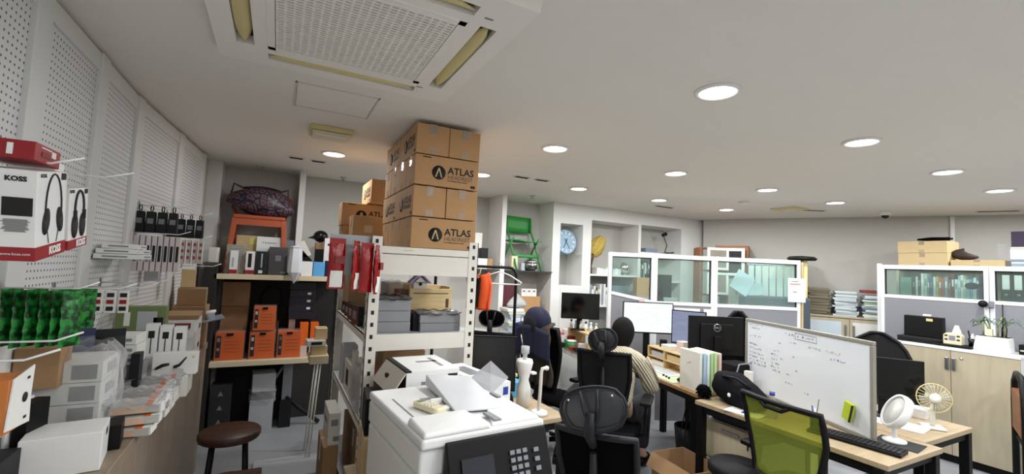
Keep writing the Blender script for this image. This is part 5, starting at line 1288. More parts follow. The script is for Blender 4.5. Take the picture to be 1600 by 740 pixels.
# bag of cables under the desk
t = dthing('waste_bin', 'dark bin and cables under the oak desk', 'bin', .5, .35, 0, None, 0); MB().lathe([(.1, 0), (.13, .3), (.12, .3), (.09, .01), (0, .01)], 20).build('bin', DARK, t)
t = dthing('computer', 'black computer tower on the floor under the oak desk', 'computer', .25, .42, 0, None, 0); MB().box((-.2, -.1, 0), (.1, .1, .42)).build('case', BLACK, t, .004)
b = MB(); [b.tube([(0, .03 * i, .6), (-.04 + .02 * i, .05 * i, .4), (.05 - .03 * i, .04 * i, .2), (-.03, .05 * i, .02)], .005, 5) for i in range(5)]
o = solo('cable_bundle', b, BLACK, 'loose black cables hanging under the oak desk', 'cable', dl(.2, .2, 0), 0)
prod('pale multi-socket block on the floor under the oak desk', dl(.45, .1, 0), (.06, .25, .05), WHITED, 20)

# ================================================================ white desk with clutter
def wd(label, x, y, dim, m, name='desk_item', cat='box', z=.741, rz=-12): return box(name, label, cat, (x, y, z), dim, m, rz, 'clutter on the pale desk')
wd('pink and white tissue box at the left of the pale desk', 2.96, 4.45, (.12, .2, .14), mat('pink_box', '#d77f86', .6)); wd('red tin beside the pink tissue box', 3.06, 4.30, (.08, .08, .1), RED)
t = thing('desk_shelf', 'low wooden monitor shelf on the pale desk', 'shelf', (3.10, 4.08, .741), -12); MB().box((-.1, -.3, .18), (.12, .26, .195)).build('board', ORGW, t, .002); MB().box((-.1, -.3, 0), (.12, -.288, .18)).build('side', ORGW, t); MB().box((-.1, .248, 0), (.12, .26, .18)).build('side', ORGW, t)
for i in range(6):
    t = thing('bottle', '%s small pale bottle from the left on the monitor shelf' % ORD[i], 'bottle', (3.04 + .012 * i, 4.27 - .075 * i, .937), 0, 'small bottles on the monitor shelf')
    MB().lathe([(.018, 0), (.02, .05), (.01, .065), (.01, .08), (0, .08)], 12).build('bottle', [PAPER, PAPERB, IVORY][i % 3], t); MB().lathe([(.012, .08), (.012, .1), (0, .1)], 10).build('cap', [BLACK, WHITE, LGREY][i % 3], t)
t = thing('green_tub', 'bright green tub on the pale desk', 'tub', (2.93, 4.10, .741)); MB().lathe([(.04, 0), (.05, .07), (0, .075)], 18).build('tub', mat('bright_green', '#2d8a4a', .5), t); MB().lathe([(.052, .075), (.052, .09), (0, .09)], 18).build('lid', PAPER, t)
wd('white mug-sized box beside the green tub', 2.99, 3.98, (.07, .07, .07), PAPER); wd('blue cardboard sleeve on the pale desk', 3.06, 3.86, (.05, .05, .12), mat('emblem_blue', '#2b3f9a', .5)); wd('white sleeve standing at the near end of the pale desk', 3.03, 3.76, (.05, .1, .14), PAPER)
wd('black case lying on the pale desk edge', 2.90, 3.9, (.1, .14, .03), BLACK); wd('small black dish with white pieces on the pale desk', 2.90, 3.74, (.09, .1, .025), BLACK)
for i in range(6): wd('%s scattered small black or white item at the near end of the pale desk' % ORD[i], 2.875 + .035 * (i % 3), 3.68 + .05 * i, (.025, .035, .02), [BLACK, WHITE, RED][i % 3], 'small_item', 'item', .741 if not (i in (0, 1, 2)) else .767)

for i, (x, y, w_, d, h, m, l) in enumerate([(2.96, 4.30, .07, .05, .11, PAPER, 'white carton'), (2.90, 4.33, .05, .05, .09, WHITED, 'cream carton'), (2.87, 4.2, .06, .06, .05, DARK, 'black box'), (3.01, 4.16, .05, .07, .06, mat('pink_print', '#c98a9a', .5), 'pink box'),
        (2.93, 3.83, .1, .06, .05, mat('amber_box', '#b98a4a', .5), 'amber box'), (2.98, 3.69, .06, .05, .09, PAPERB, 'pale blue carton'), (3.10, 3.69, .05, .05, .12, WHITE, 'white tall carton'), (2.88, 4.02, .06, .05, .035, RED, 'small red box'), (2.86, 4.42, .06, .06, .12, DARK, 'dark tall box'), (3.08, 4.44, .06, .06, .16, WHITE, 'white tall box at the back'), (2.93, 4.20, .04, .04, .08, mat('bright_green', '#2d8a4a', .5), 'green little box')]):
    wd('%s among the clutter on the pale desk' % l, x, y, (w_, d, h), m)
t = thing('papers', 'loose white papers lying across the pale desk', 'paper', (2.95, 4.02, .7415), -20); MB().box((-.06, -.09, 0), (.06, .09, .002)).build('sheet', PAPER, t)
# ================================================================ desk by the coat rack
t = thing('desk_lamp', 'white curved desk lamp with round base near the printer', 'lamp', (1.50, 2.42, .701), 10)
MB().lathe([(0, 0), (.055, 0), (.055, .018), (.03, .026), (0, .026)], 24).build('base', WHITE, t); MB().tube([(0, 0, .024), (.006, 0, .12), (.01, 0, .25), (.018, 0, .275), (.04, -.01, .28)], .011, 10).build('stem', WHITED, t); MB().sph((.045, -.01, .278), .015, 0, 12, 8).build('head', WHITE, t)
t = thing('juicer', 'white translucent dispenser with a cup top beside the desk lamp', 'dispenser', (1.49, 2.60, .701), 0)
MB().lathe([(.045, 0), (.045, .12), (.03, .17), (.042, .22), (.056, .28), (.05, .30), (0, .30)], 24).build('body', WHITE, t); MB().lathe([(.015, .30), (.015, .33), (.028, .34), (.028, .385), (.024, .385), (.022, .345), (0, .342)], 18).build('cup', clear('cup_clear', '#eef0f0', .4, .1, body='#e0e2e2'), t); MB().tube([(-.01, 0, .35), (-.03, .015, .46)], .003, 6).build('straw', STEEL, t)
MB().box((.05, -.02, .2), (.085, .02, .215)).build('spout', WHITE, t, .003)
t = thing('blue_folder', 'light blue plastic folder behind the desk lamp', 'folder', (1.40, 2.84, .701), 5); MB().box((-.2, -.06, 0), (.2, .16, .10)).build('cover', mat('sky_folder', '#4d9cc4', .4), t, .004)
t = thing('yellow_board', 'pale yellow board edge lying over the blue folder', 'board', (1.42, 2.96, .802), 5); MB().box((-.21, -.05, 0), (.2, .06, .022)).build('board', mat('pale_yellow', '#d6cd84', .5), t, .003)
t = thing('headset', 'black headset arc leaning behind the white boxes', 'headset', (1.27, 2.50, .701)); MB().tube([(.0 + .07 * math.cos(R(a)), -.02, .07 + .085 * math.sin(R(a))) for a in range(-40, 221, 20)], .012, 8).build('band', BLACK, t); MB().cb((.06, -.02, .016), (.03, .05, .03)).build('ear_cup', BLACK, t); MB().cb((-.06, -.02, .016), (.03, .05, .03)).build('ear_cup', BLACK, t)
b = MB(); b.tube([(1.64, 2.33, .706), (1.665, 2.315, .70), (1.66, 2.31, .55), (1.60, 2.30, .4), (1.66, 2.29, .25), (1.7, 2.27, .1), (1.66, 2.25, .01)], .005, 6)
tag(b.build('power_cord', IVORY), 'cream power cord hanging from the desk by the printer', 'cord')
t = thing('drawer_unit', 'grey drawer cabinet under the desk by the printer', 'drawers', (1.40, 2.62, 0)); MB().box((-.2, -.24, .02), (.16, .2, .60)).build('carcass', LGREY, t, .004)
for z in (.04, .32): MB().box((-.19, -.253, z), (.15, -.241, z + .26)).build('drawer_front', GREY, t, .003)
# garment rack
t = thing('garment_rack', 'black tube garment rack behind the small screen', 'rack', (0, 0, 0))
pts = [(1.79, 3.33, .012), (1.79, 3.33, 1.53)] + [(1.79 - .06 * (1 - math.cos(R(a))), 3.33 + .02 * (1 - math.cos(R(a))), 1.53 + .065 * math.sin(R(a))) for a in (20, 45, 70, 90)] + [(1.2, 3.53, 1.595), (1.17, 3.54, 1.57), (1.16, 3.545, 1.5), (1.16, 3.545, .012)]
MB().tube(pts, .0125, 8).build('frame', BLACK, t)
for x, y in ((1.79, 3.33), (1.16, 3.545)): MB().tube([(x - .06, y - .17, .012), (x + .06, y + .17, .012)], .0125, 8).build('foot', BLACK, t)
t = thing('clothes_hanger', 'white plastic hanger on the black garment rack', 'hanger', (1.66, 3.375, 1.61), -45)
MB().tube([(.0, 0, -.008), (.014, 0, .004), (.0, 0, .02), (-.016, 0, .008), (-.012, 0, -.02), (0, 0, -.05)], .0035, 6).build('hook', STEEL, t)
MB().tube([(0, 0, -.05), (-.09, 0, -.08), (-.19, 0, -.135), (-.18, 0, -.15), (0, 0, -.155), (.18, 0, -.15), (.19, 0, -.135), (.09, 0, -.08)], .006, 6, closed=True).build('shoulder', WHITE, t)
t = thing('safety_vest', 'orange vest with dark trim hanging on the garment rack near the storage rack', 'vest', (1.50, 3.43, 1.58), -60)
MB().grid(lambda u, v: ((u - .5) * (.16 + .08 * min(1, v * 3)), .02 * math.sin(u * 14 + v * 2), -.07 - .27 * v + .04 * (2 * u - 1) ** 2 * (1 - v)), 14, 14, 0, .02).build('vest_body', mat('vest_orange', '#e0561e', .7, n=.15), t)
MB().grid(lambda u, v: ((u - .5) * .09, -.025 + .02 * math.sin(u * 14 + v * 2), -.08 - .24 * v), 6, 10, 0, .006).build('dark_trim', DARK, t); MB().tube([(-.016, 0, .0), (0, 0, .02), (.012, 0, 0), (0, 0, -.05), (-.12, 0, -.1)], .004, 6).build('hanger_wire', IVORY, t)

# ================================================================ alcove goods
GCH = mat('green_chair_enamel', '#2f8a3c', .4)
ZS = 1.566
t = thing('folding_chair', 'green metal folding chair standing on the dark glass shelf', 'chair', (2.70, 4.90, ZS), 12)
def bar(a, b_, r_=.011): return MB().tube([a, b_], r_, 6)
for sx in (-1, 1):
    bar((sx * .19, .1, .0), (sx * .19, -.12, .68)).build('rear_leg', GCH, t) if False else None
    MB().tube([(sx * .2, -.15, 0), (sx * .2, .0, .36), (sx * .195, .07, .5), (sx * .195, .09, .67)], .012, 6).build('front_leg', GCH, t)
    MB().tube([(sx * .215, .15, 0), (sx * .21, .03, .26), (sx * .205, -.08, .4)], .011, 6).build('rear_leg', GCH, t)
MB().grid(lambda u, v: (-.2 + .4 * u, .085 + .012 * math.sin(math.pi * u), .475 + .2 * v), 8, 3, 0, .008).build('backrest', GCH, t)
MB().grid(lambda u, v: (-.19 + .38 * u, -.16 + .3 * v, .37 - .012 * math.sin(math.pi * u)), 8, 4, 0, .012).build('seat', GCH, t)
MB().grid(lambda u, v: (-.2 + .4 * u, -.1, .155 + .04 * v), 4, 2, 0, .006).build('crossbar', GCH, t)
prod('cream tall box on the glass shelf under the green chair', (2.53, 4.79, ZS), (.08, .06, .17), IVORY, 0, None, [('F', 0, .2, .3, .2, CARD, 'print')])
t = thing('metal_bowl', 'shiny steel pot on the glass shelf under the green chair', 'pot', (2.79, 4.82, ZS)); MB().lathe([(.05, 0), (.085, .03), (.095, .07), (.09, .1), (.0, .1)], 26).build('pot', CHROME, t); MB().lathe([(.092, .1), (.07, .125), (.015, .14), (.015, .155), (0, .155)], 24).build('lid', STEEL, t)
prod('small grey box beside the steel pot', (2.655, 4.80, ZS), (.05, .05, .09), LGREY)
prod('black camera-like box on the glass shelf left of the pilaster', (2.13, 4.80, ZS + .121), (.09, .08, .12), DARK); prod('white box on the glass shelf left of the pilaster', (2.11, 4.80, ZS), (.12, .08, .12), PAPER); prod('brown box on the glass shelf beside the pilaster', (2.22, 4.82, ZS), (.06, .06, .12), CARD)
prod('white tall board leaning in the alcove near the stacked cartons', (2.06, 4.86, ZS), (.14, .02, .42), PAPER)
for x0, y0, w_, l in ((2.44, 4.79, 0, 0),): pass
zz = .851
prod('maroon box on the cabinet in the alcove', (2.52, 4.93, zz + .28), (.2, .12, .25), mat('maroon_deep', '#55202a', .6)); prod('dark carton under the maroon box', (2.52, 4.96, zz), (.22, .16, .279), CARDD)
for i in range(3): prod('%s small white box on the brown parcels in the alcove' % ORD[i], (2.715 + .072 * i, 4.87, zz + .40), (.07, .08, .09), PAPER, 0, 'small white boxes on the brown parcels', [('F', 0, .2, .5, .25, INKG, 'print')])
carton('upper brown parcel in the alcove behind the jacket chair', (2.78, 4.88, zz + .245), (.3, .18, .153), 3, CARD); carton('lower brown parcel in the alcove behind the jacket chair', (2.8, 4.88, zz), (.33, .18, .243), 0, CARD)
t = thing('grey_cloth', 'heap of grey cloth on the papers in the alcove', 'cloth', (2.47, 4.55, 1.14)); MB().grid(lambda u, v: (.13 * math.sin(math.pi * v) * math.cos(6.283 * u) * (1 + .15 * math.sin(25 * u)), .08 * math.sin(math.pi * v) * math.sin(6.283 * u), .14 * v * v * (1 + .2 * math.sin(6.283 * u * 3))), 26, 10).build('cloth', mat('grey_cloth', '#a7a9a8', .95, n=.25, sc=24, bump=.4), t)
t = thing('side_cabinet', 'low white cabinet under the papers before the alcove', 'cabinet', (2.44, 4.56, 0)); MB().box((-.2, -.15, 0), (.2, .15, .85)).build('carcass', WHITED, t, .004); MB().box((-.195, -.158, .02), (.195, -.151, .84)).build('door', WHITED, t, .003)
for i in range(9): prod('%s layer up in the paper stack before the alcove' % ORD[i], (2.42 + random.uniform(-.012, .012), 4.55, .851 + .032 * i), (.2, .24, .03), [PAPER, PAPERB, LGREY, mat('pale_green_paper', '#c3cdbb', .8)][i % 4], random.uniform(-5, 5), 'paper stack before the alcove')
t = thing('shopping_bag', 'dark blue and white shopping bag before the alcove', 'bag', (2.395, 4.27, .72), 30); MB().prism([(-.075, 0), (.075, 0), (.07, .3), (-.08, .29)], -.05, .05, 0, 'y').build('bag_body', mat('royal_blue', '#27346e', .5, n=.2), t, .008); MB().cb((.045, -.051, .15), (.03, .002, .26)).build('white_stripe', PAPER, t); MB().tube([(-.03, 0, .29), (-.03, 0, .36), (.03, 0, .36), (.03, 0, .29)], .004, 6).build('handle', NAVY, t)
t = thing('side_table', 'dark small table under the blue shopping bag', 'table', (2.395, 4.27, 0)); MB().box((-.09, -.09, .69), (.09, .09, .719)).build('top', DARK, t, .003)
for sx in (-1, 1):
    for sy in (-1, 1): MB().box((sx * .07 - .012, sy * .07 - .012, 0), (sx * .07 + .012, sy * .07 + .012, .69)).build('leg', DARK, t)
# niches
t = thing('wall_clock', 'round pale blue clock standing in the wall niche', 'clock', (3.315, 4.84, 1.804), 0)
X = M4.Translation((0, 0, .16)) @ M4.Rotation(R(82), 4, 'X')
MB().lathe([(0, -.012), (.155, -.012), (.16, 0), (.155, .008), (.148, .008), (.146, .002), (0, .002)], 40, 0, (0, 0, 0), X).build('face', mat('clock_blue', '#9db9cf', .4), t)
k = MB()
for i in range(12):
    a = R(30 * i); k.cb((0, .12, .003), (.012, .035, .002), 0, X @ M4.Rotation(a, 4, 'Z'))
k.build('numeral_bars', WHITE, t)
for a, l, w_ in ((-28, .10, .006), (28, .115, .006), (180 - 28, .05, .007), (180 + 28, .05, .007)): MB().cb((0, -l / 2, .006), (w_, l, .002), 0, X @ M4.Rotation(R(a), 4, 'Z')).build('hand', BLACK, t)
t = thing('dried_flowers', 'yellow dried flowers in a dark vase in the open niche', 'vase', (3.73, 4.87, 1.561)); MB().lathe([(.035, 0), (.03, .1), (.05, .2), (.055, .27), (.045, .27), (.03, .1), (0, .1)], 18).build('vase', DWOOD, t)
t = thing('flower_bunch', 'yellow papery bunch leaning out of the dark vase', 'flowers', (3.73, 4.87, 1.81), 0, None, (R(0), R(42), R(0)))
MB().grid(lambda u, v: ((.03 + .08 * math.sin(math.pi * min(1, v ** .7 * .92))) * (1 + .15 * math.sin(6.283 * u * 9 + 7 * v)) * math.cos(6.283 * u), .6 * (.03 + .08 * math.sin(math.pi * min(1, v ** .7 * .92))) * (1 + .15 * math.sin(6.283 * u * 9)) * math.sin(6.283 * u), .33 * v), 36, 12).build('blooms', mat('dried_yellow', '#b9a04e', .9, n=.3, sc=50, bump=.6), t); MB().tube([(0, 0, -.1), (0, 0, .04)], .012, 6).build('stems', CREAM, t)
for i in range(8): prod('%s white boxed item from the left on the niche shelf' % ORD[i], (3.83 + .052 * i, 4.86, 1.561), (.05, .12, .085 - .006 * (i % 3)), [PAPER, WHITED, PAPERB][i % 3], 0, 'white items on the niche shelf')
t = thing('steel_ball', 'silver globe lamp on the niche shelf behind the glass', 'globe', (4.36, 4.9, 1.561)); MB().sph((0, 0, .1), .085, 0, 20, 14).build('globe', CHROME, t); MB().lathe([(0, 0), (.05, 0), (.05, .01), (.02, .025), (0, .025)], 16).build('foot', STEEL, t)
def books(x0, y, z, n_, hmin, hmax, group, lab, cols, d=.17, wmin=.018, wmax=.035, ax=(1, 0), rz=0):
    x = 0
    for i in range(n_):
        w_ = random.uniform(wmin, wmax); h = random.uniform(hmin, hmax)
        m = cols[i % len(cols)] if not isinstance(cols[0], str) else mat('book_' + cols[i % len(cols)][1:], cols[i % len(cols)], .6)
        px, py = x0 + ax[0] * (x + w_ / 2), y + ax[1] * (x + w_ / 2)
        t = thing('book', '%s %s' % (ORD[i] if i < 14 else 'further', lab), 'book', (px, py, z), rz, group)
        MB().box((-w_ / 2, -d / 2, 0), (w_ / 2, d / 2, h)).build('cover', m, t, .0015)
        MB().cb((0, -d / 2 - .0006, h * .7), (w_ * .6, .001, h * .2)).build('spine_print', PAPER if i % 2 else INKG, t)
        x += w_ + .002
books(3.68, 4.87, 1.151, 10, .2, .3, 'files in the open niche', 'file from the left in the lower niche', ['#8f98a8', '#e3e3df', '#d9d9d5', '#4d4a48', '#cfc9b2', '#dad7cf'])
books(4.58, 4.9, 1.501, 9, .2, .28, 'books in the right niche', 'book from the left under the lamp niche', ['#6d7a86', '#33404a', '#9aa79a', '#cfd0ca', '#454d58'], .17)
prod('grey flat boxes on the lamp niche shelf', (4.78, 4.88, 1.901), (.22, .16, .06), mat('slate', '#7c8796', .6)); 
t = thing('desk_lamp', 'thin black jointed lamp in the right niche', 'lamp', (5.12, 4.88, 1.901), 0); MB().lathe([(0, 0), (.06, 0), (.06, .012), (0, .016)], 18).build('base', BLACK, t); MB().tube([(0, 0, .015), (.05, 0, .13), (-.03, 0, .27)], .006, 6).build('arm', BLACK, t); MB().tube([(-.05, 0, .275), (.02, 0, .30)], [.022, .03], 12).build('head', DARK, t); MB().tube([(.03, 0, .02), (.13, .02, .02), (.19, 0, .03)], .008, 6).build('clamp', BLACK, t)
prod('lime green box in the lower right niche', (4.62, 4.9, 1.101), (.12, .2, .3), mat('lime_box', '#93b84a', .6)); prod('dark box in the lower right niche', (4.82, 4.9, 1.101), (.2, .2, .25), DARK); prod('grey machine in the lower left niche', (4.2, 4.88, 1.151), (.3, .2, .26), mat('slate', '#7c8796', .6))
# ================================================================ glass-topped partitions
def partition(t, a, b_, H, gz0, gz1=None, gz0b=None, name=''):
    """one bay: felt panel below, framed glass above; parts are children of t (t at the origin)"""
    A, B = V(a), V(b_); d = (B - A).normalized(); n = V((-d[1], d[0])); L_ = (B - A).length
    rz = math.atan2(d[1], d[0]); X = M4.Translation((A[0], A[1], 0)) @ M4.Rotation(rz, 4, 'Z')
    g0, g1 = gz0, (gz0b if gz0b is not None else gz0); gt = H - .045
    w_ = .035
    MB().prism([(w_, .03), (L_ - w_, .03), (L_ - w_, g1 - .035), (w_, g0 - .035)], -.025, .025, 0, 'y', X).build('felt_panel', FELT, t)
    MB().box((0, -.03, 0), (w_, .03, H), 0, X).build('post', ALU, t, .004); MB().box((L_ - w_, -.03, 0), (L_, .03, H), 0, X).build('post', ALU, t, .004)
    MB().box((w_, -.03, gt), (L_ - w_, .03, H), 0, X).build('top_rail', ALU, t, .004)
    MB().prism([(w_, g0 - .035), (L_ - w_, g1 - .035), (L_ - w_, g1), (w_, g0)], -.03, .03, 0, 'y', X).build('glass_sill', ALU, t, .003)
    MB().prism([(w_, g0 + .001), (L_ - w_, g1 + .001), (L_ - w_, gt - .001), (w_, gt - .001)], -.003, .003, 0, 'y', X).build('glass_pane', GLASS, t)
    k = MB()
    e = .008
    k.box((w_, -.012, g0), (w_ + e, .012, gt), 0, X); k.box((L_ - w_ - e, -.012, g1), (L_ - w_, .012, gt), 0, X); k.box((w_ + e, -.012, gt - e), (L_ - w_ - e, .012, gt), 0, X)
    k.build('gasket', DARK, t)
    MB().box((w_, -.03, 0), (L_ - w_, .03, .03), 0, X).build('foot_rail', ALU, t)
t = thing('glass_partition', 'grey felt partition with three glass bays behind the monitors', 'partition', (0, 0, 0))
GP = [(3.235, 3.885), (3.69, 3.665), (4.275, 3.36), (5.105, 2.92)]
partition(t, GP[0], GP[1], 1.815, 1.39, None, 1.31); partition(t, GP[1], GP[2], 1.815, 1.30); partition(t, GP[2], GP[3], 1.815, 1.30)
MB().box((-.008, -.02, .04), (.012, .02, 1.80)).build('end_post', CARDL, t).location = (5.125, 2.91, 0)
t = thing('glass_partition', 'grey felt partition with two glass bays behind the low cream cabinet', 'partition', (0, 0, 0))
partition(t, (6.05, 2.555), (6.05, 1.69), 1.815, 1.49); partition(t, (6.05, 1.685), (6.05, .80), 1.815, 1.49)
MB().box((6.048, 2.56, 0), (6.09, 2.60, 1.83)).build('end_post', ALU, t, .004)
def onpart(name, label, cat, x, y, z, w_, h, m, th=.003, off=-.031):
    A, B = V(GP[2]), V(GP[3]); d = (B - A).normalized(); rz = math.degrees(math.atan2(d[1], d[0]))
    p = (x, y); t = thing(name, label, cat, (p[0], p[1], z), rz); MB().box((-w_ / 2, 0, 0), (w_ / 2, th, h)).build('sheet', m, t); return t
t = onpart('paper_sign', 'white paper sign taped at the right end of the glass partition', 'sign', 5.04, 2.905, 1.36, .19, .26, PAPER)
for i, (z, w_) in enumerate(((.225, .07), (.195, .11), (.11, .04))): MB().cb((-.02, -.0008, z), (w_, .001, .01)).build('print', [INKG, mat('print_red', '#b9766c', .6), INKG][i], t)
def gpp(f, bay, off=.034):
    A, B = V(GP[bay]), V(GP[bay + 1]); d = (B - A).normalized(); n = V((d[1], -d[0])); p = A + (B - A) * f + n * off; return p
p = gpp(.55, 1); onpart('paper_sheet', 'white sheet taped on the felt below the middle glass, left', 'paper', p[0], p[1], 1.02, .28, .22, PAPER)
p = gpp(.9, 1); onpart('paper_sheet', 'narrow white sheet taped on the felt below the middle glass, right', 'paper', p[0], p[1], 1.02, .1, .22, PAPER)
p = gpp(.72, 0, .05); t = onpart('note', 'small pink note at the foot of the left glass bay', 'note', p[0], p[1], 1.27, .06, .05, mat('pink_note', '#dcb3b6', .7))

# ================================================================ behind the glass partition: cabinets along the right wall
def wthing(name, label, cat, s, off, z, rz=0, group=None):
    p = wr(s, off); return thing(name, label, cat, (p[0], p[1], z), WRA + rz, group)      # local +x along the wall, local -y... into the room is +y rotated: see below
# local y = +1 points away from the room for WRA frames, so fronts face -y
def wbox(name, label, cat, s, off, z, dim, m, rz=0, group=None, parts=(), bevel=.002):
    p = wr(s, off); return box(name, label, cat, (p[0], p[1], z), dim, m, WRA + rz, group, bevel, parts)
def cabinet(label, s0, s1, H, depth, m, gap=.02, doors=2):
    sc = (s0 + s1) / 2; p = wr(sc, gap + depth / 2); t = thing('cabinet', label, 'cabinet', (p[0], p[1], 0), WRA)
    W = s1 - s0
    MB().box((-W / 2, -depth / 2 + .02, .05), (W / 2, depth / 2, H - .02)).build('carcass', m, t, .003); MB().box((-W / 2 - .005, -depth / 2 - .005, H - .02), (W / 2 + .005, depth / 2, H)).build('top', m, t, .003)
    MB().box((-W / 2 + .02, -depth / 2 + .04, 0), (W / 2 - .02, depth / 2 - .02, .05)).build('plinth', DARK, t)
    dw = W / doors
    for i in range(doors):
        x = -W / 2 + dw * i
        d = MB().box((x + .003, -depth / 2, .06), (x + dw - .003, -depth / 2 + .019, H - .03)).build('door', m, t, .002)
        hx = x + dw - .05 if i % 2 == 0 else x + .03
        MB().box((hx, -depth / 2 - .018, H - .24), (hx + .02, -depth / 2, H - .1)).build('handle', STEEL, d, .003)
    return t
s_of = lambda x, y: (V((x, y)) - V(RX0)).dot(V((9.6 - 5.69, -1.9 - 4.66)).normalized())
S1, S2 = s_of(5.75, 3.42), s_of(6.25, 2.6)
t = cabinet('birch cabinet with papers taped on its doors between the two partitions', 1.30, 2.16, 1.185, .42, BIRCH)
for x, w_, z in ((-.25, .34, .98), (.16, .26, .98)): MB().cb((x, -.213, z), (w_, .0012, .28)).build('taped_paper', PAPERB if x < 0 else PAPER, t)
ZC = 1.186
rr = random.Random(3)
def pile(s, off, n_, cols, lab, group, w_=.23, d=.30, hmin=.01, hmax=.022, z=ZC):
    zz = z
    for i in range(n_):
        h = rr.uniform(hmin, hmax); c_ = cols[i % len(cols)]
        wbox('document_file', '%s %s' % ((ORD[i] if i < 14 else ['fifteenth', 'sixteenth', 'seventeenth', 'eighteenth'][i - 14]), lab), 'file', s + rr.uniform(-.012, .012), off + rr.uniform(-.01, .01), zz, (w_ * rr.uniform(.92, 1.04), d, h), mat('file_' + c_[1:], c_, .7), rr.uniform(-5, 5), group, (), 0)
        zz += h + .0008
pile(1.42, .25, 18, ['#6d6450', '#7a715c', '#5c5546', '#857a60'], 'brown file up in the left pile on the birch cabinet', 'brown files on the birch cabinet', hmin=.014, hmax=.022)
pile(1.70, .25, 15, ['#cfd6da', '#aebcc4', '#dfe2e2', '#8fa3b0', '#d5dcd9'], 'pale blue file up in the middle pile on the birch cabinet', 'pale files on the birch cabinet', hmin=.012, hmax=.024)
pile(1.98, .25, 14, ['#c2ccd2', '#dfe2e2', '#9fb07e', '#8fa3b0', '#e3e3e0', '#6a7f92'], 'mixed file up in the right pile on the birch cabinet', 'mixed files on the birch cabinet', hmin=.012, hmax=.024)
wbox('red_box', 'dark red box on top of the right file pile', 'box', 1.98, .25, ZC + .295, (.24, .26, .035), mat('dark_red', '#8a2e30', .5))
t = cabinet('tall dark brown bookcase seen through the left partition glass', .16, 1.28, 1.62, .34, mat('bookcase_grey', '#a6a79f', .6), .02, 3)
ZB = 1.621
t = wbox('wooden_case', 'brown wooden case with rounded top on the tall bookcase', 'case', .42, .2, ZB, (.42, .26, .42), BROWNW); 
t = wthing('framed_picture', 'white framed dark picture leaning on the brown wooden case', 'picture', .40, .39, ZB); MB().box((-.19, -.01, 0), (.19, .01, .38)).build('frame', WHITE, t, .004); MB().box((-.15, -.0125, .04), (.15, -.01, .34)).build('picture', DARK, t)
def frame_at(x, y, z, w_, h, label, rz):
    t = thing('framed_picture', label, 'picture', (x, y, z), rz); 
    for q in (((-w_ / 2, -.01, 0), (w_ / 2, .01, .03)), ((-w_ / 2, -.01, h - .03), (w_ / 2, .01, h)), ((-w_ / 2, -.01, .031), (-w_ / 2 + .03, .01, h - .031)), ((w_ / 2 - .03, -.01, .031), (w_ / 2, .01, h - .031))): MB().box(*q).build('frame', WHITE, t, .002)
    MB().box((-w_ / 2 + .03, -.004, .03), (w_ / 2 - .03, .004, h - .03)).build('picture', mat('picture_grey_brown', '#8f8474', .5, n=.4, sc=8), t)
# wooden rack with framed pictures just behind the partition
t = thing('picture_stand', 'brown wooden stand with framed pictures behind the middle glass', 'stand', (4.82, 3.84, 0), -28)
for x in (-.17, .16): MB().box((x, -.1, 0), (x + .025, .1, 1.95)).build('side', BROWNW, t, .003)
for z in (1.0, 1.36, 1.66, 1.94): MB().box((-.145, -.1, z), (.16, .1, z + .018)).build('shelf', BROWNW, t, .002)
frame_at(4.79, 3.705, 1.68, .26, .27, 'white frame with dark picture on the top of the wooden stand', -28); frame_at(4.79, 3.705, 1.38, .26, .27, 'white frame with pale picture on the lower tier of the wooden stand', -28)
t = thing('sofa', 'grey padded sofa back behind the right glass bay', 'sofa', (4.98, 3.55, 0), -28)
MB().box((-.42, -.06, .3), (.36, .08, 1.40)).build('backrest', mat('sofa_grey', '#4c5560', .9, n=.1, bump=.3), t, .03, 4); MB().box((-.42, .08, .1), (.36, .38, .45)).build('seat', mat('sofa_grey', '#4c5560', .9, n=.1, bump=.3), t, .03, 4)
t.location = (5.20, 3.22, 0)
t = thing('paper_chart', 'tilted pale blue sheet leaning behind the right glass bay', 'paper', (4.79, 3.36, 1.40), -28, None, (R(-8), R(32), R(-28))); MB().box((-.11, -.004, 0), (.11, .004, .24)).build('sheet', PAPERB, t)
t.location = (4.74, 3.40, 1.44)
t = thing('paper_chart', 'second pale sheet behind the right glass bay', 'paper', (4.95, 3.33, 1.402), -28, None, (R(-8), R(-6), R(-28))); MB().box((-.1, -.004, 0), (.1, .004, .14)).build('sheet', PAPERB, t)
t = thing('window_blind', 'pale vertical blind slats behind the right glass bay', 'blind', (5.60, 3.52, 0), -60); 
for i in range(7): MB().box((-.28 + .08 * i, -.004, 1.0), (-.215 + .08 * i, .004, 1.78)).build('slat', mat('blind_pale', '#c3d3d0', .6), t)
MB().box((-.3, -.015, 1.78), (.3, .015, 1.81)).build('head_rail', ALU, t)
for x in (-.28, .28): MB().box((x - .012, -.012, 0), (x + .012, .012, 1.0)).build('stand_leg', GREY, t)
MB().box((-.3, -.012, .985), (.3, .012, 1.0)).build('bottom_rail', GREY, t)
office_chair('black office chair with looped arms behind the middle glass', (4.30, 3.86), 150, FABK, BLACK, False, FABK, .5, .4, (.6, 1.42), 1.3, solid=True, lean=4, name='office_chair')
prod('dark printer on a pale cabinet behind the middle glass', (4.62, 4.51, 1.292), (.3, .22, .3), DARK, -28); prod('light brown carton behind the middle glass', (4.36, 4.53, 1.292), (.2, .2, .25), CARD, -28)
t = thing('side_cabinet', 'grey cabinet behind the middle glass under the dark printer', 'cabinet', (4.5, 4.52, 0), -5); MB().box((-.32, -.16, 0), (.32, .16, 1.29)).build('carcass', LGREY, t, .004); MB().box((-.31, -.168, .04), (-.005, -.161, 1.27)).build('door', LGREY, t); MB().box((.005, -.168, .04), (.31, -.161, 1.27)).build('door', LGREY, t)
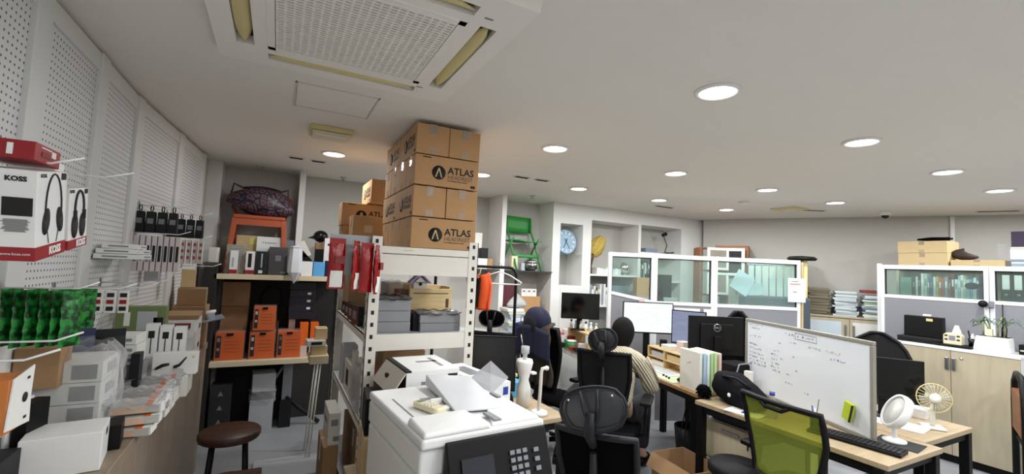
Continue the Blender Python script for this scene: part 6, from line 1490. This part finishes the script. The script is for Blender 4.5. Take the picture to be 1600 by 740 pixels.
# things above the partition on the tall bookcase
for i, (s, l, dim, m) in enumerate([(.80, 'white rolled cloth on the tall bookcase, left', (.16, .12, .07), PAPER), (.97, 'white rolled cloth on the tall bookcase, right', (.14, .12, .08), PAPER), (1.1, 'cream knotted bundle on the tall bookcase', (.09, .09, .07), IVORY), (1.22, 'white box beside the cream bundle', (.09, .1, .1), WHITE)]):
    t = wthing('bundle', l, 'bundle', s, .2, ZB + .17)
    if i < 3: MB().grid(lambda u, v: (dim[0] / 2 * math.sin(math.pi * v) ** .6 * math.cos(6.283 * u), dim[1] / 2 * math.sin(math.pi * v) ** .6 * math.sin(6.283 * u) * (1 + .1 * math.sin(9 * u * 6.28)), dim[2] * v), 24, 8).build('cloth', m, t)
    else: MB().box((-dim[0] / 2, -dim[1] / 2, 0), (dim[0] / 2, dim[1] / 2, dim[2])).build('carton', m, t, .002)
wbox('wooden_case', 'long pale box under the white cloths on the tall bookcase', 'box', 1.0, .2, ZB, (.56, .24, .169), CARDL)
t = thing('tripod_case', 'black flat hat-shaped case on yellow-edged posts beside the glass partition', 'case', (5.62, 3.18, 0), -40)
MB().lathe([(0, 0), (.13, .0), (.15, .02), (.12, .045), (0, .055)], 26, 0, (0, 0, 1.84), M4.Diagonal((1.1, .8, 1, 1))).build('lid', BLACK, t); MB().box((-.06, -.03, 0), (-.01, .03, 1.84)).build('dark_post', DWOOD, t, .003); MB().box((.01, -.03, 0), (.05, .03, 1.84)).build('yellow_post', CREAM, t, .003)
# bookcase behind the right partition, facing it
t = thing('bookcase', 'birch open bookcase behind the right partition glass', 'bookcase', (6.45, 1.78, 0))
for y in (-.88, .72): MB().box((-.14, y, 0), (.15, y + .025, 1.82)).build('side', BIRCH, t, .002)
for z in (.3, .75, 1.12, 1.47, 1.80): MB().box((-.14, -.855, z), (.15, .72, z + .02)).build('shelf', BIRCH, t, .002)
MB().box((.15, -.88, 0), (.16, .745, 1.82)).build('back_panel', BIRCH, t)
yy = 2.46
prod('mint green glass box at the left end of the bookcase', (6.40, 2.44, 1.491), (.18, .10, .2), clear('mint', '#a9d6c6', .5, .1, body='#9cc8b8'), 0)
cols = ['#2f3a3c', '#cdd3c8', '#33413f', '#dfe3da', '#b9c7c2', '#5f7f96', '#3f607c', '#d8dcd6', '#c8ad52', '#b06a4a', '#b9564a', '#8d9ba4', '#8a4a48', '#6b2f38', '#d3e0e2', '#9fc0cf', '#e3e8df', '#c2cfb8', '#a6c3d3', '#7fa6c0', '#d3dfe6', '#4c5c6c']
y = 2.385
for i, c_ in enumerate(cols):
    w_ = rr.uniform(.016, .03); h = rr.uniform(.19, .26); y -= w_ + .002
    if y < 1.74: break
    t = thing('book', '%s spine from the left among the books behind the right partition glass' % (ORD[i] if i < 14 else ['fifteenth', 'sixteenth', 'seventeenth', 'eighteenth', 'nineteenth', 'twentieth', 'twenty-first', 'twenty-second'][i - 14]), 'book', (6.40, y + w_ / 2, 1.491), 0, 'books behind the right partition', (R(rr.choice([0, 0, 3, 6]) if i > 2 else 0) * 0, 0, 0))
    MB().box((-.08, -w_ / 2, 0), (.08, w_ / 2, h)).build('cover', mat('book_' + c_[1:], c_, .6), t, .0015); MB().cb((-.0806, 0, h * .62), (.001, w_ * .55, h * .3)).build('spine_print', PAPER if i % 2 else INKG, t)
for i in range(7):
    t = thing('ring_binder', '%s black ring binder from the left behind the far right glass bay' % ORD[i], 'binder', (6.41, 1.645 - .082 * i, 1.491), 0, 'black ring binders'); MB().box((-.12, -.038, 0), (.12, .038, .29)).build('cover', BLACK, t, .002); MB().cb((-.1206, 0, .18), (.001, .05, .14)).build('spine_label', PAPER, t); MB().lathe([(.008, 0), (.012, 0), (.012, .001), (.008, .001)], 12, 0, (0, 0, 0), M4.Translation((-.1206, 0, .06)) @ M4.Rotation(R(-90), 4, 'Y')).build('finger_ring', STEEL, t)
t = thing('headphones', 'black headphones hanging inside the right partition glass', 'headphones', (6.2, 1.86, 1.62)); MB().sph((0, 0, 0), (.02, .055, .035)).build('ear_cup', BLACK, t); MB().tube([(0, -.03, .01), (0, -.13, .012)], .014, 8).build('band', BLACK, t); MB().tube([(.0, 0, .02), (.08, 0, .16), (.11, 0, .178)], .003, 5).build('hanging_strap', BLACK, t)
ZT = 1.821
carton('large pale brown carton on the bookcase, lower of two', (6.45, 2.285, ZT), (.3, .43, .14), 0, CARDL); carton('pale brown carton on the bookcase, upper of two', (6.45, 2.29, ZT + .142), (.3, .43, .13), 0, CARDL)
t = thing('umbrella', 'black folded umbrella lying on the pale brown cartons', 'umbrella', (6.40, 2.24, ZT + .297)); MB().tube([(0, .12, 0), (0, .0, .0), (0, -.15, .0)], [.01, .024, .02], 8).build('canopy', FABK, t); MB().tube([(0, -.15, 0), (0, -.18, 0)], .012, 8).build('grip', BLACK, t)
carton('long flat pale carton on the bookcase, right', (6.45, 1.85, ZT), (.3, .40, .065), 0, CARDL)
t = thing('bag', 'dark brown bag beside the large carton on the bookcase', 'bag', (6.43, 1.98, ZT + .066)); MB().grid(lambda u, v: (.07 * math.sin(math.pi * v) ** .5 * math.cos(6.283 * u), .11 * math.sin(math.pi * v) ** .5 * math.sin(6.283 * u), .1 * v * (1 + .3 * math.sin(6.283 * u))), 22, 8).build('bag_body', mat('dark_brown_leather', '#2a1a16', .6), t)
for i, (h, m, l) in enumerate([(.03, '#8fa3b0', 'lowest blue file at the right edge above the partition'), (.02, '#cfd6da', 'second pale file at the right edge above the partition'), (.02, '#7f8fa0', 'third blue file at the right edge above the partition'), (.10, '#e3e1da', 'thick white carton at the right edge above the partition'), (.02, '#ddd8cc', 'cream file under the purple box'), (.15, '#33243f', 'dark purple box topmost at the right edge above the partition')]):
    z = ZT + [0, .031, .052, .073, .174, .195][i]
    prod(l, (6.42, 1.50, z), (.24, .22 - .02 * (i > 4), h - .001), mat('stack_' + m[1:], m, .6), rr.uniform(-3, 3), 'stack at the right edge above the partition')
pouch('plastic_bag', (FILM,), .12, .2, .05, 'clear plastic bag hanging beside the right edge stack', 'bag', (6.34, 1.65, ZT + .20), 90, None)
# ================================================================ low cream cabinet and goods
t = thing('low_cabinet', 'low birch two-door cabinet with white top at the right', 'cabinet', (5.79, 1.83, 0))
MB().box((-.19, -.44, .07), (.2, .44, 1.015)).build('carcass', WHITE, t, .003); MB().box((-.215, -.445, 1.016), (.2, .445, 1.04)).build('top', WHITE, t, .003); MB().box((-.17, -.42, 0), (.18, .42, .07)).build('plinth', BLACK, t)
for i in range(2):
    y0 = (.002, -.44)[i]; y1 = (.44, -.002)[i]
    d = MB().box((-.21, y0, .075), (-.191, y1, 1.012)).build('door', BIRCH, t, .002)
    hy = .024 if i == 0 else -.024
    MB().box((-.226, hy - .014, .84), (-.211, hy + .014, .95)).build('handle', STEEL, d, .003)
MB().lathe([(0, 0), (.011, 0), (.011, .005), (0, .005)], 12, 0, (0, 0, 0), M4.Translation((-.2155, -.075, .955)) @ M4.Rotation(R(90), 4, 'Y')).build('lock', STEEL, t)
ZL = 1.041
t = thing('black_case', 'black document case standing on a flat black tray on the low cabinet', 'case', (5.80, 2.10, ZL + .055)); MB().prism([(-.045, 0), (.045, 0), (.04, .2), (-.04, .2)], -.155, .145, 0, 'y').build('case', BLACK, t, .006); MB().cb((-.0425, -.06, .17), (.002, .05, .025)).build('yellow_label', CREAM, t)
MB().box((-.02, -.06, .201), (.02, .0, .222)).build('handle', WHITED, t, .004)
t = thing('black_tray', 'flat black boxes under the black document case', 'tray', (5.78, 2.10, ZL)); MB().box((-.13, -.16, 0), (.12, .16, .026)).build('lower_tray', BLACK, t, .003); MB().box((-.12, -.17, .027), (.12, .165, .053)).build('upper_tray', DARK, t, .003)
t = thing('tray', 'black tray under the silver clock radio', 'tray', (5.72, 1.83, ZL)); MB().box((-.08, -.12, 0), (.1, .12, .022)).build('tray', BLACK, t, .003)
t = thing('clock_radio', 'small silver and cream clock radio in the black tray', 'radio', (5.71, 1.845, ZL + .023)); MB().prism([(-.065, 0), (.065, 0), (.065, .085), (.045, .105), (-.045, .105), (-.065, .085)], -.04, .04, 0, 'x').build('case', IVORY, t, .004)
MB().cb((-.0405, 0, .06), (.002, .045, .045)).build('display', GREY, t)
for y in (-.043, .043):
    for z in (.045, .08): MB().cb((-.0412, y, z), (.004, .022, .014)).build('button', DARK, t, .001)
t = thing('tissue', 'crumpled white tissue standing on the clock radio', 'tissue', (5.73, 1.83, ZL + .13)); MB().grid(lambda u, v: (.03 * (1 - .5 * v) * math.cos(6.283 * u) * (1 + .3 * math.sin(19 * u)), .035 * (1 - .6 * v) * math.sin(6.283 * u), .07 * v), 18, 6).build('sheet', PAPER, t)
t = thing('pen_cup', 'dark glass cup with a white bottle beside the clock radio', 'cup', (5.76, 1.73, ZL + .023)); MB().lathe([(.028, 0), (.034, .07), (.03, .07), (.025, .005), (0, .005)], 16).build('cup', BLACKG, t); MB().lathe([(.012, .01), (.015, .09), (.008, .1), (.008, .115), (0, .115)], 12).build('white_bottle', WHITE, t); MB().tube([(.01, .015, .02), (.0, .03, .14)], .006, 6).build('pen', BLACK, t)
t = thing('planter', 'white rectangular planter at the right end of the low cabinet', 'planter', (5.74, 1.585, ZL + .004))
MB().hexa([(-.06, -.115, 0), (.06, -.115, 0), (.06, .125, 0), (-.06, .125, 0), (-.075, -.105, .13), (.075, -.105, .13), (.075, .10, .13), (-.075, .10, .13)]).build('pot', WHITE, t, .01, 3); MB().box((-.062, -.1, .1305), (.062, .095, .133)).build('soil', mat('potting_soil', '#3a3028', .95, bump=.5), t); MB().box((-.065, -.12, -.004), (.065, .128, -.0005)).build('saucer', WHITE, t)
t = thing('bamboo_plant', 'small lucky bamboo plant growing in the white planter', 'plant', (5.74, 1.585, ZL + .138)); 
STEM = mat('bamboo_stem', '#8f9c5c', .5); LEAF = mat('bamboo_leaf', '#57705a', .55, n=.25, sc=20)
for i, (y, h) in enumerate(((.07, .12), (.02, .16), (-.03, .17), (-.07, .13), (.04, .14))):
    x = .02 * math.sin(i * 2.2)
    MB().tube([(x, y, 0), (x, y + .01 * (i % 2), h * .5), (x * 1.2, y + .03 * (1 if y > 0 else -1), h)], .0065, 6).build('stem', STEM, t)
    for j in range(8):
        a = rr.uniform(0, 6.28); l = rr.uniform(.06, .12); up_ = rr.uniform(-.01, .05)
        bx, by_, bz = x * 1.2, y + .03 * (1 if y > 0 else -1) * (.6 + .4 * (j % 2)), h * (.75 + .3 * rr.random())
        MB().grid(lambda u, v: (bx + l * u * math.cos(a) - (v - .5) * .018 * math.sin(math.pi * u ** .7) * math.sin(a), by_ + l * u * math.sin(a) + (v - .5) * .018 * math.sin(math.pi * u ** .7) * math.cos(a), bz + up_ * math.sin(math.pi * u) - .03 * u * u), 5, 2, 0, .0006).build('leaf', LEAF, t)
MB().tube([(-.03, -.085, -.0), (-.03, -.09, .08), (-.03, -.075, .12), (-.03, -.06, .08), (-.03, -.058, 0)], .004, 6).build('wire_loop', BLACK, t)
prod('cream note block standing in the white planter', (5.70, 1.60, ZL + .139), (.03, .04, .06), IVORY)
prod('black box with pale lettering at the right end of the low cabinet', (5.88, 1.42, ZL), (.16, .06, .085), BLACK, 0, None, [('L', 0, -.1, .7, .12, PAPER, 'lettering')])
t = thing('webcam', 'round black camera clipped on the post of the right partition', 'camera', (6.0, 1.70, 1.455)); MB().sph((-.02, .02, 0), .034, 0, 16, 10).build('ball', BLACK, t); MB().cb((0.005, -.03, 0), (.03, .035, .06)).build('clip', GREY, t, .004)
b = MB(); b.tube([(6.017, 1.60, 1.46), (6.017, 1.60, 1.25), (6.012, 1.605, 1.045)], .004, 6); tag(b.build('cable', BLACK), 'thin black cable running down the right partition felt', 'cable')
# chair with bent black hoop at the right edge
t = thing('hoop_chair', 'chair with bent black tube hoop and wooden seat side at the right edge', 'chair', (5.12, 1.27, 0), 20)
MB().tube([(-.10, 0, 0), (-.115, 0, .45), (-.12, 0, .62), (-.10, 0, .78), (-.03, 0, .90), (.08, 0, .93), (.25, 0, .93), (.36, 0, .86), (.40, 0, .7), (.4, 0, 0)], .022, 8).build('hoop', BLACK, t); MB().tube([(-.10, -.4, 0), (-.115, -.4, .45), (-.12, -.4, .62), (-.03, -.4, .64), (.36, -.4, .64), (.40, -.4, .55), (.4, -.4, 0)], .022, 8).build('hoop', BLACK, t)
MB().box((-.04, -.36, .42), (.36, -.03, .47)).build('seat', BROWNW, t, .008); MB().box((-.06, -.02, .48), (.36, .02, .80)).build('back_panel', BROWNW, t, .01); MB().box((-.09, -.38, .40), (.38, -.0, .419)).build('seat_frame', BLACK, t)

# ================================================================ seated person
P = thing('person', 'dark-haired person in a cream knit cardigan seated at the oak desk, seen from behind', 'person', (2.40, 2.76, 0), -58)
def skin(name, verts, edges, radii, m, parent, lv=2, root=0):
    me = bpy.data.meshes.new(name); me.from_pydata(verts, edges, []); me.materials.append(m)
    o = bpy.data.objects.new(name, me); COL.objects.link(o); o.parent = parent
    sk = o.modifiers.new('skin', 'SKIN'); sk.use_smooth_shade = True
    if not me.skin_vertices: 
        bm = bmesh.new(); bm.from_mesh(me); bm.verts.layers.skin.verify(); bm.to_mesh(me); bm.free()
    for i, r_ in enumerate(radii):
        v = me.skin_vertices[0].data[i]; v.radius = r_ if isinstance(r_, tuple) else (r_, r_); v.use_root = (i == root)
    sb = o.modifiers.new('sub', 'SUBSURF'); sb.levels = lv; sb.render_levels = lv
    return o
SKN = mat('skin', '#d9ae92', .5, n=.04); HAIR = mat('dark_hair', '#0b0908', .7, n=.4, sc=60, bump=.5, bsc=90, spec=.12)
KNIT = mat('cream_knit', '#c4b89f', .95, spec=.1)
def ribs(m, c1, c2, sc):
    nt = m.node_tree; N = nt.nodes; L = nt.links; b = N['Principled BSDF']
    tc = N.new('ShaderNodeTexCoord'); wv = N.new('ShaderNodeTexWave'); wv.inputs['Scale'].default_value = sc; wv.inputs['Distortion'].default_value = 1.6; wv.inputs['Detail'].default_value = 2; wv.bands_direction = 'DIAGONAL'
    cr = N.new('ShaderNodeValToRGB'); cr.color_ramp.elements[0].color = lin(c1) + [1]; cr.color_ramp.elements[1].color = lin(c2) + [1]; cr.color_ramp.elements[1].position = .6
    bp = N.new('ShaderNodeBump'); bp.inputs['Strength'].default_value = .9; bp.inputs['Distance'].default_value = .012
    L.new(tc.outputs['Object'], wv.inputs['Vector']); L.new(wv.outputs['Fac'], cr.inputs[0]); L.new(cr.outputs[0], b.inputs['Base Color']); L.new(wv.outputs['Fac'], bp.inputs['Height']); L.new(bp.outputs[0], b.inputs['Normal'])
ribs(KNIT, '#b5aa94', '#cdc3ad', 20); TROU = mat('dark_trousers', '#2c2d33', .9, n=.15)
vs = [(0, -.04, .55), (0, .0, .68), (0, .05, .84), (0, .09, .95), (0, .125, 1.01), (0, .15, 1.05)]
es = [(0, 1), (1, 2), (2, 3), (3, 4), (4, 5)]
rs = [(.10, .08), (.10, .08), (.125, .09), (.09, .07), (.048, .048), (.045, .045)]
def addv(p, par, r_): vs.append(p); es.append((par, len(vs) - 1)); rs.append(r_); return len(vs) - 1
for sx in (-1, 1):
    sh = addv((sx * .155, .08, .925), 3, .05); el = addv((sx * .23, .17, .70), sh, .036); wr_ = addv((sx * .15, .40, .765), el, .024); pm = addv((sx * .13, .455, .765), wr_, (.034, .02))
    for f in range(4):
        x = sx * (.105 + .018 * f); L_ = (.055, .068, .064, .05)[3 - f] 
        a = addv((x, .49, .766), pm, .009); b_ = addv((x, .49 + L_ * .55, .768), a, .0085); addv((x - sx * .002, .49 + L_, .752), b_, .007)
    a = addv((sx * .098, .45, .762), pm, .010); addv((sx * .078, .478, .755), a, .0085)
    hp_ = addv((sx * .095, .06, .53), 0, .06); kn = addv((sx * .12, .42, .52), hp_, .045); an = addv((sx * .12, .40, .10), kn, .038); addv((sx * .12, .52, .045), an, (.034, .028))
skin('body', vs, es, rs, SKN, P)
# head as one shaped mesh
hX = M4.Translation((0, .175, 1.115)) @ M4.Rotation(R(-22), 4, 'X')
def headf(u, v):
    a = 2 * math.pi * u; p = math.pi * (v - .5); cx, sy = math.cos(a), math.sin(a)
    rx, ry, rz_ = .074, .09, .108
    z = rz_ * math.sin(p); x = rx * math.cos(p) * cx; y = ry * math.cos(p) * sy
    if z < 0: x *= 1 + z * 2.6; y = y * (1 + z * 2.0) + (.012 if sy > 0 else 0)
    fr = max(0, sy) ** 8 * max(0, math.cos(p))
    if -.05 < z < .02: y += .02 * fr * max(0, cx * 0 + 1 - abs(x) / .018)
    if abs(z - .012) < .016: y -= .008 * max(0, 1 - abs(abs(x) - .03) / .016) * (sy > 0)
    return (x, y, z)
hd_ = MB().grid(headf, 40, 28, 0, 0, hX).build('head', SKN, P)
for sx in (-1, 1):
    MB().sph((sx * .03, .078, .012), .0115, 0, 12, 8, hX).build('eye', WHITE, hd_); MB().sph((sx * .03, .087, .012), .005, 0, 8, 6, hX).build('iris', DWOOD, hd_)
    MB().sph((sx * .076, -.005, -.005), (.009, .018, .03), 0, 12, 8, hX).build('ear', SKN, hd_); MB().tube([hX @ V((sx * .018, .086, .032)), hX @ V((sx * .032, .088, .036)), hX @ V((sx * .045, .078, .031))], .003, 5).build('eyebrow', HAIR, hd_)
MB().tube([hX @ V((-.02, .079, -.05)), hX @ V((0, .086, -.048)), hX @ V((.02, .079, -.05))], .004, 6).build('mouth', mat('lips', '#b5746a', .5), hd_)
def hairf(u, v):
    a = 2 * math.pi * u; p = math.pi * (v * .98 - .48); cx, sy = math.cos(a), math.sin(a)
    back = max(0, -sy * .5 + .5)
    z = .122 * math.sin(p); x = .090 * math.cos(p) * cx; y = (.102 * math.cos(p)) * sy - .006
    if p < .25 and sy > .45: y = min(y, .02); x *= .98
    if z < 0: 
        x *= 1 + z * 1.2 * back; z *= 1.15 + .45 * back
    w_ = .0025 * math.sin(a * 26 + z * 20)
    return (x * (1 + w_ * 8), y * (1 + w_ * 8), z)
MB().grid(hairf, 64, 24, 0, 0, hX).build('hair', HAIR, P)
# cardigan over torso and arms
cv = [(0, -.05, .54), (0, -.01, .68), (0, .045, .84), (0, .085, .945), (0, .115, .985)]; ce = [(0, 1), (1, 2), (2, 3), (3, 4)]; crr = [(.165, .13), (.15, .12), (.165, .125), (.105, .085), (.062, .06)]
vs, es, rs = cv, ce, crr
for sx in (-1, 1):
    sh = addv((sx * .165, .08, .92), 3, .068); mid = addv((sx * .21, .12, .81), sh, .064); el = addv((sx * .24, .17, .69), mid, .068); fo = addv((sx * .205, .28, .73), el, .056); cu = addv((sx * .16, .385, .772), fo, .04)
cd_ = skin('cardigan', vs, es, rs, KNIT, P)
k = MB()
for j in range(8):
    for sx in (-1, 1):
        c0 = V((sx * .205, .14, .83)).lerp(V((sx * .195, .30, .755)), j / 7)
for sx in (-1, 1):
    for j in range(6):
        a = -1.2 + .5 * j
        k.tube([V((sx * .17, .08, .92)) + V((sx * .062 * math.cos(a), .062 * math.sin(a) * .6, .03)), V((sx * .235, .17, .76)) + V((sx * .063 * math.cos(a), .06 * math.sin(a) * .6, .0))], .007, 6)
k.build('cable_knit', KNIT, cd_)
tv = [(0, -.04, .53)]; te = []; tr = [(.155, .1)]; vs, es, rs = tv, te, tr
for sx in (-1, 1):
    hp_ = addv((sx * .1, .07, .53), 0, .098); kn = addv((sx * .12, .42, .525), hp_, .072); an = addv((sx * .12, .40, .14), kn, .055)
skin('trousers', vs, es, rs, TROU, P)
for sx in (-1, 1): MB().sph((sx * .12, .47, .045), (.05, .12, .044), 0, 16, 10).build('shoe', BLACK, P)

bpy.context.view_layer.update()
